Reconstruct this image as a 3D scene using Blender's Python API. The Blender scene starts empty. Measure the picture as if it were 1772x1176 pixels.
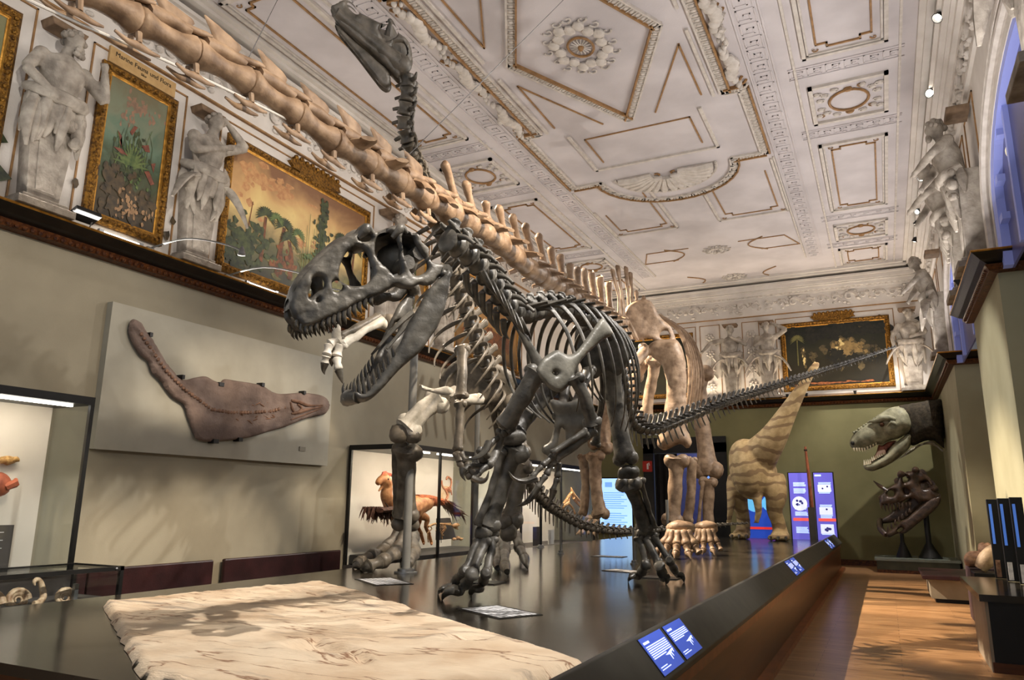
import bpy, bmesh, math, random
from mathutils import Vector, Matrix, noise
from mathutils.geometry import delaunay_2d_cdt
R = math.radians
C = bpy.context.scene.collection
SC = bpy.context.scene
# ---------------------------------------------------------------- camera
EYE = Vector((0.0, 0.0, 1.65))
FPX = 1277.58
YAW, PITCH, ROLL = -0.46201346, 0.21729966, 0.01022071
_cy, _sy, _cp, _sp = math.cos(YAW), math.sin(YAW), math.cos(PITCH), math.sin(PITCH)
FWD = Vector((_sy*_cp, _cy*_cp, _sp))
_r0 = Vector((_cy, -_sy, 0)); _u0 = _r0.cross(FWD)
RGT = _r0*math.cos(ROLL) + _u0*math.sin(ROLL)
UPV = -_r0*math.sin(ROLL) + _u0*math.cos(ROLL)
cam = bpy.data.cameras.new('camera'); cam.sensor_width = 36; cam.lens = 36*FPX/1772
cam.clip_end = 200; cam.clip_start = .05
camo = bpy.data.objects.new('camera', cam); C.objects.link(camo)
mm = Matrix((RGT, UPV, -FWD)).transposed().to_4x4(); mm.translation = EYE
camo.matrix_world = mm
SC.camera = camo
# ---------------------------------------------------------------- world, exposure
w = bpy.data.worlds.new('world'); SC.world = w; w.use_nodes = True
w.node_tree.nodes['Background'].inputs[0].default_value = (.80, .88, 1.0, 1)
w.node_tree.nodes['Background'].inputs[1].default_value = 0.55
SC.view_settings.view_transform = 'Standard'
SC.view_settings.look = 'None'
SC.view_settings.gamma = 1
SC.view_settings.use_curve_mapping = False
SC.view_settings.exposure = 0.28
# ---------------------------------------------------------------- room sizes (metres)
XL, XR, YB, YF, ZC = -8.76, 1.56, 24.2, -3.0, 8.8
LB, LT = 4.66, 4.9        # bottom and top of the dark ledge
# ---------------------------------------------------------------- lights
def lamp(name, kind, loc, aim, energy, col, size=.1, size_y=None, angle=None, blend=.5):
    l = bpy.data.lights.new(name, kind); l.energy = energy; l.color = col
    if kind == 'AREA':
        l.shape = 'RECTANGLE'; l.size = size; l.size_y = size_y or size
    else:
        l.shadow_soft_size = size
    if kind == 'SPOT':
        l.spot_size = R(angle); l.spot_blend = blend
    o = bpy.data.objects.new(name, l); C.objects.link(o)
    o.location = loc
    d = Vector(aim) - Vector(loc)
    o.rotation_euler = d.to_track_quat('-Z', 'Y').to_euler()
    return o
WARM, NEUT, COOL = (1, .82, .62), (1, .94, .87), (.72, .84, 1)
# cove lights lying on the ledges, throwing up onto walls and ceiling
lamp('cove_light', 'AREA', (XL+.33, 11, LT+.10), (-4.6, 11, 9), 190, NEUT, 24, .10)
lamp('cove_light', 'AREA', (XR-.40, 12, LT+.16), (-2.9, 12, 9), 370, (1, .95, .93), 22, .10)
lamp('cove_light', 'AREA', (-3.6, YB-.36, LT+.10), (-3.6, YB-2.0, 9), 190, WARM, 9, .1)
# track spots under the right edge of the ceiling: (y, aim, watts, colour, cone)
TRACK = [(6.2, (-8.7, 8.6, .9), 3800, WARM, 30), (1.5, (-8.7, 5.8, 6.9), 1200, NEUT, 22), (5.0, (-8.7, 9.6, 6.7), 1500, NEUT, 26), (9.4, (-8.7, 14, 6.7), 1500, NEUT, 26), (9.0, (-3.0, 7.5, 2.8), 1900, NEUT, 44), (18.9, (-4.4, 10, 5.2), 1700, NEUT, 44), (9.2, (-4.4, 5.2, 5.1), 650, NEUT, 50), (3.0, (-8.2, 5.0, 1.2), 1500, WARM, 40),
         (14.0, (-3.7, 16.2, 3.6), 1500, NEUT, 40), (16.4, (-4.1, 14.5, 4.6), 1300, NEUT, 46), (18.6, (-3.1, 21.8, 2.6), 1300, WARM, 30),
         (21.0, (.1, 24, 2.2), 1300, NEUT, 56), (4.0, (-4.0, 4.6, .8), 3400, NEUT, 36)]
# the same track on the left side of the ceiling: it throws the platform's shadow onto the aisle
LTRACK = [(9.0, (0, 8.8, 0), 4500, WARM, 40), (12.5, (.4, 12.8, 0), 10000, WARM, 34), (15.5, (.4, 16.5, 0), 9000, WARM, 34), (19.5, (-2.6, 21.0, 2.0), 700, NEUT, 40), (10.5, (1.5, 12.7, 2.6), 3600, NEUT, 20), (17.5, (1.5, 20.6, 2.0), 1900, NEUT, 17)]
for (y, aim, wt, col, cone) in LTRACK:
    lamp('track_light', 'SPOT', (XL+.55, y, 8.35), aim, wt, col, .05, angle=cone)
lamp('floor_uplight', 'SPOT', (-3.7, 12.6, .85), (-3.9, 12.8, 8.8), 260, NEUT, .06, angle=110)
for (y, aim, wt, col, cone) in TRACK:
    lamp('track_light', 'SPOT', (1.22, y, 8.42), aim, wt, col, .22 if aim[0] < -8 else .05, angle=cone)
# ---------------------------------------------------------------- pixels of the photograph to points in the hall
def ray(px, py):
    return RGT*((px-886)/FPX) + UPV*((588-py)/FPX) + FWD
def atx(px, py, x):
    d = ray(px, py); return EYE + d*((x-EYE.x)/d.x)
def aty(px, py, y):
    d = ray(px, py); return EYE + d*((y-EYE.y)/d.y)
def atz(px, py, z):
    d = ray(px, py); return EYE + d*((z-EYE.z)/d.z)
def atd(px, py, dep):
    return EYE + ray(px, py)*dep
def atp(px, py, p0, n):
    d = ray(px, py); return EYE + d*((p0-EYE).dot(n)/d.dot(n))
V = Vector
# ---------------------------------------------------------------- naming and tagging
def tag(o, label=None, cat=None, group=None, kind=None):
    if label: o['label'] = label
    if cat: o['category'] = cat
    if group: o['group'] = group
    if kind: o['kind'] = kind
    return o
def empty(name, loc, label=None, cat=None, group=None, rz=0):
    o = bpy.data.objects.new(name, None); C.objects.link(o); o.location = loc; o.rotation_euler[2] = rz
    o.empty_display_size = .1
    return tag(o, label, cat, group)
def copy_tree(o, parent=None):
    c = o.copy(); C.objects.link(c); c.parent = parent
    for k in ('label', 'group'):
        pass
    for ch in list(o.children):
        copy_tree(ch, c)
    return c
# ---------------------------------------------------------------- mesh builder
def cr(pts, n=4, closed=False):
    """Catmull-Rom through a list of tuples or vectors of any size."""
    P = [tuple(p) for p in pts]; m = len(P); out = []
    if m < 3 and not closed:
        n0 = n
        return [tuple(a+(b-a)*k/n0 for a, b in zip(P[0], P[1])) for k in range(n0+1)]
    rng = range(m) if closed else range(m-1)
    for i in rng:
        if closed: a, b, c, d = P[i-1], P[i], P[(i+1) % m], P[(i+2) % m]
        else: a, b, c, d = P[max(i-1, 0)], P[i], P[i+1], P[min(i+2, m-1)]
        for k in range(n):
            t = k/n
            out.append(tuple(.5*(2*q+(r-p)*t+(2*p-5*q+4*r-s)*t*t+(3*q-p-3*r+s)*t**3) for p, q, r, s in zip(a, b, c, d)))
    if not closed: out.append(P[-1])
    return out
def inside(p, poly):
    x, y = p; c = False; j = len(poly)-1
    for i in range(len(poly)):
        xi, yi = poly[i]; xj, yj = poly[j]
        if (yi > y) != (yj > y) and x < (xj-xi)*(y-yi)/(yj-yi)+xi: c = not c
        j = i
    return c
def segd(p, a, b):
    ax, ay = a; bx, by = b; dx, dy = bx-ax, by-ay; l = dx*dx+dy*dy
    t = 0 if l == 0 else max(0, min(1, ((p[0]-ax)*dx+(p[1]-ay)*dy)/l))
    return math.hypot(p[0]-ax-t*dx, p[1]-ay-t*dy)
class MB:
    def __init__(s):
        s.v = []; s.f = []; s.m = []; s.mi = 0
    def add(s, vs, fs):
        b = len(s.v); s.v += [tuple(x) for x in vs]
        for f in fs:
            s.f.append(tuple(b+i for i in f)); s.m.append(s.mi)
        return s
    def box(s, x0, x1, y0, y1, z0, z1):
        vs = [(x, y, z) for z in (z0, z1) for y in (y0, y1) for x in (x0, x1)]
        return s.add(vs, [(0, 2, 3, 1), (4, 5, 7, 6), (0, 1, 5, 4), (2, 6, 7, 3), (0, 4, 6, 2), (1, 3, 7, 5)])
    def obox(s, c, ax, ay, az, hx, hy, hz):
        c, ax, ay, az = V(c), V(ax), V(ay), V(az)
        vs = [c+ax*(hx*i)+ay*(hy*j)+az*(hz*k) for k in (-1, 1) for j in (-1, 1) for i in (-1, 1)]
        return s.add(vs, [(0, 2, 3, 1), (4, 5, 7, 6), (0, 1, 5, 4), (2, 6, 7, 3), (0, 4, 6, 2), (1, 3, 7, 5)])
    def prism(s, poly, place, t0, t1):
        """poly in 2D, place(u,v,t) -> point; capped at t0 and t1."""
        n = len(poly)
        vs = [place(u, v, t0) for u, v in poly]+[place(u, v, t1) for u, v in poly]
        fs = [(i, (i+1) % n, n+(i+1) % n, n+i) for i in range(n)]
        return s.add(vs, fs+[tuple(range(n-1, -1, -1)), tuple(range(n, 2*n))])
    def tube(s, pts, rad, seg=8, flat=1.0, up=(0, 0, 1), sub=0, cap=True, closed=False):
        """sweep of an ellipse; rad: number or per-point number or (a,b) along side and up."""
        n = len(pts)
        if not isinstance(rad, (list, tuple)): rad = [rad]*n
        rad = [r if isinstance(r, (list, tuple)) else (r, r*flat) for r in rad]
        if sub:
            q = cr([tuple(p)+tuple(r) for p, r in zip(pts, rad)], sub, closed)
            pts = [V(a[:3]) for a in q]; rad = [(max(a[3], .0004), max(a[4], .0004)) for a in q]
        pts = [V(p) for p in pts]; n = len(pts); u = V(up); vs = []
        for i in range(n):
            a = pts[(i-1) % n if closed else max(i-1, 0)]; b = pts[(i+1) % n if closed else min(i+1, n-1)]
            t = (b-a)
            t = t.normalized() if t.length > 1e-9 else V((0, 0, 1))
            sd = t.cross(u)
            if sd.length < 1e-3: sd = t.cross(V((.3, .9, .1)))
            sd.normalize(); uu = sd.cross(t); u = uu
            for k in range(seg):
                w_ = 2*math.pi*k/seg
                vs.append(pts[i]+sd*(math.cos(w_)*rad[i][0])+uu*(math.sin(w_)*rad[i][1]))
        fs = []
        for i in range(n if closed else n-1):
            j = (i+1) % n
            for k in range(seg):
                fs.append((i*seg+k, i*seg+(k+1) % seg, j*seg+(k+1) % seg, j*seg+k))
        if cap and not closed:
            fs += [tuple(range(seg-1, -1, -1)), tuple(range((n-1)*seg, n*seg))]
        return s.add(vs, fs)
    def ball(s, c, r, seg=10, rings=6, axes=None):
        c = V(c); r = r if isinstance(r, (list, tuple)) else (r, r, r)
        A = axes or (V((1, 0, 0)), V((0, 1, 0)), V((0, 0, 1)))
        vs = [c+A[2]*r[2]]; fs = []
        for i in range(1, rings):
            t = math.pi*i/rings
            for k in range(seg):
                p = 2*math.pi*k/seg
                vs.append(c+A[0]*(r[0]*math.sin(t)*math.cos(p))+A[1]*(r[1]*math.sin(t)*math.sin(p))+A[2]*(r[2]*math.cos(t)))
        vs.append(c-A[2]*r[2]); L = len(vs)-1
        for k in range(seg):
            k2 = (k+1) % seg
            fs.append((0, 1+k, 1+k2)); fs.append((L, 1+(rings-2)*seg+k2, 1+(rings-2)*seg+k))
            for i in range(rings-2):
                fs.append((1+i*seg+k, 1+(i+1)*seg+k, 1+(i+1)*seg+k2, 1+i*seg+k2))
        return s.add(vs, fs)
    def lathe(s, prof, c=(0, 0, 0), axis=(0, 0, 1), seg=16):
        c, ax = V(c), V(axis).normalized()
        a = ax.orthogonal().normalized(); b = ax.cross(a); vs = []
        for r, h in prof:
            for k in range(seg):
                t = 2*math.pi*k/seg
                vs.append(c+ax*h+a*(r*math.cos(t))+b*(r*math.sin(t)))
        n = len(prof); fs = []
        for i in range(n-1):
            for k in range(seg):
                fs.append((i*seg+k, i*seg+(k+1) % seg, (i+1)*seg+(k+1) % seg, (i+1)*seg+k))
        fs += [tuple(range(seg-1, -1, -1)), tuple(range((n-1)*seg, n*seg))]
        return s.add(vs, fs)
    def grid(s, nu, nv, fn):
        vs = [fn(i/(nu-1), j/(nv-1)) for j in range(nv) for i in range(nu)]
        return s.add(vs, [(j*nu+i, j*nu+i+1, (j+1)*nu+i+1, (j+1)*nu+i) for j in range(nv-1) for i in range(nu-1)])
    def plate(s, outline, place, thick, holes=(), step=8, edge=None, smooth=True, mid=None):
        """rounded slab with holes traced in 2D (units of `step`); place(u,v,t), t along the slab's normal in metres.
        thick(u,v) or number = half thickness; edge = width over which it rounds off; mid(u,v) shifts the middle surface."""
        edge = edge or step*2
        loops = []
        for lp in [outline]+list(holes):
            q = cr(lp, 4, True) if smooth else list(lp)
            res = []                                        # even out the spacing
            m = len(q)
            for i in range(m):
                a, b = q[i], q[(i+1) % m]; L = math.hypot(b[0]-a[0], b[1]-a[1])
                if not smooth:
                    k = max(1, int(L/step))
                    res += [(a[0]+(b[0]-a[0])*j/k, a[1]+(b[1]-a[1])*j/k) for j in range(k)]
                elif not res or math.hypot(a[0]-res[-1][0], a[1]-res[-1][1]) > step*.55: res.append((a[0], a[1]))
            loops.append(res)
        segs = [(lp[i], lp[(i+1) % len(lp)]) for lp in loops for i in range(len(lp))]
        def dist(p): return min(segd(p, a, b) for a, b in segs)
        def isin(p): return inside(p, loops[0]) and not any(inside(p, h) for h in loops[1:])
        P = []; E = []
        for lp in loops:
            b = len(P); P += lp; E += [(b+i, b+(i+1) % len(lp)) for i in range(len(lp))]
        nb = len(P)
        xs = [p[0] for p in loops[0]]; ys = [p[1] for p in loops[0]]
        y = min(ys)+step*.5; row = 0
        while y < max(ys):
            x = min(xs)+(step*.5 if row % 2 else 0)
            while x < max(xs):
                if isin((x, y)) and dist((x, y)) > step*.5: P.append((x, y))
                x += step
            y += step*.87; row += 1
        ov, oe, of, o1, o2, o3 = delaunay_2d_cdt([V(p) for p in P], E, [], 0, 1e-5)
        tris = [f for f in of if isin((sum(ov[i][0] for i in f)/len(f), sum(ov[i][1] for i in f)/len(f)))]
        top = []; bot = []; vs = []
        D = [dist((p[0], p[1])) for p in ov]
        for i, p in enumerate(ov):
            t = thick(p[0], p[1]) if callable(thick) else thick
            k = min(D[i]/edge, 1); k = math.sqrt(max(0, 1-(1-k)**2)); mo = mid(p[0], p[1]) if mid else 0
            if D[i] < 1e-3:
                vs.append(place(p[0], p[1], mo)); top.append(len(vs)-1); bot.append(len(vs)-1)
            else:
                vs.append(place(p[0], p[1], mo+t*k)); top.append(len(vs)-1)
                vs.append(place(p[0], p[1], mo-t*k)); bot.append(len(vs)-1)
        fs = []
        for f in tris:
            fs.append(tuple(top[i] for i in f))
            g = tuple(bot[i] for i in reversed(f))
            if len(set(g)) > 2 and any(top[i] != bot[i] for i in f): fs.append(g)
        return s.add(vs, fs)
    def xf(s, M):
        s.v = [tuple(M @ V(v)) for v in s.v]; return s
    def build(s, name, mat, parent=None, smooth=True, bevel=0, local=True, label=None, angle=50, fix=False, rough=None, sub=0):
        me = bpy.data.meshes.new(name)
        vs = s.v
        if parent is not None and local:
            org = V((0, 0, 0)); p = parent; Mx = Matrix()
            chain = []
            while p is not None: chain.append(p); p = p.parent
            for p in reversed(chain): Mx = Mx @ Matrix.LocRotScale(p.location, p.rotation_euler, p.scale)
            I = Mx.inverted(); vs = [tuple(I @ V(v)) for v in vs]
        if rough:
            amp, fr = rough
            vs = [tuple(V(v)+noise.noise_vector(V(v)*fr)*amp+noise.noise_vector(V(v)*fr*2.7)*amp*.4) for v in vs]
        me.from_pydata(vs, [], s.f)
        mats = mat if isinstance(mat, (list, tuple)) else [mat]
        for m_ in mats: me.materials.append(m_)
        if len(mats) > 1: me.polygons.foreach_set('material_index', s.m)
        bm = bmesh.new(); bm.from_mesh(me); bmesh.ops.recalc_face_normals(bm, faces=bm.faces); bm.to_mesh(me); bm.free()
        me.update()
        o = bpy.data.objects.new(name, me); C.objects.link(o)
        if parent is not None: o.parent = parent
        if smooth:
            me.polygons.foreach_set('use_smooth', [True]*len(me.polygons))
            me.set_sharp_from_angle(angle=R(angle))
        if bevel:
            b = o.modifiers.new('bevel', 'BEVEL'); b.width = bevel; b.segments = 2; b.limit_method = 'ANGLE'
        if sub:
            b = o.modifiers.new('sub', 'SUBSURF'); b.levels = sub; b.render_levels = sub
        if label: o['label'] = label
        return o
def struct(name, mb, mat, **k):
    o = mb.build(name, mat, **k); o['kind'] = 'structure'; return o
# ---------------------------------------------------------------- materials
def lin(c):
    return tuple(((x/255)/12.92 if x/255 <= .04045 else ((x/255+.055)/1.055)**2.4) for x in c)+(1,)
def mat(name, c1, c2=None, rough=.6, scale=4, bump=0, bscale=30, metal=0, spec=.4, emit=0, coat=0, stretch=None, detail=6, trans=0, lo=.35, hi=.65):
    m = bpy.data.materials.new(name); m.use_nodes = True; nt = m.node_tree; N = nt.nodes; L = nt.links
    b = N['Principled BSDF']; b.inputs['Roughness'].default_value = rough; b.inputs['Metallic'].default_value = metal
    b.inputs['Specular IOR Level'].default_value = spec
    if coat: b.inputs['Coat Weight'].default_value = coat; b.inputs['Coat Roughness'].default_value = .05
    if trans: b.inputs['Transmission Weight'].default_value = trans
    tc = N.new('ShaderNodeTexCoord'); vec = tc.outputs['Object']
    if stretch:
        mp = N.new('ShaderNodeMapping'); mp.inputs['Scale'].default_value = stretch; L.new(vec, mp.inputs[0]); vec = mp.outputs[0]
    if c2 is None: b.inputs['Base Color'].default_value = lin(c1)
    else:
        n = N.new('ShaderNodeTexNoise'); n.inputs['Scale'].default_value = scale; n.inputs['Detail'].default_value = detail
        L.new(vec, n.inputs['Vector'])
        r = N.new('ShaderNodeValToRGB'); r.color_ramp.elements[0].position = lo; r.color_ramp.elements[1].position = hi
        r.color_ramp.elements[0].color = lin(c1); r.color_ramp.elements[1].color = lin(c2)
        L.new(n.outputs[0], r.inputs[0]); L.new(r.outputs[0], b.inputs['Base Color'])
        m['ramp'] = r.name
    if bump:
        n2 = N.new('ShaderNodeTexNoise'); n2.inputs['Scale'].default_value = bscale; n2.inputs['Detail'].default_value = 5
        L.new(vec, n2.inputs['Vector'])
        bp = N.new('ShaderNodeBump'); bp.inputs['Strength'].default_value = bump; bp.inputs['Distance'].default_value = .02
        L.new(n2.outputs[0], bp.inputs['Height']); L.new(bp.outputs[0], b.inputs['Normal'])
    if emit:
        b.inputs['Emission Strength'].default_value = emit; b.inputs['Emission Color'].default_value = lin(c1)
    return m
def glass(name, tint=(250, 252, 252), alpha=.1):
    m = bpy.data.materials.new(name); m.use_nodes = True; nt = m.node_tree; N = nt.nodes; L = nt.links
    b = N['Principled BSDF']; N.remove(b)
    t = N.new('ShaderNodeBsdfTransparent'); t.inputs[0].default_value = lin(tint)
    g = N.new('ShaderNodeBsdfGlossy'); g.inputs['Roughness'].default_value = .03
    f0 = N.new('ShaderNodeLayerWeight'); pw = N.new('ShaderNodeMath'); pw.operation = 'POWER'; L.new(f0.outputs['Facing'], pw.inputs[0]); pw.inputs[1].default_value = 4
    f = N.new('ShaderNodeMath'); f.operation = 'MULTIPLY_ADD'; L.new(pw.outputs[0], f.inputs[0]); f.inputs[1].default_value = .30; f.inputs[2].default_value = .02
    mx = N.new('ShaderNodeMixShader'); L.new(f.outputs[0], mx.inputs[0]); L.new(t.outputs[0], mx.inputs[1]); L.new(g.outputs[0], mx.inputs[2])
    L.new(mx.outputs[0], N['Material Output'].inputs[0])
    return m
M = {}
M['wall'] = mat('wall_paint_olive', (136, 130, 113), (148, 142, 124), .85, 1.2, .15, 160)
M['wall_back'] = mat('wall_paint_green', (122, 118, 82), (134, 130, 92), .85, 1.2, .15, 160)
M['plaster'] = mat('plaster_white', (200, 193, 184), (214, 208, 200), .8, 2.0, .12, 40)
M['ceil'] = mat('ceiling_plaster', (184, 178, 178), (202, 196, 196), .8, 1.1, .08, 30)
M['relief'] = mat('relief_plaster', (186, 178, 168), (206, 199, 190), .8, 8, .2, 60)
M['statue'] = mat('statue_stucco', (126, 117, 106), (172, 163, 150), .75, 6, .6, 22)
M['gold'] = mat('gilding', (150, 104, 38), (196, 146, 66), .38, 14, .3, 60, metal=.75)
M['goldline'] = mat('gold_paint', (128, 96, 60), (156, 118, 74), .6, 10)
M['frame'] = mat('old_gilt_frame', (74, 48, 16), (150, 108, 42), .4, 26, .6, 70, metal=.7)
M['ledge'] = mat('ledge_dark_wood', (20, 17, 14), (34, 28, 22), .35, 5, .1, 30)
M['ledge_red'] = mat('ledge_red_wood', (58, 26, 12), (104, 60, 26), .4, 22, .3, 50)
M['black'] = mat('black_metal', (14, 14, 14), (20, 20, 20), .4, 5)
M['steel'] = mat('brushed_steel', (120, 122, 124), (150, 152, 154), .35, 10, metal=.9)
M['greymetal'] = mat('grey_painted_metal', (112, 112, 108), (124, 124, 120), .45, 5)
M['white'] = mat('white_paint', (232, 232, 228), None, .5)
M['glass'] = glass('clear_glass')
# ================================================================ the hall
b = MB(); b.box(XL-.3, XR+1.8, YF, YB+.3, -.2, 0)
def wood_floor():
    m = mat('oak_parquet', (142, 104, 70), (186, 146, 104), .3, 3, .04, 20, stretch=(1.0, 9, 1), lo=.3, hi=.7)
    nt = m.node_tree; N = nt.nodes; L = nt.links
    br = N.new('ShaderNodeTexBrick'); tc = N['Texture Coordinate'] if 'Texture Coordinate' in N else N.new('ShaderNodeTexCoord')
    mp = N.new('ShaderNodeMapping'); mp.inputs['Scale'].default_value = (1, 1, 1)
    L.new(tc.outputs['Object'], mp.inputs[0]); L.new(mp.outputs[0], br.inputs['Vector'])
    br.inputs['Scale'].default_value = 1; br.inputs['Brick Width'].default_value = 1.6; br.inputs['Row Height'].default_value = .14
    br.inputs['Mortar Size'].default_value = .003
    br.inputs['Color1'].default_value = (1, 1, 1, 1); br.inputs['Color2'].default_value = (.72, .68, .64, 1); br.inputs['Mortar'].default_value = (.25, .2, .18, 1)
    mx = N.new('ShaderNodeMix'); mx.data_type = 'RGBA'; mx.blend_type = 'MULTIPLY'; mx.inputs[0].default_value = 1
    L.new(N[m['ramp']].outputs[0], mx.inputs[6]); L.new(br.outputs['Color'], mx.inputs[7])
    L.new(mx.outputs[2], N['Principled BSDF'].inputs['Base Color'])
    return m
struct('floor', b, wood_floor(), smooth=False)
b = MB(); b.box(XL-.3, XR+1.8, YF, YB+.3, ZC, ZC+.2); struct('ceiling', b, M['ceil'], smooth=False)
# left wall: olive below the ledge, white above
b = MB(); b.box(XL-.3, XL, YF, YB+.3, 0, LB+.1); b.mi = 1; b.box(XL-.3, XL, YF, YB+.3, LB+.1, ZC)
struct('wall_left', b, [M['wall'], M['plaster']], smooth=False)
# back wall with a doorway
DX0, DX1, DZ = -6.75, -4.9, 3.3
b = MB(); b.box(XL, DX0, YB, YB+.3, 0, LB+.1); b.box(DX1, XR+1.8, YB, YB+.3, 0, LB+.1); b.box(DX0, DX1, YB, YB+.3, DZ, LB+.1)
b.mi = 1; b.box(XL, XR+1.8, YB, YB+.3, LB+.1, ZC)
struct('wall_back', b, [M['wall_back'], M['plaster']], smooth=False)
# right wall: piers between deep window bays, arches above
BAYS = [(6.2, 11.05), (14.05, 18.2)]; NB = 2.75
b = MB()
for y0, y1 in ((YF, 6.2), (11.05, 14.05), (18.2, YB)):
    b.mi = 0; b.box(XR, NB+.3, y0, y1, 0, LB+.1)
    b.mi = 1; b.box(XR+.04, NB+.3, y0, y1, LB+.1, ZC)
SPR, RISE = 5.6, 1.02
def arch(y0, y1, n=20):
    r = (y1-y0)/2; c = (y0+y1)/2
    return [(c+r*math.cos(math.pi*k/n), SPR+RISE*math.sin(math.pi*k/n)) for k in range(n+1)]
for y0, y1 in BAYS:
    a = arch(y0, y1)
    for k in range(len(a)-1):                                 # spandrel above the arch
        (ya, za), (yb, zb) = a[k], a[k+1]
        vs = [(x, y, z) for x in (XR+.04, NB+.3) for (y, z) in ((ya, za), (yb, zb), (yb, ZC), (ya, ZC))]
        b.add(vs, [(0, 1, 2, 3), (7, 6, 5, 4), (0, 4, 5, 1), (1, 5, 6, 2), (3, 2, 6, 7), (0, 3, 7, 4)])
    b.mi = 0; b.box(NB, NB+.3, y0, y1, 0, LB)                 # back of the bay under the window
    b.mi = 1
struct('wall_right', b, [mat('wall_paint_pale_olive', (150, 146, 118), (162, 158, 130), .8, 1.2, .1, 120), M['plaster']], smooth=False)
# windows in the bays: white frame, blue daylight put into its colour and glow; dusk-blue panes
m_pane = mat('dusk_window_pane', (66, 64, 100), None, .3, emit=.16)
m_wfr = mat('window_frame_daylight_tint', (140, 150, 214), None, .5, emit=.10)
for i, (y0, y1) in enumerate(BAYS):
    a = arch(y0, y1); XW = XR+.09
    b = MB(); pts = [(y1, LB), *a, (y0, LB)]
    b.prism(pts, lambda u, v, t: (t, u, v), XW+.06, XW+.09)
    win = struct('window_%d' % (i+1), b, m_pane, smooth=False)
    f = MB()
    c = (y0+y1)/2; inn = [(c+(u-c)*.89, LB+(v-LB)*.95) for u, v in pts]
    for k in range(len(pts)-1):
        q4 = [pts[k], pts[k+1], inn[k+1], inn[k]]
        f.prism(q4, lambda u, v, t: (t, u, v), XW-.04, XW+.06)
    for q in (-.25, .25): f.box(XW, XW+.06, c+q*(y1-y0)-.05, c+q*(y1-y0)+.05, LB, SPR+RISE*.85)
    for z in (5.25, 5.75, 6.2):                                # short glazing-bar stubs on the frame
        hw = .89*(y1-y0)/2*math.sqrt(max(.02, 1-(max(0, z-SPR)/RISE)**2))
        for sg in (-1, 1): f.box(XW-.03, XW+.06, *sorted((c+sg*hw*1.06, c+sg*(hw-.22))), z-.045, z+.045)
    f.build('window_frame', m_wfr, win, smooth=False)
    s_ = MB()                                                  # mouldings round the arch, on the wall face
    for rr, tk in ((.16, .05), (.34, .035)):
        q = [(XR, y1+rr, LT)]+[(XR, (y0+y1)/2+((y1-y0)/2+rr)*math.cos(math.pi*k/24), SPR+(RISE+rr)*math.sin(math.pi*k/24)) for k in range(25)]+[(XR, y0-rr, LT)]
        s_.tube(q, tk, 6)
    struct('trim_%d' % (i+1), s_, M['relief'])
# the dark ledge that runs round the hall, gilt at top and bottom
def ledge_run(pts, nm):
    """pts: plan polyline; the profile is swept along it on the room side (left of travel)."""
    prof = [(0, LB-.02, 1), (.10, LB, 1), (.15, LB+.07, 1), (.12, LB+.085, 0), (.20, LB+.13, 0), (.27, LB+.19, 0), (.30, LT-.03, 2), (.31, LT-.015, 2), (.30, LT, 3), (0, LT+.012, 3)]
    n = len(pts); P = [V(p).to_3d() for p in pts]; rows = []
    for i in range(n):
        d0 = (P[i]-P[i-1]).normalized() if i else None
        d1 = (P[i+1]-P[i]).normalized() if i < n-1 else None
        nn = []
        for d in (d0, d1):
            if d is not None: nn.append(V((-d.y, d.x, 0)))
        mvec = nn[0] if len(nn) == 1 else (nn[0]+nn[1])/(1+nn[0].dot(nn[1]))
        rows.append([P[i]+mvec*a+V((0, 0, z)) for a, z, k in prof])
    b = MB(); m = len(prof)
    for i in range(n-1):
        for j in range(m-1):
            b.mi = prof[j][2]
            b.add([rows[i][j], rows[i+1][j], rows[i+1][j+1], rows[i][j+1]], [(0, 1, 2, 3)])
    for i in (0, n-1):
        b.mi = 0; b.add(rows[i], [tuple(range(m))])
    # small beads along the red moulding
    b.mi = 1
    for i in range(n-1):
        L_ = (P[i+1]-P[i]).length; d = (P[i+1]-P[i])/L_; nrm = V((-d.y, d.x, 0)); k = int(L_/.09)
        for j in range(k):
            b.ball(P[i]+d*(j+.5)*L_/k+nrm*.125+V((0, 0, LB+.03)), (.03, .03, .025), 5, 4)
    struct(nm, b, [M['ledge'], M['ledge_red'], M['gold'], M['plaster']], angle=35)
ledge_run([(XL, YB), (XL, YF)], 'trim_3')
ledge_run([(XR, YB), (XL, YB)], 'trim_4')
ledge_run([(XR, 18.2), (XR, YB)], 'trim_5')
ledge_run([(NB, 11.05), (XR, 11.05), (XR, 14.05), (NB, 14.05)], 'trim_6')
ledge_run([(NB, 18.2), (XR, 18.2), (XR, 18.3)], 'trim_7')
ledge_run([(XR, YF), (XR, 6.2)], 'trim_8')
# skirting
b = MB(); b.box(XL, DX0, YB-.03, YB, 0, .16); b.box(DX1, XR, YB-.03, YB, 0, .16); struct('baseboard_back', b, M['ledge_red'], smooth=False)
b = MB(); b.box(XL, XL+.03, YF, YB, 0, .16); struct('baseboard_left', b, M['ledge_red'], smooth=False)
b = MB()
for y0, y1 in ((YF, 6.2), (11.05, 14.05), (18.2, YB-.03)): b.box(XR-.03, XR, y0, y1, 0, .16)
struct('baseboard_right', b, M['ledge_red'], smooth=False)
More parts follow.
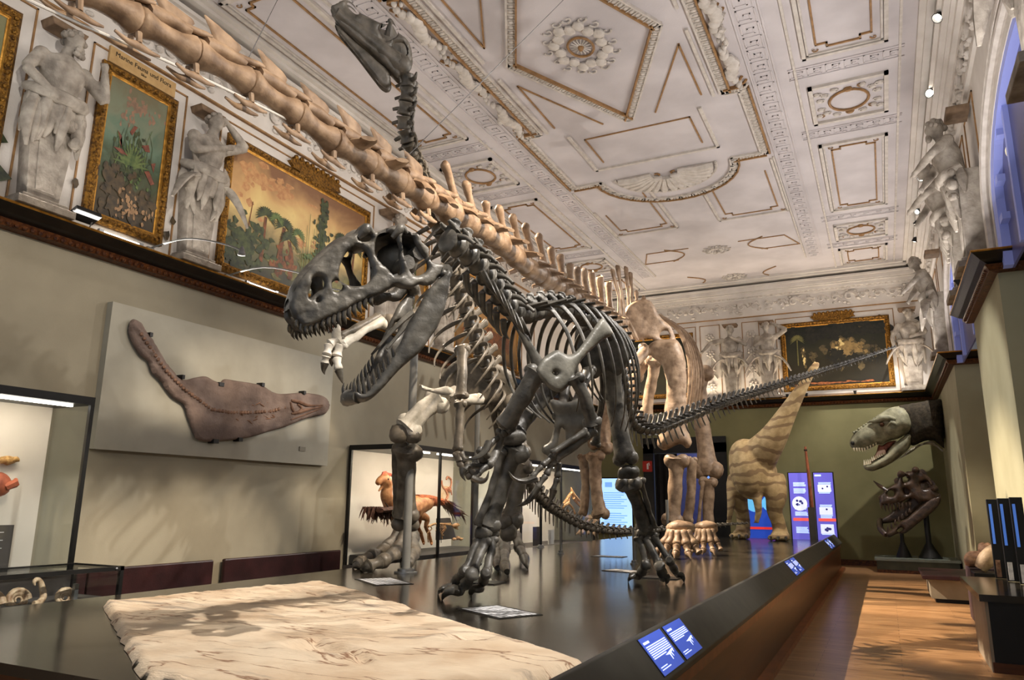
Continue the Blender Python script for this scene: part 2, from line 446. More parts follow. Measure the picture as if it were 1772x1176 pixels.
# cornice: frieze band with relief and stepped mouldings under the ceiling
b = MB()
def cornice(b, axis, lo, hi, wall, sgn):
    for (d, z0, z1) in ((.05, 7.62, 7.68), (.03, 7.68, 8.22), (.09, 8.18, 8.26), (.16, 8.26, 8.36), (.22, 8.36, 8.40), (.36, 8.52, 8.58), (.46, 8.66, 8.72), (.55, 8.72, ZC)):
        if axis == 'y': b.box(min(wall, wall+sgn*d), max(wall, wall+sgn*d), lo, hi, z0, z1)
        else: b.box(lo, hi, min(wall, wall+sgn*d), max(wall, wall+sgn*d), z0, z1)
cornice(b, 'y', YF, YB, XL, 1); cornice(b, 'y', YF, YB, XR+.04, -1); cornice(b, 'x', XL, XR, YB, -1)
b.box(XL, XL+.3, YF, YB, 8.40, 8.52); b.box(XR-.26, XR+.04, YF, YB, 8.40, 8.52); b.box(XL, XR, YB-.3, YB, 8.40, 8.52)
struct('trim_9', b, M['plaster'], smooth=False)
# leafy relief along the friezes and dentils above
def scroll(b, c, ax, ay, az, s, rnd):
    """one acanthus curl: ax along the wall, ay up, az out."""
    c = V(c); q = []
    for k in range(13):
        t = k/12*2.1*math.pi; r = s*(1-.075*k)
        q.append(c+ax*(r*math.cos(t))+ay*(r*.8*math.sin(t))+az*(.012+.004*k))
    b.tube(q, [.30*s*(1-.06*k) for k in range(13)], 5)
    for k in range(5):
        a = rnd.uniform(0, 6.28); p = c+ax*(s*1.15*math.cos(a))+ay*(s*math.sin(a))
        b.ball(p, (s*.34, s*.34, s*.24), 6, 4)
rnd = random.Random(5)
b = MB(); UX, UY, UZ = V((1, 0, 0)), V((0, 1, 0)), V((0, 0, 1))
k = 0; y = 3.4
while y < YB: scroll(b, (XL+.03, y, 7.95), UY, UZ, UX, .15+.05*(k % 3 == 0), rnd); y += .42; k += 1
x = XL+.3; k = 0
while x < XR: scroll(b, (x, YB-.03, 7.95), UX, UZ, -UY, .15+.06*(k % 4 == 0), rnd); x += .40; k += 1
y = 8
while y < YB: scroll(b, (XR+.0, y, 7.95), UY, UZ, -UX, .17, rnd); y += .45
x = XL+.3
while x < XR: b.box(x, x+.07, YB-.14, YB, 8.22, 8.27); x += .15
y = 3
while y < YB: b.box(XL, XL+.14, y, y+.07, 8.22, 8.27); y += .15
struct('trim_10', b, M['relief'])
# gold lines along the friezes
b = MB(); g = .012
for z in (7.60, 8.40): b.box(XL, XL+.06+(.17 if z > 8 else 0), YF, YB, z, z+.025); b.box(XL, XR, YB-.06-(.17 if z > 8 else 0), YB, z, z+.025)
struct('trim_11', b, M['goldline'], smooth=False)
# ================================================================ ceiling stucco (X0 = centre line, Y0 = centre of the diamond)
X0, Y0 = -3.745, 9.88
def zc(u, v, t): return (u, v, ZC-t)
gl, rl, eg, gk = MB(), MB(), MB(), MB()
def line(b, pts, w=.028, h=.02, closed=False):
    n = len(pts)
    for i in range(n if closed else n-1):
        a, c = V(pts[i]), V(pts[(i+1) % n]); d = c-a; L_ = d.length
        if L_ < 1e-6: continue
        d /= L_; m = (a+c)/2
        b.obox((m.x, m.y, ZC-h/2), (d.x, d.y, 0), (-d.y, d.x, 0), (0, 0, 1), L_/2+w/2, w/2, h/2)
def egg(pts, w=.17, closed=True):
    n = len(pts)
    for i in range(n if closed else n-1):
        a, c = V(pts[i]), V(pts[(i+1) % n]); d = c-a; L_ = d.length; d /= L_; nn = V((-d.y, d.x))
        for o, ww, h in ((0, w*.92, .02), (-w*.5, w*.2, .06), (w*.5, w*.2, .045)):
            line(eg if o >= 0 else gl, [a+nn*o, c+nn*o], ww, h)
        k = max(1, round(L_/.125))
        for j in range(k):
            p = a+d*(j+.5)*L_/k
            eg.ball((p.x, p.y, ZC-.022), (.035, .05, .028), 6, 4, (V((d.x, d.y, 0)), V((nn.x, nn.y, 0)), V((0, 0, 1))))
            p = a+d*j*L_/k
            eg.obox((p.x, p.y, ZC-.02), (d.x, d.y, 0), (nn.x, nn.y, 0), (0, 0, 1), .008, .06, .02)
def meander(a, c, w=.26, pitch=.36):
    a, c = V(a), V(c); d = c-a; L_ = d.length; d /= L_; nn = V((-d.y, d.x)); k = max(1, round(L_/pitch)); p_ = L_/k
    line(gk, [a+nn*(w*.5+.07), c+nn*(w*.5+.07)], .03, .018); line(gk, [a-nn*(w*.5+.07), c-nn*(w*.5+.07)], .03, .018)
    key = [(0, 0), (0, 1), (.8, 1), (.8, .3), (.4, .3), (.4, .65), (.6, .65)]
    for j in range(k):
        line(gk, [a+d*((u*.9+j)*p_)+nn*((v-.5)*w) for u, v in key], .022, .012)
        line(gk, [a+d*((j)*p_)+nn*(-.5*w), a+d*((j+1)*p_)+nn*(-.5*w)], .022, .012)
def stepped(x0, x1, y0, y1, n=.16, m=.10):
    """panel outline with stepped corners"""
    return [(x0+n, y0), (x1-n, y0), (x1-n, y0+m), (x1, y0+m), (x1, y1-m), (x1-n, y1-m), (x1-n, y1), (x0+n, y1), (x0+n, y1-m), (x0, y1-m), (x0, y0+m), (x0+n, y0+m)]
def curl(b, x, y, s, flip=1):
    q = [(x+flip*s*(1-k*.08)*math.cos(k*.55), y+s*(1-k*.08)*math.sin(k*.55), ZC-.02) for k in range(11)]
    b.tube(q, [.22*s*(1-.05*k) for k in range(11)], 5)
def panel(x0, x1, y0, y1):
    for o, h, w_ in ((0, .05, .06), (.06, .03, .03)):
        line(rl, [(x0+o, y0+o), (x1-o, y0+o), (x1-o, y1-o), (x0+o, y1-o)], w_, h, True)
    d = .20
    line(gl, stepped(x0+d, x1-d, y0+d, y1-d), .03, .025, True)
    for sx, xx in ((1, x0+.17), (-1, x1-.17)):
        for yy in (y0+.17, y1-.17): curl(gl, xx, yy, .055, sx)
def ovalpanel(x0, x1, y0, y1):
    line(rl, [(x0, y0), (x1, y0), (x1, y1), (x0, y1)], .07, .05, True)
    cx, cy = (x0+x1)/2, (y0+y1)/2; hx, hy = (x1-x0)*.27, (y1-y0)*.27
    gl.tube([(cx+hx*math.cos(t*.314), cy+hy*math.sin(t*.314), ZC-.02) for t in range(20)], .025, 5, closed=True)
    rnd = random.Random(3)
    for sx in (-1, 1):
        for sy in (-1, 1):
            for (u, v) in ((1.1, .9), (1.35, .45), (.6, 1.25), (1.45, 1.1)):
                curl(rl if rnd.random() < .7 else gl, cx+sx*hx*u, cy+sy*hy*v, .075, sx)
                rl.ball((cx+sx*hx*(u+.12), cy+sy*hy*v, ZC-.02), (.06, .05, .04), 6, 4)
    for sy in (-1, 1): gl.ball((cx, cy+sy*hy*1.12, ZC-.03), (.08, .05, .05), 6, 4)
# diamond with its egg-and-dart border
dm = 1.24*1.0; dmy = 2.53
egg([(X0-dm, Y0), (X0, Y0+dmy), (X0+dm, Y0), (X0, Y0-dmy)], .15)
# triangles round the diamond
for sx in (-1, 1):
    for sy in (-1, 1):
        T = lambda u, v: (X0+sx*u, Y0+sy*v)
        line(gl, [T(1.42, .62), T(.52, 2.50)]); line(gl, [T(1.42, .62), T(1.42, 2.25)]); line(rl, [T(1.62, .3), T(1.62, 2.35)], .05, .04)
    line(gl, [(X0+sx*1.05, Y0+2.95), (X0+sx*1.05, Y0+4.05)]); line(rl, [(X0+sx*1.3, Y0+2.7), (X0+sx*1.3, Y0+4.35)], .06, .04)
line(gl, [(X0-1.05, Y0+2.95), (X0+1.05, Y0+2.95)]); line(rl, [(X0-1.3, Y0+4.35), (X0+1.3, Y0+4.35)], .06, .04)
# great border: narrow in the middle, wide and bowed at the ends
A1, A2 = 1.82, 2.13; YS, YE = Y0+2.33, Y0+5.05
arc = [(X0+1.5*math.cos(math.pi*k/16), YE+1.5*math.sin(math.pi*k/16)) for k in range(17)]
half = [(X0+A1, Y0-2.33), (X0+A1, YS), (X0+A2, YS), (X0+A2, YE), *arc, (X0-A2, YE), (X0-A2, YS), (X0-A1, YS), (X0-A1, Y0-2.33)]
low = [(X0-A2, Y0-2.33), (X0-A2, Y0-5.05), (X0+A2, Y0-5.05), (X0+A2, Y0-2.33)]
egg(half+low, .17)
# garlands outside the narrow part
rnd = random.Random(8)
for sx in (-1, 1):
    y = Y0-2.2
    while y < Y0+2.25:
        t = (y-Y0)/2.2; x = X0+sx*(A1+.24+.05*math.sin(y*9)); s = .10+.05*math.cos(t*9)
        rl.ball((x, y, ZC-.05), (s*.8, s, .07), 7, 5)
        if rnd.random() < .6: rl.ball((x+rnd.uniform(-.1, .1), y+.05, ZC-.06), (s*.6, s*.6, .06), 6, 4)
        if abs(t) < .3 or abs(t) > .85: curl(gl if rnd.random() < .4 else rl, x, y, .12, sx)
        y += .13
# rosette in the diamond
for k in range(16):
    a = 2*math.pi*k/16; r = .34+.06*(k % 2)
    rl.ball((X0+r*math.cos(a)*1.02, Y0+r*math.sin(a)*1.4, ZC-.03), (.10, .12, .05), 7, 5)
    curl(rl, X0+.52*math.cos(a+.1), Y0+.72*math.sin(a+.1), .085, 1 if k % 2 else -1)
    rl.tube([(X0+.05*math.cos(a), Y0+.06*math.sin(a), ZC-.03), (X0+.16*math.cos(a), Y0+.2*math.sin(a), ZC-.02)], .012, 4)
gl.tube([(X0+.20*math.cos(k*.314), Y0+.26*math.sin(k*.314), ZC-.03) for k in range(20)], .022, 5, closed=True)
gl.ball((X0, Y0, ZC-.03), (.05, .06, .07), 8, 6)
# shell in the lunette
for k in range(15):
    a = math.pi*(k+.5)/15
    rl.tube([(X0+.3*math.cos(a), YE-.05+.3*math.sin(a), ZC-.04), (X0+.7*math.cos(a), YE-.05+.6*math.sin(a), ZC-.07), (X0+1.05*math.cos(a), YE-.05+.95*math.sin(a), ZC-.03)], [.05, .09, .09], 6)
rl.tube([(X0+1.12*math.cos(math.pi*k/20), YE-.05+1.05*math.sin(math.pi*k/20), ZC-.03) for k in range(21)], .03, 5)
for x in (-.8, -.5, -.2, .2, .5, .8): curl(gl, X0+x, YE+.06, .13, 1 if x > 0 else -1); rl.ball((X0+x*1.1, YE+.16, ZC-.06), (.14, .08, .07), 7, 5)
# two panels beyond the lunette, then flat painted ornaments near the back wall
for sx in (-1, 1):
    a, c = sorted((X0+sx*.55, X0+sx*2.2))
    line(rl, [(a, YE+1.6), (a, YE+3.4), (c, YE+3.4), (c, YE+.35)], .05, .04)
    line(gl, [(a+.2, YE+1.9 if sx < 0 else YE+1.5), (a+.2, YE+3.05), (a+.36, YE+3.05), (a+.36, YE+3.2), (c-.36, YE+3.2), (c-.36, YE+3.05), (c-.2, YE+3.05), (c-.2, YE+.9)])
    curl(gl, a+.12, YE+3.28, .06); curl(gl, c-.12, YE+3.28, .06)
    line(gl, [(X0+sx*.7, YE+5.2), (X0+sx*1.9, YE+5.2), (X0+sx*2.2, YE+6.1), (X0+sx*1.2, YE+6.1)], .03)
for yy in (Y0+10.65, Y0+13.5):
    for k in range(10):
        a = 2*math.pi*k/10; curl(rl, X0+.32*math.cos(a), yy+.3*math.sin(a), .09); rl.ball((X0+.18*math.cos(a), yy+.17*math.sin(a), ZC-.02), .07, 6, 4)
    for sx in (-1, 1): gl.tube([(X0+sx*(1.35-.45*math.sin(math.pi*k/8)), yy-.55+1.1*k/8, ZC-.015) for k in range(9)], .02, 4)
# meander bands and side panels
GX = 2.50
for sx in (-1, 1):
    meander((X0+sx*GX, 3.2), (X0+sx*GX, 22.4))
    x0, x1 = sorted((X0+sx*3.02, X0+sx*4.52))
    for yy in (12.2, 14.55, 19.4, 21.6): meander((x0-.12, yy), (x1+.1, yy), .2, .3)
    for (y0, y1) in ((6.6, 11.75), (15.1, 18.85)): panel(x0+.15, x1-.15, y0, y1)
    for (y0, y1) in ((12.75, 14.1), (19.95, 21.15)): ovalpanel(x0+.15, x1-.15, y0, y1)
    panel(x0+.15, x1-.15, 22.0, 23.5)
    for xx in (x0-.03, x1+.05): line(rl, [(xx, 3.2), (xx, 23.7)], .04, .03)
    line(rl, [(X0+sx*2.25, 15.2), (X0+sx*2.25, 22.3)], .03, .03)
struct('trim_12', gl, M['goldline'], smooth=True, angle=40)
struct('trim_13', rl, M['relief'], angle=40)
struct('trim_14', eg, M['relief'], angle=40)
struct('trim_15', gk, M['ceil'], smooth=False)
# ================================================================ paintings, herm statues and lamps above the ledge
class Wall:
    """local frame on a wall: u to the right as one faces it, v up, w out into the hall"""
    def __init__(s, o, u, w): s.o, s.u, s.w = V(o), V(u), V(w)
    def __call__(s, u, v, w=0): return s.o+s.u*u+V((0, 0, v))+s.w*w
WL = Wall((XL, 0, 0), (0, 1, 0), (1, 0, 0))
WB = Wall((0, YB, 0), (1, 0, 0), (0, -1, 0))
WR = Wall((XR+.04, 0, 0), (0, -1, 0), (-1, 0, 0))
def canvas(name, stops, z0, z1, sc=2.2, amt=.5, axis=1, glow=None):
    """oil paint: bands of colour from bottom to top broken up by brushy noise"""
    m = bpy.data.materials.new(name); m.use_nodes = True; nt = m.node_tree; N = nt.nodes; L = nt.links
    b = N['Principled BSDF']; b.inputs['Roughness'].default_value = .45; b.inputs['Specular IOR Level'].default_value = .3
    g = N.new('ShaderNodeNewGeometry'); sp = N.new('ShaderNodeSeparateXYZ'); L.new(g.outputs['Position'], sp.inputs[0])
    n = N.new('ShaderNodeTexNoise'); n.inputs['Scale'].default_value = sc; n.inputs['Detail'].default_value = 8; n.inputs['Distortion'].default_value = .8
    L.new(g.outputs['Position'], n.inputs['Vector'])
    mr = N.new('ShaderNodeMapRange'); mr.inputs[1].default_value = z0; mr.inputs[2].default_value = z1; L.new(sp.outputs[2], mr.inputs[0])
    a = N.new('ShaderNodeMath'); a.operation = 'MULTIPLY_ADD'; L.new(n.outputs[0], a.inputs[0]); a.inputs[1].default_value = amt*2; a.inputs[2].default_value = -amt
    ad = N.new('ShaderNodeMath'); ad.operation = 'ADD'; L.new(mr.outputs[0], ad.inputs[0]); L.new(a.outputs[0], ad.inputs[1])
    r = N.new('ShaderNodeValToRGB'); e = r.color_ramp.elements
    while len(e) < len(stops): e.new(.5)
    for k, (p, c) in enumerate(stops): e[k].position = p; e[k].color = lin(c)
    L.new(ad.outputs[0], r.inputs[0]); L.new(r.outputs[0], b.inputs['Base Color'])
    return m
def painting(W, u0, u1, v0, v1, cv, shapes, label, fw=.15, plaque=None, seed=1):
    """u0..v1 outer edge of the frame; shapes: list of (material, [polygons in 0..1 of the canvas])"""
    e = empty('painting', W((u0+u1)/2, v0, 0), label, 'painting')
    b = MB()
    prof = [(0, 0), (.0, .05), (.25, .075), (.55, .05), (.8, .055), (.88, .035), (1, .03)]
    for k in range(len(prof)-1):
        (a, h), (c, h2) = prof[k], prof[k+1]
        b.mi = 1 if k >= 4 else 0
        r0 = [(u0+a*fw, v0+a*fw), (u1-a*fw, v0+a*fw), (u1-a*fw, v1-a*fw), (u0+a*fw, v1-a*fw)]
        r1 = [(u0+c*fw, v0+c*fw), (u1-c*fw, v0+c*fw), (u1-c*fw, v1-c*fw), (u0+c*fw, v1-c*fw)]
        for i in range(4):
            j = (i+1) % 4
            b.add([W(*r0[i], h), W(*r0[j], h), W(*r1[j], h2), W(*r1[i], h2)], [(0, 1, 2, 3)])
    b.mi = 2                                                    # carved beads and leaves on the frame
    def run(ua, va, ub, vb):
        L_ = math.hypot(ub-ua, vb-va); n = max(2, int(L_/.085))
        for k in range(n):
            t = (k+.5)/n; p = W(ua+(ub-ua)*t, va+(vb-va)*t, .058)
            b.ball(p, .032 if k % 2 else .022, 6, 4)
    c = .42*fw
    run(u0+c, v0+c, u1-c, v0+c); run(u1-c, v0+c, u1-c, v1-c); run(u1-c, v1-c, u0+c, v1-c); run(u0+c, v1-c, u0+c, v0+c)
    b.build('frame', [M['frame'], M['gold'], M['frame']], e, angle=35)
    q0, q1, p0, p1 = u0+fw, u1-fw, v0+fw, v1-fw
    b = MB(); mats = [cv]; cnt = 0
    b.add([W(q0, p0, .025), W(q1, p0, .025), W(q1, p1, .025), W(q0, p1, .025)], [(0, 1, 2, 3)])
    for k, (mt, polys) in enumerate(shapes):
        mats.append(mt); b.mi = k+1
        for i, pl in enumerate(polys):
            cnt += 1; d = .0255+.00004*cnt
            b.add([W(q0+x*(q1-q0), p0+y*(p1-p0), d) for x, y in pl], [tuple(range(len(pl)))])
    b.build('canvas', mats, e, smooth=False)
    if plaque:
        pu0, pu1, pv0, pv1, kind, lines = plaque
        b = MB()
        if kind == 'board':
            b.prism([(pu0, pv0), (pu1, pv0), (pu1, pv1), (pu0, pv1)], W, 0, .04); mt = M['plaque']
        else:
            n = 22; pl = []
            cu, cv_, hu, hv = (pu0+pu1)/2, (pv0+pv1)/2, (pu1-pu0)/2, (pv1-pv0)/2
            for k in range(n):
                a = 2*math.pi*k/n; r = 1+.14*(k % 2)+.12*abs(math.cos(2*a))
                pl.append((cu+hu*r*math.copysign(abs(math.cos(a))**.5, math.cos(a)), cv_+hv*r*math.copysign(abs(math.sin(a))**.5, math.sin(a))))
            b.prism(pl, W, 0, .07)
            for k in range(9): b.ball(W(cu+hu*(k/4-1), cv_+hv*(1.05 if k % 2 else .9), .07), .05, 6, 4)
            mt = M['frame']
        pq = b.build('title_plaque', mt, e, smooth=False)
        for (tx, size, dv) in lines:
            text(tx, W((pu0+pu1)/2, pv0+dv, .043 if kind == 'board' else .075), W.u, V((0, 0, 1)), size, M['ink'], 'lettering', pq)
    return e
def text(s, loc, ux, uy, size, mt, name, parent, align='CENTER', depth=.0015, bold=0):
    cu = bpy.data.curves.new(name, 'FONT'); cu.body = s; cu.size = size; cu.align_x = align; cu.extrude = depth; cu.offset = bold
    cu.materials.append(mt)
    o = bpy.data.objects.new(name, cu); C.objects.link(o); bpy.context.view_layer.update()
    me = bpy.data.meshes.new_from_object(o.evaluated_get(bpy.context.evaluated_depsgraph_get())); bpy.data.objects.remove(o)
    o = bpy.data.objects.new(name, me); C.objects.link(o)
    ux, uy = V(ux).normalized(), V(uy).normalized(); n = ux.cross(uy)
    mx = Matrix((ux, uy, n)).transposed().to_4x4(); mx.translation = V(loc)
    if parent is not None:
        P = Matrix(); ch = []; p = parent
        while p is not None: ch.append(p); p = p.parent
        for p in reversed(ch): P = P @ Matrix.LocRotScale(p.location, p.rotation_euler, p.scale)
        o.parent = parent; mx = P.inverted() @ mx
    o.matrix_local = mx
    return o
M['capital'] = mat('capital_brown', (96, 76, 56), (128, 104, 80), .7, 9)
M['plaque'] = mat('plaque_ochre', (176, 142, 92), (192, 158, 106), .6, 9)
M['ink'] = mat('black_paint', (22, 18, 14), None, .6)
pg = {k: mat('oil_'+k, c, c2, .5, 14) for k, c, c2 in (('dark_green', (34, 42, 24), (66, 74, 40)), ('leaf_green', (58, 78, 40), (96, 110, 58)), ('trunk_brown', (72, 42, 22), (120, 70, 36)),
     ('red_brown', (92, 48, 34), (130, 76, 56)), ('pale_pink', (150, 116, 92), (120, 98, 80)), ('dark_earth', (44, 36, 22), (76, 60, 36)), ('cream', (190, 170, 110), (214, 190, 130)),
     ('gloom', (20, 19, 13), (34, 32, 20)), ('ochre_glow', (112, 92, 56), (140, 116, 72)), ('glow_dim', (60, 52, 34), (88, 76, 48)), ('olive', (88, 86, 48), (112, 106, 60)), ('shell', (150, 116, 80), (120, 92, 62)), ('orange', (160, 112, 72), (184, 140, 92)))}
def blob(rnd, x, y, rx, ry, n=11, j=.35):
    return [(x+rx*(1+rnd.uniform(-j, j))*math.cos(2*math.pi*k/n), y+ry*(1+rnd.uniform(-j, j))*math.sin(2*math.pi*k/n)) for k in range(n)]
def stem(x0, y0, x1, y1, w0, w1, bend=0):
    q = [(x0+(x1-x0)*t+bend*math.sin(math.pi*t), y0+(y1-y0)*t) for t in (0, .25, .5, .75, 1)]
    return [(x-w0-(w1-w0)*k/4, y) for k, (x, y) in enumerate(q)]+[(x+w0+(w1-w0)*k/4, y) for k, (x, y) in reversed(list(enumerate(q)))]
def frond(x, y, a, L_, w, asp=1, droop=.4):
    q = [(x+L_*t*math.cos(a)*asp, y+L_*(t*math.sin(a)-droop*t*t)) for t in (0, .35, .7, 1)]
    n = (-math.sin(a)*w*asp, math.cos(a)*w)
    ww = (.3, 1, .7, 0)
    return [(p[0]+n[0]*k, p[1]+n[1]*k) for p, k in zip(q, ww)]+[(p[0]-n[0]*k, p[1]-n[1]*k) for p, k in list(zip(q, ww))[::-1][1:]]
def palm(x, y, L_, n=9, asp=1, w=.12, a0=-.3, a1=3.4):
    return [frond(x, y, a0+(a1-a0)*k/(n-1), L_, L_*w, asp) for k in range(n)]
# --- the marine picture
rnd = random.Random(11)
mar = canvas('oil_marine', [(0, (52, 42, 26)), (.25, (68, 58, 38)), (.42, (66, 78, 56)), (.6, (96, 116, 96)), (.78, (118, 124, 102)), (1, (112, 106, 82))], 5.2, 7.2, 3.2, .34)
def bush(x, y, rx, ry, n, r=.016, sy=1.6): return [blob(rnd, x+rnd.gauss(0, rx), min(.97, max(.03, y+rnd.gauss(0, ry))), r*rnd.uniform(.6, 1.3), r*sy*rnd.uniform(.6, 1.3), 7, .5) for _ in range(n)]
sh = [(pg['pale_pink'], bush(.55, .86, .14, .03, 40, .03, .7)+bush(.36, .76, .06, .03, 12, .025, .8)),
      (pg['dark_green'], bush(.5, .46, .14, .11, 90, .03, .7)+[stem(.5, .3, .25+.06*k, .62+.05*(k % 3), .008, .003, .05*(k-4)) for k in range(9)]),
      (pg['leaf_green'], [frond(.5, .42, .2+.24*k, .24, .010, 1.4, .1) for k in range(13)]+[stem(.22, .38, .2, .62, .008, .005, .06), stem(.72, .45, .78, .75, .008, .003, -.05)]+bush(.5, .42, .16, .08, 40, .02, .7)),
      (pg['red_brown'], [[(.2, .63), (.28, .60), (.25, .55), (.31, .51)], [(.62, .60), (.74, .63), (.78, .58), (.7, .57)], [(.82, .50), (.9, .52), (.88, .44)], [(.72, .42), (.8, .44), (.92, .36), (.86, .34)], [(.16, .50), (.3, .51), (.42, .48), (.3, .475)], [(.40, .66), (.46, .72), (.52, .72), (.44, .64)]]),
      (pg['dark_earth'], bush(.5, .14, .3, .08, 90, .05, .6)+bush(.2, .28, .1, .05, 30, .04, .7)),
      (pg['shell'], bush(.55, .10, .16, .05, 40, .024, .7)+bush(.5, .17, .03, .02, 10, .02, .8))]
painting(WL, 5.38, 6.55, 5.08, 7.30, mar, sh, 'tall gilt framed painting of undersea plants on green water with lettered board', .15,
         (5.45, 6.48, 7.32, 7.55, 'board', [('Marine Fauna und Flora', .092, .12), ('Silur', .05, .05)]))
# --- the palm landscape
rnd = random.Random(4)
lan = canvas('oil_palm_landscape', [(0, (54, 52, 36)), (.2, (86, 84, 56)), (.36, (150, 130, 88)), (.54, (206, 180, 118)), (.72, (186, 148, 98)), (1, (122, 88, 62))], 5.15, 7.15, 1.3, .34)
def bush(x, y, rx, ry, n, r=.016, sy=1.6): return [blob(rnd, x+rnd.gauss(0, rx), y+rnd.gauss(0, ry), r*rnd.uniform(.6, 1.3), r*sy*rnd.uniform(.6, 1.3), 7, .5) for _ in range(n)]
sh = [(pg['orange'], bush(.25, .85, .12, .05, 26, .03, 1.0)+bush(.12, .74, .06, .08, 14, .025, 1.2)+bush(.55, .46, .12, .03, 20, .02, .8)),
      (pg['olive'], bush(.62, .14, .2, .06, 50, .03, .9)+bush(.52, .30, .08, .04, 26, .02, 1.0)+[[(.45, .0), (.6, .10), (.8, .13), (1, .18), (1, 0)]]),
      (pg['trunk_brown'], [stem(.22, .12, .23, .52, .012, .009), stem(.33, .10, .36, .5, .018, .011), stem(.42, .06, .40, .40, .014, .012, .02), stem(.78, .2, .8, .62, .013, .007), stem(.9, .2, .92, .6, .011, .007), stem(.12, .3, .14, .6, .004, .002)]+bush(.43, .2, .025, .08, 16, .014, 2)+bush(.34, .2, .03, .1, 16, .014, 2)),
      (pg['dark_green'], bush(.13, .22, .07, .09, 90, .018)+bush(.05, .08, .05, .06, 30, .02)+[q for k in range(11) for q in bush(.64, .36+.055*k, .018+.006*(k % 3), .02, 9, .014, 1.8)]+[stem(.64, .15, .64, .95, .004, .002)]
       +[q for x, y in ((.23, .54), (.36, .52), (.40, .42), (.8, .64), (.92, .62)) for q in palm(x, y, .12, 17, .62, .09)]),
      (pg['leaf_green'], [stem(.5+.017*k, .12, .5+.019*k, .5+.12*(k % 3), .0022, .0012, .004*(k % 2)) for k in range(9)]+[q for x, y in ((.30, .55), (.46, .5), (.86, .56)) for q in palm(x, y, .09, 13, .62, .10)]+bush(.56, .34, .03, .02, 18, .012, 1)+bush(.7, .3, .04, .02, 18, .012, 1))]
painting(WL, 7.50, 11.12, 5.04, 7.28, lan, sh, 'wide gilt framed painting of palms and tall reeds under a yellow sunset sky', .15,
         (8.95, 10.05, 7.27, 7.50, 'cartouche', []))
# --- the dark forest picture on the back wall
rnd = random.Random(9)
drk = canvas('oil_dark_forest', [(0, (22, 20, 12)), (.3, (36, 32, 20)), (.55, (44, 42, 28)), (.8, (34, 36, 26)), (1, (24, 26, 20))], 5.2, 7.2, 1.6, .3)
sh = [(pg['glow_dim'], bush(.62, .58, .10, .13, 90, .035, 1.3)+bush(.78, .50, .07, .07, 40, .03, 1.2)+bush(.28, .44, .02, .07, 24, .016, 1.8)+bush(.18, .5, .015, .07, 20, .012, 2)),
      (pg['ochre_glow'], bush(.58, .62, .05, .07, 44, .024, 1.4)+bush(.66, .60, .04, .06, 24, .022, 1.3)+bush(.74, .54, .03, .04, 14, .02, 1.2)),
      (pg['cream'], bush(.18, .50, .006, .05, 8, .008, 3)+bush(.56, .64, .02, .03, 8, .012, 1.6)+[(.29, .2), (.34, .2), (.34, .3), (.29, .28)][:0]+bush(.31, .25, .012, .03, 10, .012, 1.4)),
      (pg['gloom'], bush(.52, .42, .05, .08, 40, .028, 1.5)+bush(.62, .40, .05, .04, 30, .02, 1.4)+bush(.8, .40, .08, .03, 40, .025, 1)+bush(.3, .85, .2, .06, 60, .04, 1)+bush(.72, .9, .2, .05, 60, .04, 1)+[stem(.83+.03*k, .3, .85+.04*k, .75, .004, .002, .01) for k in range(4)]),
      (pg['olive'], [stem(.115, .35, .12, .78, .006, .005)]+palm(.12, .80, .13, 15, .62, .09)),
      (pg['trunk_brown'], bush(.45, .035, .25, .008, 40, .03, .3))]
painting(WB, -2.55, .55, 5.10, 7.27, drk, sh, 'gilt framed dark forest painting with a pale palm on the far wall', .15, (-1.5, -.47, 7.28, 7.50, 'cartouche', []))
gl2 = canvas('oil_gloomy', [(0, (24, 22, 14)), (.5, (52, 50, 34)), (1, (30, 34, 26))], 5.2, 7.2, 1.6, .35)
painting(WB, -8.3, -5.30, 5.10, 7.27, gl2, [(pg['gloom'], [blob(rnd, .8, .5, .1, .3), blob(rnd, .4, .4, .2, .3)])], 'dark painting half hidden behind the big hip bones, left of the plant reliefs', .15)
painting(WL, .75, 4.34, 5.04, 7.28, canvas('oil_green_glade', [(0, (40, 48, 24)), (.5, (78, 92, 50)), (1, (120, 116, 84))], 5.2, 7.2, 2, .35),
         [(pg['dark_green'], [blob(rnd, rnd.random(), rnd.random()*.6, .1, .14) for _ in range(12)])], 'gilt framed green painting cut off by the edge of the view', .15)
painting(WL, 12.15, 13.3, 5.08, 7.30, canvas('oil_small_dark', [(0, (50, 38, 22)), (.5, (120, 92, 56)), (1, (150, 130, 100))], 5.2, 7.2, 2, .35),
         [(pg['dark_green'], [blob(rnd, .5, .3+.1*k, .12, .08) for k in range(5)])], 'tall narrow brown painting seen between the neck bones', .15)
painting(WL, 14.4, 18.0, 5.04, 7.28, canvas('oil_brown_plain', [(0, (60, 44, 24)), (.5, (160, 120, 70)), (1, (120, 96, 70))], 5.2, 7.2, 2, .35),
         [(pg['trunk_brown'], [blob(rnd, .2+.15*k, .3, .1, .12) for k in range(5)])], 'wide brown painting seen through the rib cage', .15)
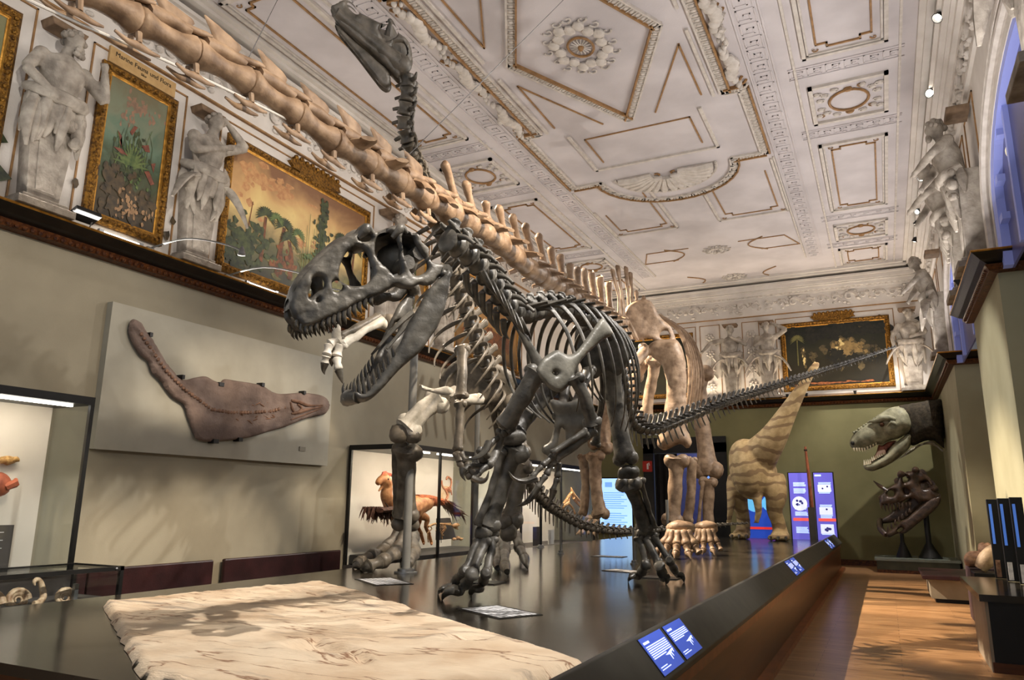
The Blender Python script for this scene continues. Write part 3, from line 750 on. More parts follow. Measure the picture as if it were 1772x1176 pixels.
# --- gold lines and stucco strips on the upper walls
b = MB()
def rectline(W, u0, u1, v0, v1, w_=.022, d=.018):
    for a0, a1, c0, c1 in ((u0, u1, v0, v0+w_), (u0, u1, v1-w_, v1), (u0, u0+w_, v0, v1), (u1-w_, u1, v0, v1)):
        b.prism([(a0, c0), (a1, c0), (a1, c1), (a0, c1)], W, 0, d)
for u0, u1 in ((.6, 4.52), (5.24, 6.72), (7.36, 11.28), (11.95, 13.45), (14.2, 18.2), (19, 23.4)): rectline(WL, u0, u1, 4.94, 7.48)
for u0, u1 in ((-2.68, .68), (-5.08, -4.42), (-3.72, -3.18), (-8.4, -5.2)): rectline(WB, u0, u1, 4.96, 7.46)
for u0, u1 in ((-13.9, -12.85), (-12.5, -11.4), (-20, -18.4), (-24, -20.4)): rectline(WR, u0, u1, 4.96, 7.46)
struct('trim_16', b, M['goldline'], smooth=False)
b = MB(); rnd = random.Random(2)
for cu in (-4.75, -3.45):                                      # hanging flower reliefs
    for k in range(4):
        v = 7.05-.55*k
        for j in range(7):
            a = 2*math.pi*j/7; b.ball(WB(cu+.10*math.cos(a), v+.09*math.sin(a), .03), (.055, .04, .05), 6, 4)
        b.ball(WB(cu, v, .05), .05, 6, 4); b.tube([WB(cu, v-.1, .02), WB(cu+.02, v-.3, .02), WB(cu, v-.48, .02)], .014, 5)
        for sx in (-1, 1):
            q = [WB(cu+sx*(.05+.13*math.sin(t*.4)), v-.16-.05*t*.6+.03*math.cos(t), .02) for t in range(6)]
            b.tube(q, [.02, .03, .028, .024, .02, .012], 5)
struct('trim_17', b, M['relief'])
# --- herm statues
def statue(W, u, label, arms, lean=0, seed=1, s=1.0, head='curly', drap='leaf', out=.0, turn=0):
    rnd = random.Random(seed)
    e = empty('herm_statue', W(u, LT+.013, .18), label, 'statue', 'stucco herm figures along the upper walls')
    P = lambda a, v, w_: W(u+a*s, LT+.013+v*s, .02+w_*s+out)
    b = MB()                                                   # pedestal that widens upward
    b.prism([(-.34, 0), (.34, 0), (.34, .09), (-.34, .09)], P, 0, .40)
    b.prism([(-.27, .09), (.27, .09), (.27, .15), (-.27, .15)], P, 0, .34)
    q = [(-.19, .15), (.19, .15), (.30, 1.45), (-.30, 1.45)]
    b.prism(q, P, 0, .27)
    b.prism([(-.11, .25), (.11, .25), (.18, 1.35), (-.18, 1.35)], P, .27, .285)
    b.build('pedestal', M['statue'], e, smooth=False, bevel=.008)
    b = MB()                                                   # body: one fused figure
    L_ = lean
    B = lambda a, v, w_: P(a+L_*max(0, v-1.2)*.35*turn, v, w_+max(0, v-1.2)*L_*.35)
    b.tube([B(0, 1.12, .20), B(0, 1.32, .24), B(0, 1.52, .24), B(0, 1.74, .27), B(0, 1.92, .27), B(0, 2.02, .26)], [(.22, .19), (.25, .20), (.20, .16), (.255, .19), (.26, .16), (.12, .11)], 14, up=W.w, sub=3)
    b.tube([B(0, 1.96, .27), B(.0, 2.08, .30), B(.01, 2.14, .32)], [.085, .075, .07], 8)
    hc = B(.02+turn*.03, 2.25, .34)
    b.ball(hc, (.105, .125, .14), 12, 9, (W.u, W.w, V((0, 0, 1))))
    fd = (W.w+W.u*turn*.6).normalized(); sd = fd.cross(V((0, 0, 1)))
    b.ball(hc+fd*.118-V((0, 0, .01)), (.02, .035, .035), 6, 5, (sd, fd, V((0, 0, 1))))       # nose
    b.ball(hc+fd*.085-V((0, 0, .09)), (.045, .045, .035), 6, 5, (sd, fd, V((0, 0, 1))))      # chin
    b.ball(hc+fd*.10+V((0, 0, .035)), (.08, .03, .016), 6, 4, (sd, fd, V((0, 0, 1))))        # brow
    for sx in (-1, 1):
        b.ball(hc+sd*sx*.105-V((0, 0, .01)), (.02, .03, .035), 6, 4)
        b.ball(B(sx*.11, 1.80, .41), (.10, .06, .085), 8, 6, (W.u, W.w, V((0, 0, 1))))
    for side, el, ha in arms:
        sh = B(side*.27, 1.93, .26); e1, h1 = B(*el), B(*ha)
        b.ball(sh, .10, 8, 6); b.tube([sh, (sh+e1)/2, e1], [.088, .08, .06], 8, sub=2); b.tube([e1, (e1+h1)/2, h1], [.062, .062, .042], 8, sub=2)
        d = (h1-e1).normalized(); b.ball(h1+d*.04, (.045, .06, .055), 7, 5)
        n = d.orthogonal()
        for k in range(4): b.tube([h1+d*.06+n*(.02*(k-1.5)), h1+d*.13+n*(.026*(k-1.5))], [.014, .009], 5)
    o = b.build('body', M['statue'], e)
    r = o.modifiers.new('fuse', 'REMESH'); r.mode = 'VOXEL'; r.voxel_size = .026*s; r.use_smooth_shade = True
    b = MB()                                                   # hair
    for k in range(26):
        a = rnd.uniform(0, 6.28); t = rnd.uniform(0, 1.6); d = V((0, 0, 1))*math.cos(t)+(W.u*math.cos(a)+W.w*math.sin(a))*math.sin(t)
        if d.dot(fd) > .62 and d.z < .6: continue
        b.ball(hc+d*.125, rnd.uniform(.035, .055), 6, 4)
    if head == 'beard':
        q = MB()
        for k in range(9): q.ball(hc+fd*.09+sd*rnd.uniform(-.06, .06)-V((0, 0, rnd.uniform(.09, .19))), .04, 6, 4)
        q.build('beard', M['statue'], e)
    b.build('hair', M['statue'], e)
    b = MB()                                                   # cloth folds round the hips and hanging ends
    for k in range(9):
        a0 = -1.25+2.5*k/8
        q = []
        for t in range(6):
            f = t/5; a = a0+.25*math.sin(k*1.7+seed); dv = 1.42-.05*math.cos(k)-(.46+.20*math.sin(k*2.1+seed))*f
            q.append(P((.28+.05*f)*math.sin(a)*1.15, dv, .18+.24*math.cos(a)*(1-.35*f)))
        b.tube(q, [(.05, .06), (.065, .07), (.07, .07), (.06, .06), (.045, .045), (.015, .015)], 7, sub=2)
    q = [P(-.34*math.cos(t*.5)*1.0, 1.50-.10*math.sin(t*.5), .16+.30*math.sin(t*.5)) for t in range(7)]
    b.tube(q, [.05, .075, .085, .08, .085, .075, .05], 8, sub=2)
    b.build('drapery', M['statue'], e, rough=(.015, 6))
    b = MB()
    if drap == 'leaf':
        for k in range(8):
            a = -1.1+2.2*k/7+rnd.uniform(-.1, .1); ln = rnd.uniform(.42, .62)
            q = [P(.12*math.sin(a)*2*(1+.4*t), 1.22+ln*(t*.9-.2)*1.0, .28+.12*math.sin(t*3)) for t in (0, .35, .7, 1)]
            b.tube(q, [(.03, .02), (.08, .02), (.07, .02), (.005, .005)], 7, up=W.w, sub=2)
        for sx, n in ((1, 5), (-1, 3)):
            q = [P(sx*(.18+.10*t), 1.28-.02*t*t*1.4+.04*t, .33+.03*t) for t in range(6)]
            b.tube(q, [(.06, .03), (.11, .03), (.12, .03), (.10, .03), (.07, .03), (.02, .02)], 7, up=(0, 0, 1), sub=2)
            q = [P(sx*.30-.04*t*sx, 1.10-.09*t, .30) for t in range(5)]
            b.tube(q, [.05, .045, .05, .035, .012], 6, sub=2)
    else:
        for k in range(14): b.ball(P(rnd.uniform(.05, .36), rnd.uniform(.95, 1.45), .34), rnd.uniform(.05, .09), 6, 5)
        for k in range(4):
            q = [P(-.30+.07*k, 1.35, .30), P(-.36+.08*k, 1.05, .33), P(-.30+.06*k, .72+.06*k, .30)]
            b.tube(q, [(.07, .05), (.08, .05), (.02, .02)], 7, sub=3)
    b.build('foliage', M['statue'], e)
    b = MB()
    b.prism([(-.20, 2.38), (.20, 2.38), (.24, 2.47), (-.24, 2.47)], P, 0, .30)
    b.build('capital', M['capital'], e, smooth=False, bevel=.01)
    return e
A1_ = [(1, (.52, 1.66, .36), (.40, 2.02, .46)), (-1, (-.44, 1.66, .30), (-.20, 1.42, .46))]
A2_ = [(1, (.62, 2.10, .36), (.22, 2.33, .36)), (-1, (-.36, 1.64, .40), (.16, 1.88, .50))]
A3_ = [(1, (.42, 1.66, .40), (.06, 1.55, .50)), (-1, (-.46, 1.60, .28), (-.42, 1.26, .36))]
A4_ = [(1, (.40, 1.72, .50), (.06, 1.60, .72)), (-1, (-.42, 1.74, .44), (-.16, 1.42, .66))]
A5_ = [(1, (.52, 1.70, .40), (.12, 1.95, .55)), (-1, (-.60, 1.85, .42), (-.82, 1.60, .50))]
statue(WL, 4.80, 'stucco herm with bearded head and bent arm left of the undersea painting', A1_, seed=3, head='beard', drap='fruit', turn=.7, s=.99, out=-.08)
statue(WL, 7.02, 'stucco herm with arm raised behind its head between undersea and palm paintings', A2_, seed=5, drap='leaf', s=.99, out=-.08)
statue(WL, 11.65, 'stucco herm right of the palm painting, above the long dinosaur skull', A3_, seed=6, s=1.03)
statue(WL, 13.86, 'stucco herm seen between the neck bones and ribs', A1_, seed=7, s=1.0)
statue(WB, -4.06, 'left one of the paired stucco herms on the far wall', A5_, seed=8, turn=.5)
statue(WB, -2.94, 'right one of the paired stucco herms on the far wall', A2_, seed=9, turn=-.5)
statue(WB, 1.03, 'stucco herm right of the dark forest painting in the far corner', A3_, seed=10)
statue(WR, -11.85, 'nearest stucco herm on the right wall beside the arched window', A4_, seed=12, lean=.3, head='beard', drap='fruit')
statue(WR, -13.45, 'second stucco herm on the right wall with cloth hanging over its pedestal', A4_, seed=13, lean=.45, drap='fruit')
statue(WR, -18.75, 'stucco herm on the right wall near the far corner, arms stretched out', A4_, seed=14, lean=.5)
statue(WR, -6.45, 'stucco herm at the top right edge of the view', A4_, seed=15, lean=.4)
# --- lamps on the ledge and on the ceiling track
M['bulb'] = mat('lit_lamp_glass', (255, 246, 230), None, .4, emit=22)
M['tubeglow'] = mat('lit_tube', (255, 246, 232), None, .4, emit=5)
def goose(W, u, v1, u2, label):
    e = empty('picture_lamp', W(u, LT+.01, .16), label, 'lamp', 'picture lamps on the ledges')
    b = MB(); b.prism([(u-.05, LT+.012), (u+.05, LT+.012), (u+.05, LT+.06), (u-.05, LT+.06)], W, .10, .2); b.build('base', M['greymetal'], e, smooth=False)
    b = MB(); b.tube([W(u, LT+.05, .18), W(u+(u2-u)*.3, LT+.05+v1*.9, .5), W(u+(u2-u)*.7, LT+.05+v1, .75), W(u2, LT+.05+v1*.85, .86)], .012, 6, sub=4); b.build('arm', M['greymetal'], e)
    b = MB(); p = W(u2, LT+.05+v1*.85, .86); b.lathe([(.012, .06), (.03, .03), (.055, -.05), (.06, -.07), (.03, -.075)], p, (0, 0, 1), 10); b.build('lamp_head', M['steel'], e)
    return e
goose(WL, 6.28, .20, 7.22, 'grey gooseneck lamp under the right corner of the undersea painting')
goose(WL, 7.62, .22, 8.85, 'grey gooseneck lamp at the lower left corner of the palm painting')
goose(WL, 8.95, .20, 9.7, 'grey gooseneck lamp under the middle of the palm painting')
def bar(W, u0, u1, label):
    e = empty('tube_lamp', W((u0+u1)/2, LT+.01, .12), label, 'lamp', 'tube lamps on the ledges')
    b = MB(); b.prism([(u0, LT+.012), (u1, LT+.012), (u1, LT+.04), (u0, LT+.04)], W, .10, .18); b.build('housing', M['white'], e, smooth=False)
    b = MB(); b.tube([W(u0+.05, LT+.06, .14), W(u1-.05, LT+.06, .14)], .016, 8); b.build('tube', M['tubeglow'], e)
    for u in (u0+.04, u1-.04):
        b = MB(); b.prism([(u-.03, LT+.03), (u+.03, LT+.03), (u+.03, LT+.085), (u-.03, LT+.085)], W, .115, .165); b.build('socket', M['steel'], e, smooth=False)
bar(WL, 5.55, 6.2, 'white tube lamp on the ledge under the undersea painting')
bar(WL, 8.0, 8.7, 'white tube lamp on the ledge under the palm painting')
e = empty('flood_lamp', WL(5.22, LT+.01, .25), 'dark flood lamp lying on the ledge at the lower left of the undersea painting', 'lamp')
b = MB(); c = WL(5.27, LT+.13, .28); b.obox(c, (0, 1, 0), V((.8, 0, .35)).normalized(), V((-.35, 0, .8)).normalized(), .16, .10, .03); b.build('housing', M['black'], e, smooth=False, bevel=.008)
b = MB(); b.tube([WL(5.15, LT+.11, .26), WL(5.15, LT+.02, .22), WL(5.39, LT+.02, .22), WL(5.39, LT+.11, .26)], .012, 6); b.build('bracket', M['greymetal'], e)
def spotlet(loc, aim, label, grp, sz=.06):
    e = empty('spotlight', loc, label, 'lamp', grp)
    d = (V(aim)-V(loc)).normalized()
    b = MB(); b.lathe([(sz*.55, -sz*1.6), (sz*.7, -sz*1.4), (sz*.8, 0), (sz*1.05, sz*.7), (sz*.9, sz*.72), (sz*.7, 0)], V(loc), d, 12); b.build('lamp_body', M['black'], e)
    b = MB(); b.ball(V(loc)+d*sz*.25, sz*.62, 8, 6); b.build('bulb', M['bulb'], e)
    return e, d
e0 = empty('track_rail', (1.27, 14, 8.6), 'thin dark lamp track hung under the right edge of the ceiling', 'lamp rail')
b = MB()
b.box(1.255, 1.285, 8.6, 22.5, 8.565, 8.59); b.build('rail', M['black'], e0, smooth=False)
for y in (9, 12, 15, 18, 21):
    b = MB(); b.tube([(1.27, y, 8.585), (1.27, y, 8.8)], .008, 5); b.build('hanger', M['steel'], e0)
for (y, aim, nm) in ((10.97, (-3, 7.5, 2.8), 'track spotlight nearest the viewer, at the top edge of the view'), (13.2, (-1.8, 8, 6.0), 'brightest track spotlight, second from the top along the ceiling track'), (16.87, (-3.7, 15.2, 3.0), 'third track spotlight down, alone on its stretch of track'),
                     (18.9, (-4.1, 14.5, 4.6), 'upper one of the close pair of track spotlights'), (19.7, (-3.1, 21.3, 2.6), 'lower one of the close pair of track spotlights'), (21.0, (-2, 23.6, 1.5), 'farthest track spotlight, above the arms of the corner herm')):
    e, d = spotlet((1.27, y, 8.47), aim, nm, 'spotlights on the ceiling track', .075)
    b = MB(); b.tube([(1.27, y, 8.50), (1.27, y, 8.57)], .015, 6); b.build('bracket', M['black'], e)
for (y, z) in ((12.0, 5.08), (12.5, 5.07), (13.0, 5.10)):
    spotlet((1.30, y, z), (.2, y+.6, 8), {12.0: 'nearest small lit lamp on the right ledge under the herms', 12.5: 'middle small lit lamp on the right ledge under the herms', 13.0: 'farthest small lit lamp on the right ledge under the herms'}[y], 'lit lamps on the right ledge', .05)
for x in (-3.2, -2.9, -2.45, -1.9, -.55):
    spotlet((x, YB-.22, LT+.07), (x, YB-.1, 7), {-3.2: 'lit lamp on the far ledge, leftmost under the paired herms', -2.9: 'lit lamp on the far ledge under the right paired herm', -2.45: 'lit lamp on the far ledge at the left corner of the dark painting', -1.9: 'lit lamp on the far ledge, left of the pale dinosaur neck tip', -.55: 'lit lamp on the far ledge under the middle of the dark painting'}[x], 'lit lamps on the far ledge', .05)
e = empty('dish_lamp', (1.9, 10.7, 5.9), 'round white dish lamp in front of the blue arched window', 'lamp')
c = atx(1752, 262, 1.75)
b = MB(); d = V((-.75, -.5, -.45)).normalized(); b.lathe([(.0, .04), (.07, .028), (.10, 0), (.09, -.01), (.06, .015), (0, .02)], c, -d, 14); b.build('shade', mat('lit_dish', (250, 238, 205), None, .5, emit=.2), e)
b = MB(); b.tube([c-d*.05, c-d*.2+V((0, 0, .02)), c-d*.5+V((.3, .1, -.05))], .025, 6); b.build('arm', M['black'], e)
# ================================================================ the long black platform
PZ = .75
M['platform'] = mat('polished_black_top', (40, 36, 30), (56, 51, 43), .16, 1.2, .03, 7, spec=.6)
M['rail'] = mat('matt_dark_rail', (60, 59, 54), (70, 69, 63), .5, 6)
M['skirt'] = mat('dark_stained_wood', (74, 42, 22), (98, 56, 28), .28, 2, .04, 30, stretch=(1, .25, 6))
PX0, PX1, PY0, PY1 = -6.72, -1.40, 2.70, 22.55
plat = empty('exhibition_platform', (-4.05, 12.6, 0), 'long low platform with polished black top carrying the skeletons', 'platform')
b = MB(); b.box(PX0, PX1, PY0, PY1, PZ-.06, PZ); b.build('top', M['platform'], plat, smooth=False)
b = MB(); b.box(PX0+.12, PX1+.17, PY0+.12, PY1-.1, 0, PZ-.06); b.build('skirt', M['skirt'], plat, smooth=False)
b = MB()
prof = [(PX1-.02, PZ), (PX1+.01, PZ+.15), (PX1+.05, PZ+.155), (PX1+.225, PZ-.05), (PX1+.225, PZ-.085), (PX1-.02, PZ-.085)]
b.prism(prof, lambda u, v, t: (u, t, v), 1.6, PY1); b.build('rail', M['rail'], plat, smooth=False, bevel=.006)
b = MB(); b.box(PX1+.17, PX1+.20, 1.6, PY1-.1, .58, PZ-.085); b.build('rail_trim', mat('reddish_wood_trim', (104, 50, 26), (134, 70, 36), .3, 8), plat, smooth=False)
b = MB(); b.box(PX1+.17, PX1+.27, 1.6, PY1-.1, 0, .06); b.build('kick_board', mat('kick_board_brown', (120, 62, 34), (146, 84, 46), .3, 8), plat, smooth=False)
# --- lit screens let into the rail
M['screen'] = mat('blue_lit_screen', (78, 108, 206), (112, 120, 214), .3, 9, emit=0)
def scr_mat(name, c, e):
    m = mat(name, c, None, .25, emit=e); return m
M['scr'] = scr_mat('lit_screen_blue', (66, 92, 196), .55)
M['scr_text'] = scr_mat('lit_screen_text', (214, 226, 255), .9)
ra, rb = V((PX1+.05, 0, PZ+.155)), V((PX1+.225, 0, PZ-.05))
rdn = (rb-ra).normalized(); rn = V((-rdn.z, 0, rdn.x)); rn = rn if rn.x > 0 else -rn
def screen(y0, y1, label, lines=6, flip=0):
    e = empty('info_screen', (PX1+.14, (y0+y1)/2, PZ+.05), label, 'screen', 'pairs of lit screens in the platform rail')
    L_ = (rb-ra).length
    P = lambda u, v, t: ra+V((0, y0+(y1-y0)*u, 0))+rdn*(L_*(.06+.86*v))+rn*t
    b = MB(); b.prism([(-.02, -.01), (1.02, -.01), (1.02, 1.01), (-.02, 1.01)], P, -.004, .004); b.build('bezel', M['black'], e, smooth=False)
    b = MB(); b.prism([(0, 0), (1, 0), (1, 1), (0, 1)], P, .004, .006); b.build('display', M['scr'], e, smooth=False)
    b = MB()
    def R_(u0, u1, v0, v1): b.prism([(u0, v0), (u1, v0), (u1, v1), (u0, v1)], P, .006, .0075)
    R_(.06, .3, .12, .18)
    for k in range(lines): R_(.06, .94 if k < lines-1 else .62, .24+.052*k, .268+.052*k)
    R_(.06, .35, .80, .825); R_(.06, .46, .86, .885)
    # little two-legged dinosaur silhouette
    for pl in ([(.52, .62), (.66, .60), (.80, .57), (.92, .55), (.94, .58), (.84, .62), (.72, .66), (.6, .645)], [(.68, .64), (.73, .64), (.71, .74), (.70, .80), (.68, .80), (.68, .72)], [(.76, .63), (.79, .62), (.80, .70), (.79, .75), (.77, .70)], [(.88, .56), (.91, .57), (.90, .66), (.88, .66)]):
        b.prism(pl, P, .006, .0075)
    b.build('screen_text', M['scr_text'], e, smooth=False)
screen(4.33, 4.78, 'nearest lit blue info screen in the platform rail, seven lines of text', 7)
screen(4.85, 5.28, 'second lit blue info screen from the viewer in the platform rail', 5)
screen(11.2, 11.7, 'near one of the middle pair of screens in the platform rail', 6)
screen(11.8, 12.3, 'far one of the middle pair of screens in the platform rail', 6)
screen(18.6, 19.1, 'near one of the last pair of screens at the far end of the rail', 6)
screen(19.3, 19.8, 'far one of the last pair of screens at the far end of the rail', 6)
# --- floor labels: thin white printed sheets on the black top
M['sheet'] = mat('white_printed_sheet', (214, 214, 214), (188, 188, 190), .5, 40)
def sheet(c, ax, hx, hy, label, rows=7):
    e = empty('floor_label', (c[0], c[1], PZ), label, 'label', 'printed labels on the platform')
    a = V((math.cos(ax), math.sin(ax), 0)); n = V((-a.y, a.x, 0)); cc = V((c[0], c[1], PZ))
    b = MB(); b.obox(cc+V((0, 0, .003)), a, n, V((0, 0, 1)), hx+.03, hy+.03, .003); b.build('backing', M['black'], e, smooth=False)
    b = MB()
    rnd = random.Random(int(c[0]*100))
    for k in range(rows):
        u = -hx
        while u < hx*.95:
            w_ = rnd.uniform(.06, .16); w_ = min(w_, hx-u)
            b.obox(cc+a*(u+w_/2)+n*(hy*(2*(k+.5)/rows-1))+V((0, 0, .0066)), a, n, V((0, 0, 1)), w_/2*.93, hy/rows*.74, .0006); u += w_+.012
    b.build('print', M['sheet'], e, smooth=False)
sheet((-5.28, 7.34), -.62, .34, .20, 'white printed label on the black top before the far left skeleton foot')
sheet((-3.02, 5.86), -.5, .30, .19, 'white printed label on the black top beside the tan rock slab')
sheet((-3.3, 10.2), -.3, .26, .13, 'white printed label on the black top behind the black clawed foot')
sheet((-4.45, 12.85), .0, .26, .12, 'white printed label on the black top near the low tail')
# --- the tan trackway slab
def slab_mat():
    m = mat('trackway_limestone', (206, 176, 142), (234, 212, 182), .42, 2.2, .8, 18, stretch=(1, 1, 1), lo=.3, hi=.62, spec=.5)
    nt = m.node_tree; N = nt.nodes; L = nt.links
    tc = N.new('ShaderNodeTexCoord'); mp = N.new('ShaderNodeMapping'); mp.inputs['Rotation'].default_value = (0, 0, R(33)); mp.inputs['Scale'].default_value = (.5, 2.6, 1)
    n = N.new('ShaderNodeTexNoise'); n.inputs['Scale'].default_value = 1.3; n.inputs['Detail'].default_value = 9; n.inputs['Roughness'].default_value = .65
    L.new(tc.outputs['Object'], mp.inputs[0]); L.new(mp.outputs[0], n.inputs['Vector'])
    r = N.new('ShaderNodeValToRGB'); r.color_ramp.elements[0].position = .56; r.color_ramp.elements[1].position = .68
    L.new(n.outputs[0], r.inputs[0])
    n3 = N.new('ShaderNodeTexNoise'); n3.inputs['Scale'].default_value = 5; n3.inputs['Detail'].default_value = 8; n3.inputs['Roughness'].default_value = .7
    L.new(mp.outputs[0], n3.inputs['Vector']); bp = N.new('ShaderNodeBump'); bp.inputs['Strength'].default_value = .9; bp.inputs['Distance'].default_value = .05
    L.new(n3.outputs[0], bp.inputs['Height']); L.new(bp.outputs[0], N['Principled BSDF'].inputs['Normal'])
    mx = N.new('ShaderNodeMix'); mx.data_type = 'RGBA'; L.new(r.outputs[0], mx.inputs[0]); L.new(N[m['ramp']].outputs[0], mx.inputs[6]); mx.inputs[7].default_value = lin((140, 124, 110))
    n4 = N.new('ShaderNodeTexNoise'); n4.inputs['Scale'].default_value = 1.6; n4.inputs['Detail'].default_value = 7; L.new(mp.outputs[0], n4.inputs['Vector'])
    r4 = N.new('ShaderNodeValToRGB'); e = r4.color_ramp.elements; e[0].position = .488; e[0].color = (1, 1, 1, 1); e[1].position = .512; e[1].color = (1, 1, 1, 1); q = e.new(.5); q.color = lin((150, 112, 84))
    L.new(n4.outputs[0], r4.inputs[0]); m4 = N.new('ShaderNodeMix'); m4.data_type = 'RGBA'; m4.blend_type = 'MULTIPLY'; m4.inputs[0].default_value = 1
    L.new(mx.outputs[2], m4.inputs[6]); L.new(r4.outputs[0], m4.inputs[7])
    L.new(m4.outputs[2], N['Principled BSDF'].inputs['Base Color'])
    return m
SA, SB, SC_, SD = V((-6.05, 4.40)), V((-5.66, 6.72)), V((-1.56, 4.12)), V((-1.95, 2.74))
poly = []
for a, c, n in ((SA, SB, 16), (SB, SC_, 34), (SC_, SD, 10), (SD, V((-3.4, 2.74)), 8), (V((-3.4, 2.74)), SA, 22)):
    for k in range(n):
        p = a+(c-a)*(k/n); poly.append((p.x+random.Random(k*7+n).uniform(-.008, .008), p.y+random.Random(k*3+n).uniform(-.010, .010)))
ax = (SC_-SB).normalized(); nx = V((-ax.y, ax.x))
def slab_h(u, v):
    s, t = V((u, v)).dot(ax), V((u, v)).dot(nx)
    h = .055+.018*noise.noise(V((s*.9, t*1.5, 1)))+.010*noise.noise(V((s*1.2, t*9, 5)))+.006*noise.noise(V((s*4, t*16, 8)))
    # footprints pressed into it
    for (fx, fy, r) in ((-3.05, 3.62, .28), (-3.9, 5.35, .22), (-2.4, 4.25, .2), (-5.0, 5.7, .22)):
        d = math.hypot(u-fx, (v-fy)*1.6); h += .030*math.exp(-((d-r)/.09)**2)-.038*math.exp(-(d/r/.8)**2)
    c = abs((v-fy) if False else (t-(V((-3.0, 3.72)).dot(nx)+.05*math.sin(s*7))))
    if -.4 < s-V((-3.0, 3.7)).dot(ax) < .45: h -= .05*math.exp(-(c/.03)**2)
    return h
b = MB()
b.plate(poly, lambda u, v, t: (u, v, PZ+.004+(t if t > 0 else 0)), lambda u, v: max(.012, slab_h(u, v)), step=.036, edge=.06, smooth=False)
o = b.build('trackway_slab', slab_mat(), angle=80)
tag(o, 'large tan rock slab with fossil footprints lying on the platform', 'rock slab')
# --- support poles on the platform
def pole(x, y, z1, r, label, grp='steel support poles', m='greymetal', z0=PZ):
    e = empty('support_pole', (x, y, z0), label, 'pole', grp)
    b = MB(); b.lathe([(r*2.8, 0), (r*2.8, .015), (r*2.0, .02), (r*2.0, .05), (r*1.3, .06)], (x, y, z0), (0, 0, 1), 16); b.build('foot_flange', M['steel'], e)
    b = MB(); b.tube([(x, y, z0+.05), (x, y, z1)], r, 12); b.build('shaft', M[m], e)
    return e
pole(-5.69, 8.39, 3.75, .055, 'thick grey pole rising beside the left skeleton foot')
pole(-5.62, 10.1, 4.3, .04, 'grey pole between the left foot and the bent black leg', m='greymetal')
pole(-5.46, 13.07, 1.33, .022, 'short thin pole under the low tail, left of the black leg', 'tail poles')
pole(-3.57, 11.48, 1.30, .022, 'short thin pole under the low tail behind the black leg', 'tail poles')
pole(-4.07, 15.45, 1.75, .03, 'short pole before the big hind foot of the long-necked skeleton', 'tail poles')
pole(-6.55, 14.6, 2.2, .03, 'dark post in front of the small lit skeleton', m='black')
# ================================================================ left wall: mounted fossil panel
p = empty('display_board', (XL+.003, 8.05, 2.24), 'large grey wall panel behind the crocodile-like fossil', 'panel')
b = MB(); b.box(XL+.003, XL+.11, 5.90, 10.22, 2.25, 4.12); b.build('board', mat('panel_grey', (150, 148, 136), (158, 156, 144), .7, 3), p, smooth=False)
b = MB(); b.box(XL+.11, XL+.125, 9.49, 9.63, 2.46, 2.53); b.build('small_label', mat('label_grey', (120, 116, 104), None, .6), p, smooth=False)
fx = XL+.17
def fpt(u, v, t):                                             # traced on the photograph, laid on the plane of the panel
    q = atx(180+u*420/1772, 530+v*270/1139, XL+.16); return q+V((t, 0, 0))
F_out = [(205, 95), (262, 112), (300, 175), (340, 230), (395, 310), (430, 385), (480, 440), (545, 520), (600, 535), (660, 520), (740, 510), (800, 540), (850, 555), (880, 530), (980, 545), (1080, 560), (1160, 580), (1260, 635), (1400, 632), (1480, 632), (1590, 650), (1635, 690), (1635, 750), (1600, 790), (1500, 810), (1430, 835), (1320, 880), (1210, 910), (1100, 945), (980, 970), (830, 985), (740, 985), (670, 965), (645, 900), (610, 800), (580, 715), (510, 670), (450, 600), (410, 540), (350, 480), (320, 400), (260, 350), (200, 250), (178, 160)]
def spine_y(u):
    pts = [(190, 110), (330, 330), (440, 480), (560, 600), (680, 690), (760, 750), (900, 775), (1050, 775), (1200, 765), (1330, 730), (1460, 745), (1600, 725)]
    for (a, b_), (c, d) in zip(pts, pts[1:]):
        if a <= u <= c: return b_+(d-b_)*(u-a)/(c-a)
    return 725
def F_mid(u, v):
    d = v-spine_y(u); s = 0
    s += .020*math.exp(-(d/22)**2)*(1+.5*math.sin(u*.12))
    s += .012*noise.noise(V((u*.016, v*.016, 3)))+.008*noise.noise(V((u*.05, v*.05, 9)))
    if u < 640: s += .012*math.sin((v-u)*.09)*math.exp(-(d/60)**2)
    if 880 < u < 1330: s += .010*math.sin(u*.055+d*.01)*math.exp(-(d/90)**2)
    return s
f = empty('marine_reptile_fossil', (fx, 8.2, 2.7), 'brown crocodile-like fossil with bent tail mounted on the grey panel', 'fossil')
M['fossil'] = mat('brown_shale', (98, 84, 78), (124, 108, 100), .75, 3.5, .5, 30)
b = MB(); b.plate(F_out, fpt, .05, step=13, edge=20, mid=F_mid); b.build('slab', M['fossil'], f, angle=60)
b = MB()
M['fossilbone'] = mat('fossil_bone_brown', (92, 66, 50), (128, 98, 80), .6, 9, .3, 40)
for k in range(52):
    u = 250+k*20.5
    if u > 1310: break
    v = spine_y(u); b.ball(fpt(u, v, .062), (.024, .030, .028), 6, 5)
b.build('backbone', M['fossilbone'], f)
b = MB()
for sd in (-1, 1):
    b.tube([fpt(1350, 735+sd*48, .05), fpt(1400, 735+sd*38, .07), fpt(1460, 738+sd*16, .075), fpt(1530, 732+sd*8, .07), fpt(1600, 724+sd*3, .06)], [.02, .03, .024, .016, .006], 7, sub=3)
b.tube([fpt(1345, 700, .05), fpt(1350, 740, .06), fpt(1380, 790, .05)], [.02, .025, .02], 6, sub=2)
b.tube([fpt(1390, 715, .07), fpt(1420, 745, .075), fpt(1390, 775, .07)], [.016, .02, .016], 6, sub=2)
b.tube([fpt(1345, 828, .05), fpt(1450, 790, .06), fpt(1560, 745, .06)], .012, 6, sub=2)
b.build('skull', M['fossilbone'], f)
rnd = random.Random(6); b = MB()
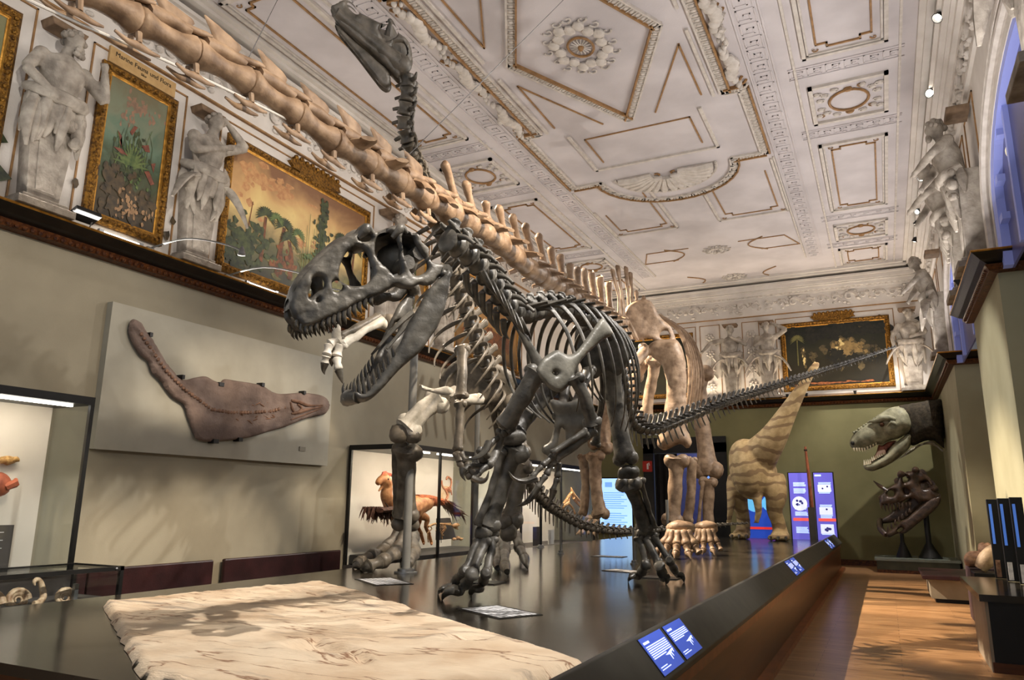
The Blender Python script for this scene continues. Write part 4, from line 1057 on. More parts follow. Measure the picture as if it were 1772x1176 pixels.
for k in range(26):
    u = 900+rnd.random()*380; v = spine_y(u)+rnd.uniform(-70, 70); a = rnd.uniform(-.8, .8); L_ = rnd.uniform(20, 50)
    b.tube([fpt(u, v, .045), fpt(u+L_*.5*math.cos(a), v+L_*.5*math.sin(a), .055), fpt(u+L_*math.cos(a), v+L_*math.sin(a), .045)], .010, 5)
b.build('rib_bones', M['fossilbone'], f)
for (u, v, du) in ((322, 208, 14), (556, 516, 14), (836, 570, 28), (1140, 572, 18), (1445, 630, 16), (795, 985, 30), (975, 972, 24)):
    b = MB(); c = fpt(u, v, -.005); b.obox(c, V((0, 1, 0)), V((0, 0, 1)), V((1, 0, 0)), du/1772*420*.0066, .028, .075); b.build('clip', M['black'], f, smooth=False)
# ================================================================ display cases on the left
M['caseback'] = mat('case_lining_pale', (206, 200, 190), (214, 208, 198), .75, 2)
M['casedark'] = mat('case_dark_grey', (62, 58, 56), (72, 68, 66), .6, 4)
M['lightbar'] = mat('case_light_tube', (255, 248, 236), None, .4, emit=9)
def case(name, x1, y0, y1, z0, z1, mull, label, pw=15):
    e = empty(name, ((XL+x1)/2, (y0+y1)/2, 0), label, 'display case')
    b = MB(); b.box(XL+.02, x1, y0, y1, 0, z0); b.build('base', M['casedark'], e, smooth=False)
    b = MB(); b.box(XL+.03, XL+.06, y0+.04, y1-.04, z0, z1-.02); b.build('back_panel', M['caseback'], e, smooth=False)
    t = .045
    b = MB(); b.box(XL+.02, x1, y0, y1, z1-.09, z1); b.build('top', M['black'], e, smooth=False)
    for (x, y) in [(x1-t/2, y0+t/2), (x1-t/2, y1-t/2)]+[(x1-t/2, m) for m in mull]+[(XL+.05, y0+t/2)]:
        b = MB(); b.box(x-t/2, x+t/2, y-t/2, y+t/2, z0, z1-.09); b.build('post', M['black'], e, smooth=False)
    ys = [y0]+list(mull)+[y1]
    for a, c in zip(ys, ys[1:]):
        b = MB(); b.box(x1-.012, x1-.006, a+t, c-t*.6, z0, z1-.09); b.build('glass_front', M['glass'], e, smooth=False)
    b = MB(); b.box(XL+.07, x1-t, y0+.012, y0+.018, z0, z1-.09); b.build('glass_side', M['glass'], e, smooth=False)
    b = MB(); b.box(XL+.07, x1-t, y1-.018, y1-.012, z0, z1-.09); b.build('glass_side', M['glass'], e, smooth=False)
    for a, c in zip(ys, ys[1:]):
        b = MB(); b.box(x1-.20, x1-.16, a+.15, c-.15, z1-.115, z1-.09); b.build('light_tube', M['lightbar'], e, smooth=False)
        lamp('case_light', 'AREA', (x1-.16, (a+c)/2, z1-.13), (XL+.5, (a+c)/2, z0+.6), pw*(c-a), WARM, max(.3, c-a-.2), .1).rotation_euler = V((-.45, 0, -1)).to_track_quat('-Z', 'Y').to_euler()
    return e
case('display_case', -8.0, 2.2, 5.40, .88, 2.78, [3.8], 'tall glass case at the left edge with a small fossil and a dark text board', 6)
tb = empty('text_board', (XL+.07, 4.7, .95), 'dark grey text board leaning inside the tall case at the left edge', 'text board')
b = MB(); b.box(XL+.075, XL+.095, 3.9, 5.10, .90, 1.36); b.build('board', M['casedark'], tb, smooth=False)
b = MB()
for k in range(9): b.box(XL+.095, XL+.097, 4.2, 5.0-.05*(k % 3), 1.28-.028*k, 1.288-.028*k)
b.build('print', M['sheet'], tb, smooth=False)
o = MB(); q = atx(14, 796, XL+.1); o.ball(q, (.05, .09, .05), 9, 7); o.ball(q+V((.02, .06, .01)), (.04, .05, .035), 8, 6); o.ball(q+V((.02, -.06, -.01)), (.04, .045, .03), 8, 6)
tag(o.build('small_fossil', mat('ochre_fossil', (150, 108, 58), (198, 160, 100), .6, 20, .4, 60), rough=(.012, 18)), 'small ochre fossil fixed to the back of the tall case', 'fossil')
o = MB(); q = atx(-8, 838, XL+.2); o.ball(q, (.12, .16, .14), 12, 9); o.tube([q+V((.08, .06, -.02)), q+V((.12, .14, .02)), q+V((.06, .18, .06))], [.05, .05, .02], 7)
tag(o.build('red_model', mat('red_brown_skin', (140, 70, 48), (172, 94, 66), .6, 8, .2, 40), rough=(.02, 7)), 'reddish rounded model at the left edge, below the small ochre fossil', 'model')
# low glass table case with ammonites in front of it
v = empty('table_vitrine', (-7.5, 4.4, 0), 'low glass table case with ammonites in front of the tall case', 'display case')
b = MB(); b.box(-7.9, -7.12, 2.2, 5.36, 0, .66); b.build('base', M['casedark'], v, smooth=False)
for (x, y) in ((-7.14, 5.34), (-7.88, 5.34)):
    b = MB(); b.box(x-.02, x+.02, y-.02, y+.02, .66, .97); b.build('post', M['black'], v, smooth=False)
for (x0, x1, y0, y1) in ((-7.16, -7.12, 2.2, 5.36), (-7.90, -7.86, 2.2, 5.36), (-7.9, -7.12, 5.32, 5.36)):
    b = MB(); b.box(x0, x1, y0, y1, .935, .975); b.build('top_rail', M['black'], v, smooth=False)
b = MB(); b.box(-7.128, -7.122, 2.2, 5.32, .66, .935); b.build('glass_front', M['glass'], v, smooth=False)
b = MB(); b.box(-7.86, -7.16, 5.335, 5.341, .66, .935); b.build('glass_side', M['glass'], v, smooth=False)
b = MB(); b.box(-7.86, -7.16, 2.2, 5.32, .962, .968); b.build('glass_top', M['glass'], v, smooth=False)
b = MB(); c = V((-7.12, 5.27, .955)); b.lathe([(.012, 0), (.012, .012), (.006, .016)], c, (1, 0, 0), 10); b.build('bolt', M['steel'], v)
b = MB(); b.box(-7.35, -7.31, 4.98, 5.02, .66, .82); b.build('lock_bar', M['steel'], v, smooth=False)
M['ammonite'] = mat('ammonite_shell', (134, 104, 76), (200, 178, 148), .45, 16, .4, 40)
def ammonite(c, r, rz, label, uncoil=False):
    b = MB(); q = []; rr = []
    n = 44 if not uncoil else 26
    for k in range(n):
        t = k/(n-1); a = t*(2.6 if not uncoil else 1.05)*2*math.pi; rad = r*(1-.80*t) if not uncoil else r*(.35+.1*t)
        p = V((rad*math.cos(a), rad*math.sin(a), 0))
        if uncoil: p = V((r*.3*math.cos(a*1.0), r*.35*math.sin(a)+ (r*.9*(1-t*3) if t < .33 else 0)*0, 0))
        q.append(p); rr.append(r*.30*(1-.75*t)*(1+.07*(k % 2)))
    if uncoil:
        q = [V((-r*.7, -.6*r, 0)), V((-.25*r, -.62*r, 0)), V((.12*r, -.35*r, 0)), V((.16*r, .1*r, 0)), V((.05*r, .55*r, 0)), V((-.2*r, .72*r, 0)), V((-.42*r, .6*r, 0)), V((-.40*r, .38*r, 0))]
        b.tube(q, [r*.12, r*.18, r*.19, r*.18, r*.16, r*.14, r*.11, r*.04], 9, sub=4)
    else: b.tube(q, rr, 9)
    Mx = Matrix.Translation(V(c)) @ Matrix.Rotation(rz, 4, 'Z') @ Matrix.Rotation(R(72), 4, 'X')
    b.xf(Mx); tag(b.build('ammonite', M['ammonite']), label, 'ammonite', 'ammonites in the table case')
ammonite((-7.36, 4.18, .70), .13, 1.2, 'large coiled ammonite in the low case, cut off by the left edge')
ammonite((-7.5, 4.55, .70), .10, 1.5, 'coiled ammonite lying behind the hook-shaped one in the low case')
ammonite((-7.34, 4.66, .78), .16, 1.9, 'pale hook-shaped uncoiled ammonite in the low case', True)
ammonite((-7.4, 4.95, .69), .085, 1.3, 'small pale ammonite at the right end of the low case')
# benches of dark red leather along the left wall
M['burg'] = mat('burgundy_leather', (36, 16, 17), (48, 22, 23), .4, 4, .1, 50)
def bench(y0, y1, label):
    e = empty('wall_bench', (XL+.35, (y0+y1)/2, 0), label, 'bench', 'dark red benches along the left wall')
    b = MB(); b.box(XL+.12, XL+.55, y0, y1, .36, .44); b.build('seat', M['burg'], e, smooth=False, bevel=.02)
    b = MB(); b.box(XL+.05, XL+.12, y0, y1, .36, .82); b.build('backrest', M['burg'], e, smooth=False, bevel=.02)
    b = MB(); b.box(XL+.1, XL+.5, y0+.1, y1-.1, 0, .36); b.build('base', M['casedark'], e, smooth=False)
bench(5.5, 6.02, 'dark red wall bench seen through the end of the low glass case')
bench(6.04, 7.92, 'dark red wall bench nearer the low glass case, left of two')
bench(8.12, 10.72, 'dark red wall bench right of two, ending at the feathered dinosaur case')
# the large case with the feathered dinosaur
case('display_case', -7.48, 10.91, 14.6, .55, 2.66, [12.07, 13.34], 'big lit glass case with a feathered dinosaur by the left wall')
b = MB(); b.box(XL+.08, -7.55, 11.0, 14.5, .56, .72); tag(b.build('case_step', M['casedark'], smooth=False, bevel=.01), 'dark step on the floor of the feathered dinosaur case', 'step')
M['feather'] = mat('rust_feathers', (112, 52, 22), (176, 94, 46), .8, 22, .5, 60)
M['feather_dark'] = mat('dark_brown_feathers', (58, 36, 28), (92, 60, 46), .8, 22, .5, 60)
M['tanskin'] = mat('tan_skin', (150, 92, 54), (188, 134, 86), .6, 12, .2, 50)
M['redcrest'] = mat('red_crest_feathers', (150, 62, 44), (182, 92, 66), .8, 18)
M['mouth'] = mat('dark_mouth', (66, 28, 24), None, .6)
CX = -8.05
T = lambda px, py, dx=0: atx(590+px*240/1176, 750+py*240/1176, CX)+V((dx, 0, 0))
fd = empty('feathered_dinosaur_model', (CX, 12.0, .72), 'rust-feathered dinosaur model with red crest and open mouth in the lit case', 'dinosaur model')
b = MB()
b.tube([T(395, 455), T(385, 520), T(410, 580), T(470, 640), T(560, 660), T(650, 610), T(740, 585)], [.10, .11, .13, .22, .25, .20, .14], 12, sub=4)
b.tube([T(350, 385), T(375, 400), T(395, 450)], [.10, .115, .10], 10, sub=3)
b.tube([T(306, 425), T(335, 395), T(380, 380)], [.045, .075, .10], 10, sub=3)                     # upper jaw
b.tube([T(318, 490), T(345, 455), T(378, 430)], [.022, .03, .05], 8, sub=3)                        # lower jaw
o = b.build('body', M['tanskin'], fd); r_ = o.modifiers.new('fuse', 'REMESH'); r_.mode = 'VOXEL'; r_.voxel_size = .022; r_.use_smooth_shade = True
b = MB(); b.ball(T(362, 385, .10), .018, 8, 6); b.build('eye', M['ink'], fd)
b = MB()
for k in range(8): b.tube([T(345+9*k, 365), T(360+9*k, 330+2*k), T(385+7*k, 318+7*k)], [.02, .025, .006], 5)
b.build('crest', M['redcrest'], fd)
rnd = random.Random(4)
def tuft(b, path, n, L_, w_, dy, spread):
    for k in range(n):
        t = rnd.random(); i = min(int(t*(len(path)-1)), len(path)-2); f_ = t*(len(path)-1)-i
        px, py = path[i][0]+(path[i+1][0]-path[i][0])*f_, path[i][1]+(path[i+1][1]-path[i][1])*f_
        dx = rnd.uniform(-.12, .12); a = rnd.uniform(-spread, spread); l = L_*rnd.uniform(.7, 1.2)
        b.tube([T(px, py, dx), T(px+l*.5*math.cos(dy+a), py+l*.5*math.sin(dy+a), dx*1.2), T(px+l*math.cos(dy+a), py+l*math.sin(dy+a)+6, dx*1.3)], [w_, w_*.9, w_*.15], 5)
b = MB(); b.tube([T(640, 580), T(740, 570), T(860, 580)], [.15, .12, .07], 10, sub=3); tuft(b, [(440, 520), (520, 580), (640, 540), (860, 565)], 90, 60, .012, .5, .6); b.build('body_feathers', M['feather'], fd)
b = MB(); b.tube([T(850, 575), T(920, 620), T(1000, 690)], [(.06, .05), (.15, .05), (.10, .03)], 8, sub=3); tuft(b, [(870, 570), (1000, 680)], 50, 80, .014, .7, .5); b.build('tail_fan', M['feather_dark'], fd)
b = MB(); b.tube([T(440, 640, .1), T(330, 640, .2), T(230, 650, .25)], [(.08, .05), (.14, .05), (.08, .04)], 8, sub=3); tuft(b, [(220, 620), (300, 620), (400, 650)], 80, 120, .015, 1.6, .5); b.build('wing', M['feather_dark'], fd)
b = MB(); b.tube([T(300, 618, .25), T(265, 580, .27)], [.012, .004], 5); b.build('claw', M['ink'], fd)
for dx in (.08, -.1):
    b = MB(); b.tube([T(620, 680, dx), T(700, 720, dx), T(690, 790, dx), T(720, 850, dx)], [.11, .06, .04, .035], 9, sub=3)
    b.tube([T(715, 850, dx), T(730, 925, dx+.02), T(700, 935, dx+.1)], [.035, .03, .015], 7, sub=2); b.build('leg', M['tanskin'], fd)
b = MB(); b.tube([T(640, 690), T(640, 930)], .02, 6); b.build('support_rod', M['black'], fd)
# relief skeleton on the case wall and a small mounted skeleton on the step
rs = MB(); W_ = lambda px, py, dx=0: atx(590+px*240/1176, 750+py*240/1176, XL+.09)+V((dx, 0, 0))
for q, r in (([(855, 395), (860, 440), (885, 470), (930, 450), (935, 390), (905, 365), (895, 390)], .02), ([(885, 470), (905, 520), (890, 560)], .03), ([(930, 450), (940, 520)], .014), ([(905, 470), (925, 480)], .05)):
    rs.tube([W_(x, y) for x, y in q], r, 6, sub=3)
tag(rs.build('fossil_cast', mat('pinkish_fossil', (186, 120, 92), (204, 150, 120), .7, 18)), 'pinkish curled skeleton cast on the lit back of the feathered dinosaur case', 'fossil cast')
M['smallbone'] = mat('warm_small_bone', (170, 124, 80), (206, 166, 118), .6, 14, .2, 40)
sk = empty('small_mounted_skeleton', (CX+.3, 13.0, .72), 'small brown mounted skeleton under the feathered tail in the lit case', 'skeleton')
S_ = lambda px, py, dx=0: atx(590+px*240/1176, 750+py*240/1176, CX+.3)+V((dx, 0, 0))
b = MB(); b.tube([S_(740, 790), S_(790, 765), S_(860, 765), S_(940, 775)], .018, 6, sub=4)
for k in range(14): b.ball(S_(745+14*k, 786-22*min(1, k/4)), .022, 6, 4)
b.build('backbone', M['smallbone'], sk)
b = MB(); b.ball(S_(970, 780), (.05, .09, .05), 9, 6); b.tube([S_(985, 770), S_(1005, 775)], [.035, .012], 6); b.tube([S_(965, 800), S_(990, 808)], .014, 5); b.build('skull', M['smallbone'], sk)
b = MB()
for k in range(7): b.tube([S_(800+13*k, 770), S_(795+13*k, 800, .06), S_(800+13*k, 825)], .006, 4, sub=2)
b.build('ribs', M['smallbone'], sk)
for (q) in ([(880, 770), (885, 800), (850, 830), (860, 890)], [(760, 785), (770, 810), (735, 840), (742, 920)], [(870, 770), (880, 810), (855, 850), (870, 860)]):
    b = MB(); b.tube([S_(*p_) for p_ in q], .012, 5, sub=2); b.build('leg', M['smallbone'], sk)
b = MB(); b.tube([S_(850, 770), S_(850, 925)], .006, 5); b.build('support_rod', M['black'], sk)
b = MB(); pts = [(910, 720), (1000, 715), (1050, 890), (905, 905)]; b.prism([(x, y) for x, y in pts], lambda u, v_, t: S_(u, v_, t), -.28, -.2)
tag(b.build('text_board', M['casedark'], smooth=False), 'dark board standing behind the small brown skeleton', 'text board')
b = MB()
for (x, y, r) in ((960, 893, .04), (990, 885, .05), (1015, 893, .04), (1030, 890, .02)): b.ball(S_(x, y), (r, r*1.4, r*.7), 8, 6)
tag(b.build('small_bones', M['smallbone'], rough=(.01, 20)), 'small pale bone heap on the step before the dark board', 'bones')
text('Dinosaurier', WL(12.35, 2.0, .065), (0, 1, 0), (0, 0, 1), .11, mat('grey_lettering', (150, 140, 132), None, .6), 'wall_lettering', None, 'LEFT')
bpy.data.objects['wall_lettering']['label'] = 'grey lettering on the pale back of the feathered dinosaur case'; bpy.data.objects['wall_lettering']['category'] = 'lettering'
q = MB(); q.prism([(14.0, 1.6), (14.4, 1.6), (14.4, 2.0), (14.0, 2.0)], WL, .06, .08); tag(q.build('small_picture', mat('tan_print', (206, 170, 128), (224, 206, 180), .6, 8), smooth=False), 'small tan picture at the right end of the feathered dinosaur case', 'picture')
# next case along, with a bright little flying-reptile skeleton
case('display_case', -7.48, 15.6, 20.4, .62, 2.66, [18.0], 'far dim glass case with a small glowing beaked skeleton')
bk = empty('beaked_skeleton', (-8.0, 16.6, .62), 'small warm-lit beaked skeleton in the far glass case', 'skeleton')
K = lambda px, py, dx=0: atx(820+px*280/1772, 780+py*180/1139, -7.9)+V((dx, 0, 0))
b = MB(); b.tube([K(1065, 400), K(1085, 470), K(1140, 530), K(1205, 580)], [.02, .06, .04, .008], 7, sub=3); b.tube([K(1090, 510), K(1150, 590), K(1210, 650)], [.05, .03, .006], 7, sub=3); b.build('skull', M['smallbone'], bk)
b = MB(); b.tube([K(1070, 450), K(1040, 510), K(1035, 560), K(990, 590), K(950, 610)], [.03, .035, .04, .06, .04], 7, sub=3)
for k in range(9): b.ball(K(1055-10*k, 470+15*k), .045, 6, 4)
b.build('backbone', M['smallbone'], bk)
b = MB(); b.tube([K(1040, 575), K(1080, 620), K(1110, 690)], .03, 6, sub=3); b.tube([K(960, 600), K(990, 680), K(1020, 740)], .025, 6, sub=3); b.tube([K(1110, 690), K(1090, 760)], .02, 5)
for k in range(5): b.tube([K(965+14*k, 610), K(975+14*k, 650), K(1000+14*k, 670)], .012, 4)
b.build('limbs', M['smallbone'], bk)
for (px, py, w_, h_, m_, nm) in ((640, 800, .5, .45, 'casedark', 'dark framed text board low in the far case'), (790, 770, .35, .35, 'sheet', 'white label at the foot of the far case')):
    q = K(px, py, .15); b = MB(); b.box(q.x-.02, q.x, q.y-w_/2, q.y+w_/2, .64, .64+h_); tag(b.build('text_board', M[m_], smooth=False), nm, 'text board')
# ================================================================ back wall: doorway, screens, panels
d = MB(); d.box(DX0-.35, DX0, YB-.10, YB, 0, DZ+.3); d.box(DX1, DX1+.5, YB-.10, YB, 0, DZ+.3); d.box(DX0-.35, DX1+.5, YB-.10, YB, DZ, DZ+.5)
o = d.build('door_1', M['black'], smooth=False); o['kind'] = 'structure'
b = MB(); b.box(DX0-2, DX1+2, YB+3.2, YB+3.3, 0, 5); struct('wall_beyond', b, mat('next_room_purple', (70, 66, 110), (96, 96, 150), .6, 2), smooth=False)
b = MB(); b.box(DX0-2, DX1+2, YB+.3, YB+3.2, -.1, 0); struct('floor_beyond', b, M['casedark'], smooth=False)
lamp('next_room_light', 'AREA', (-5.8, YB+1.6, 4.6), (-5.8, YB+2.4, 0), 30, COOL, 1.6, 1.6)
M['bright'] = mat('lit_panel_white', (206, 226, 255), None, .4, emit=1.0)
M['bluelit'] = mat('lit_panel_blue', (66, 84, 186), (96, 108, 206), .4, 3, emit=0)
def lit(name, c, e): return mat(name, c, None, .4, emit=e)
pn = empty('light_box', (-5.3, YB+2.6, 0), 'bright blue backlit panel seen through the doorway between the leg bones', 'lit panel')
b = MB(); b.box(-5.62, -4.7, YB+2.55, YB+2.6, 0, 3.1); b.build('panel', lit('lit_blue_room', (120, 160, 240), .7), pn, smooth=False)
b = MB(); b.box(-5.55, -5.1, YB+2.5, YB+2.54, .3, 1.6); b.build('dark_figure', M['casedark'], pn, smooth=False)
cu = MB(); cu.grid(24, 2, lambda u, v: (DX0+.05+.75*u, YB-.16+.05*math.sin(u*22), .02+v*3.25)); 
tag(cu.build('door_curtain', mat('black_curtain', (16, 15, 16), (24, 22, 24), .9, 4)), 'black curtain hanging at the left of the far doorway', 'curtain')
big = empty('backlit_screen', (-8.0, YB-.3, .8), 'large bright blue-white info screen on the far wall left of the doorway', 'screen')
b = MB(); b.box(-8.58, -7.40, YB-.36, YB-.30, .78, 2.52); b.build('housing', M['black'], big, smooth=False)
b = MB(); b.box(-8.54, -7.44, YB-.375, YB-.36, .84, 2.48); b.build('display', lit('screen_sky_white', (168, 208, 250), 1.0), big, smooth=False)
b = MB(); b.box(-8.35, -8.1, YB-.38, YB-.375, 2.2, 2.36)
for k in range(16): b.box(-8.4, -7.6-.1*(k % 3), YB-.38, YB-.375, 2.0-.07*k-(.1 if k > 7 else 0), 2.03-.07*k-(.1 if k > 7 else 0))
b.build('screen_text', lit('screen_text_blue', (120, 168, 236), .8), big, smooth=False)
b = MB(); b.box(-8.0, -7.96, YB-.33, YB-.28, 0, .8); b.build('stand', M['black'], big, smooth=False)
fi = MB(); fi.box(-7.12, -6.80, YB-.115, YB-.10, 2.70, 3.05); fo = empty('fire_sign', (-6.96, YB-.1, 2.7), 'small red fire extinguisher sign beside the doorway', 'sign')
fi.build('plate', mat('sign_red', (176, 44, 32), None, .5), fo, smooth=False)
b = MB(); b.box(-6.98, -6.92, YB-.12, YB-.115, 2.78, 2.96); b.tube([(-6.95, YB-.118, 2.96), (-6.90, YB-.118, 2.99), (-6.88, YB-.118, 2.9)], .012, 5); b.build('symbol', M['white'], fo, smooth=False)
b = MB(); b.box(-4.78, -4.50, YB-.05, YB, 1.24, 1.98); tag(b.build('wall_box', mat('rust_panel', (112, 84, 66), (128, 98, 80), .7, 6), smooth=False, bevel=.005), 'brownish narrow panel on the wall left of the striped dinosaur model', 'panel')
ds = empty('light_box', (-3.45, YB-.1, .4), 'blue lit panel with round globe pictures behind the striped model legs', 'lit panel')
b = MB(); b.box(-4.0, -2.95, YB-.16, YB-.08, 0, 2.2); b.build('panel', lit('lit_cobalt', (40, 76, 190), .4), ds, smooth=False)
for (x, z, r) in ((-3.62, 1.72, .26), (-3.16, 1.72, .24)):
    b = MB(); b.lathe([(r, 0), (r, .02)], (x, YB-.16, z), (0, -1, 0), 20); b.build('globe_picture', lit('lit_cyan', (96, 176, 226), .7), ds, smooth=False)
b = MB(); b.box(-3.95, -3.0, YB-.175, YB-.16, .95, 1.02); b.build('red_stripe', lit('lit_red', (214, 52, 44), .6), ds, smooth=False)
M['pic'] = mat('lit_picture', (226, 232, 250), None, .4, emit=.7)
def totem(x0, x1, label, seed):
    e = empty('backlit_stele', ((x0+x1)/2, 23.0, 0), label, 'lit panel', 'twin purple backlit text panels')
    y = 23.0; rnd = random.Random(seed)
    b = MB(); b.box(x0-.03, x1+.03, y, y+.1, .02, 2.60); b.build('housing', M['black'], e, smooth=False)
    b = MB(); b.box(x0, x1, y-.012, y, .3, 2.58); b.build('display', lit('lit_violet', (104, 98, 204), .62), e, smooth=False)
    b = MB(); z = 2.32; w_ = x1-x0
    if seed == 2: b.box(x0+.03, x0+.2, y-.016, y-.012, 2.48, 2.53)
    for blk in range(5):
        n = rnd.choice((4, 5, 6))
        for k in range(n): b.box(x0+.10*w_+.06, x1-.10*w_-rnd.uniform(0, .05), y-.016, y-.012, z-.026, z-.006); z -= .03
        z -= .05 if blk % 2 == 0 else .30
        if z < .5: break
    b.build('print', lit('lit_text', (196, 220, 255), .85), e, smooth=False)
    b = MB(); b.box(x0+.05, x1, y-.017, y-.012, 1.24, 1.32); b.build('red_band', lit('lit_coral', (238, 92, 80), .75), e, smooth=False)
    b = MB()
    if seed == 1:
        b.lathe([(.20, 0), (.20, .004)], ((x0+x1)/2, y-.014, 1.72), (0, -1, 0), 22)
    else:
        for z0, z1 in ((2.05, 2.24), (1.42, 1.62)):
            q = MB(); q.box(x0+.09, x1-.07, y-.018, y-.013, z0, z1); q.build('picture', M['pic'], e, smooth=False)
        b.box(x0+.09, x1-.07, y-.018, y-.013, .90, 1.16)
    b.build('picture', lit('lit_picture', (226, 232, 250), .7), e, smooth=False)
    b = MB()
    for k in range(9):
        cx, cz = (rnd.uniform(x0+.15, x1-.15), rnd.choice((2.14, 1.52, 1.03))+rnd.uniform(-.06, .06)) if seed == 2 else ((x0+x1)/2+rnd.uniform(-.1, .1), 1.72+rnd.uniform(-.08, .08))
        b.lathe([(rnd.uniform(.02, .05), 0), (.02, .006)], (cx, y-.016, cz), (0, -1, 0), 7)
    b.build('picture_detail', lit('lit_ink', (60, 58, 130), .5), e, smooth=False)
totem(-2.47, -1.97, 'left one of the twin purple backlit text panels, with an oval picture', 1)
totem(-1.80, -1.30, 'right one of the twin purple backlit text panels, with square pictures', 2)
wp = empty('mounted_limb_bone', (-1.87, 22.65, 0), 'tall brown rod standing upright in a dark post between the twin purple panels', 'exhibit')
b = MB(); b.box(-1.98, -1.80, 22.6, 22.7, 0, 1.62); b.build('post', M['casedark'], wp, smooth=False)
b = MB(); b.tube([(-1.87, 22.65, 1.55), (-1.89, 22.65, 2.4), (-1.93, 22.65, 3.3)], [.05, .045, .03], 8); b.build('rod', mat('rod_rust', (116, 62, 40), (150, 88, 60), .5, 8), wp)
b = MB(); b.tube([(-1.93, 22.65, 3.18), (-1.93, 22.65, 3.22)], .05, 8); b.build('clamp', M['black'], wp)
# ================================================================ right side: plinth, benches, touch stelae
pl = empty('skull_plinth', (.6, 22.7, 0), 'low grey plinth with glass top under the big toothed skull', 'plinth')
b = MB(); b.box(-.36, 1.5, 22.0, 23.5, .06, .30); b.build('body', mat('plinth_grey_green', (74, 78, 66), (84, 88, 74), .5, 4), pl, smooth=False)
b = MB(); b.box(-.36, 1.5, 21.98, 23.5, 0, .08); b.build('base', M['ledge_red'], pl, smooth=False)
b = MB(); b.box(-.40, 1.53, 21.95, 23.5, .30, .36); b.build('top', mat('plinth_top_pale', (120, 128, 120), (134, 142, 132), .2, 4), pl, smooth=False)
lb = empty('low_bench', (1.0, 16.0, 0), 'low grey bench with dark red top in front of the fossil box', 'bench')
b = MB(); b.box(.58, 1.5, 15.7, 17.4, .07, .40); b.build('base', mat('bench_grey', (140, 130, 112), (152, 142, 124), .6, 4), lb, smooth=False)
b = MB(); b.box(.46, 1.5, 15.55, 17.5, .40, .47); b.build('seat', M['burg'], lb, smooth=False, bevel=.01)
b = MB(); b.box(.64, 1.45, 15.78, 17.3, 0, .07); b.build('kick_board', M['black'], lb, smooth=False)
fb = MB(); fb.box(1.02, 1.54, 13.2, 14.0, 0, .78); fbo = empty('fossil_box', (1.3, 13.6, 0), 'dark purple-brown box carrying touchable fossils by the right pier', 'display box')
fb.build('box', mat('box_plum', (48, 34, 40), (58, 42, 48), .5, 4), fbo, smooth=False, bevel=.01)
M['touchfossil'] = mat('touch_fossil_brown', (104, 74, 56), (150, 116, 92), .65, 12, .6, 30)
q = aty(1688, 944, 13.6)
b = MB(); b.ball((1.17, 13.62, .89), (.20, .2, .12), 12, 8); b.ball((1.30, 13.68, 1.04), (.12, .11, .10), 10, 7); b.ball((1.06, 13.5, .86), (.10, .12, .08), 8, 6)
tag(b.build('fossil_block', M['touchfossil'], rough=(.035, 9)), 'lumpy brown fossil block on the plum box', 'fossil')
b = MB(); b.tube([(1.12, 12.85, .80), (1.22, 12.85, .94), (1.36, 12.9, 1.06), (1.48, 12.95, 1.06)], [.08, .12, .10, .04], 10, sub=4)
tag(b.build('fossil_tooth', mat('pale_touch_fossil', (150, 128, 104), (186, 164, 138), .5, 12, .3, 30)), 'pale pointed fossil lying slanted before the brown fossil block', 'fossil')
st = MB(); st.box(1.02, 1.54, 12.6, 13.1, 0, .76); tag(st.build('dark_stand', M['black'], smooth=False, bevel=.01), 'black stand under the pale pointed fossil', 'stand')
M['stele_scr'] = lit('stele_screen_blue', (70, 110, 190), .5)
for k, (x, y) in enumerate(((1.22, 11.6), (1.30, 11.2), (1.385, 10.85))):
    e = empty('touch_stele', (x, y, 0), ('leftmost of the three slim black stelae with blue strips by the right pier', 'middle one of the three slim black stelae with blue strips', 'rightmost of the three slim black stelae with blue strips')[k], 'stele', 'slim black stelae on the right')
    b = MB(); b.box(x-.05, x+.08, y, y+.06, .775, 1.76+.01*k); b.build('body', M['black'], e, smooth=False, bevel=.005)
    b = MB(); b.box(x-.03, x+.0, y-.004, y, 1.2, 1.70); b.build('screen_strip', M['stele_scr'], e, smooth=False)
    b = MB(); b.box(x-.03, x+.02, y-.012, y, .79, 1.0); b.build('leaflet_stack', M['touchfossil'] if k == 0 else M['sheet'], e, smooth=False)
nb = empty('stele_counter', (1.25, 10.3, 0), 'dark block with glossy black top and pale left end at the lower right', 'counter')
b = MB(); b.box(.86, 1.52, 9.5, 10.9, 0, .70); b.mi = 1; b.box(.83, .86, 9.5, 10.9, 0, .70); b.build('body', [M['black'], mat('counter_end_grey', (140, 128, 112), (152, 140, 122), .6, 4)], nb, smooth=False)
b = MB(); b.box(.78, 1.52, 9.42, 11.75, .70, .77); b.build('top', M['platform'], nb, smooth=False)
b = MB(); b.box(.84, 1.52, 9.48, 9.5, 0, .10); b.build('kick_board', M['skirt'], nb, smooth=False)
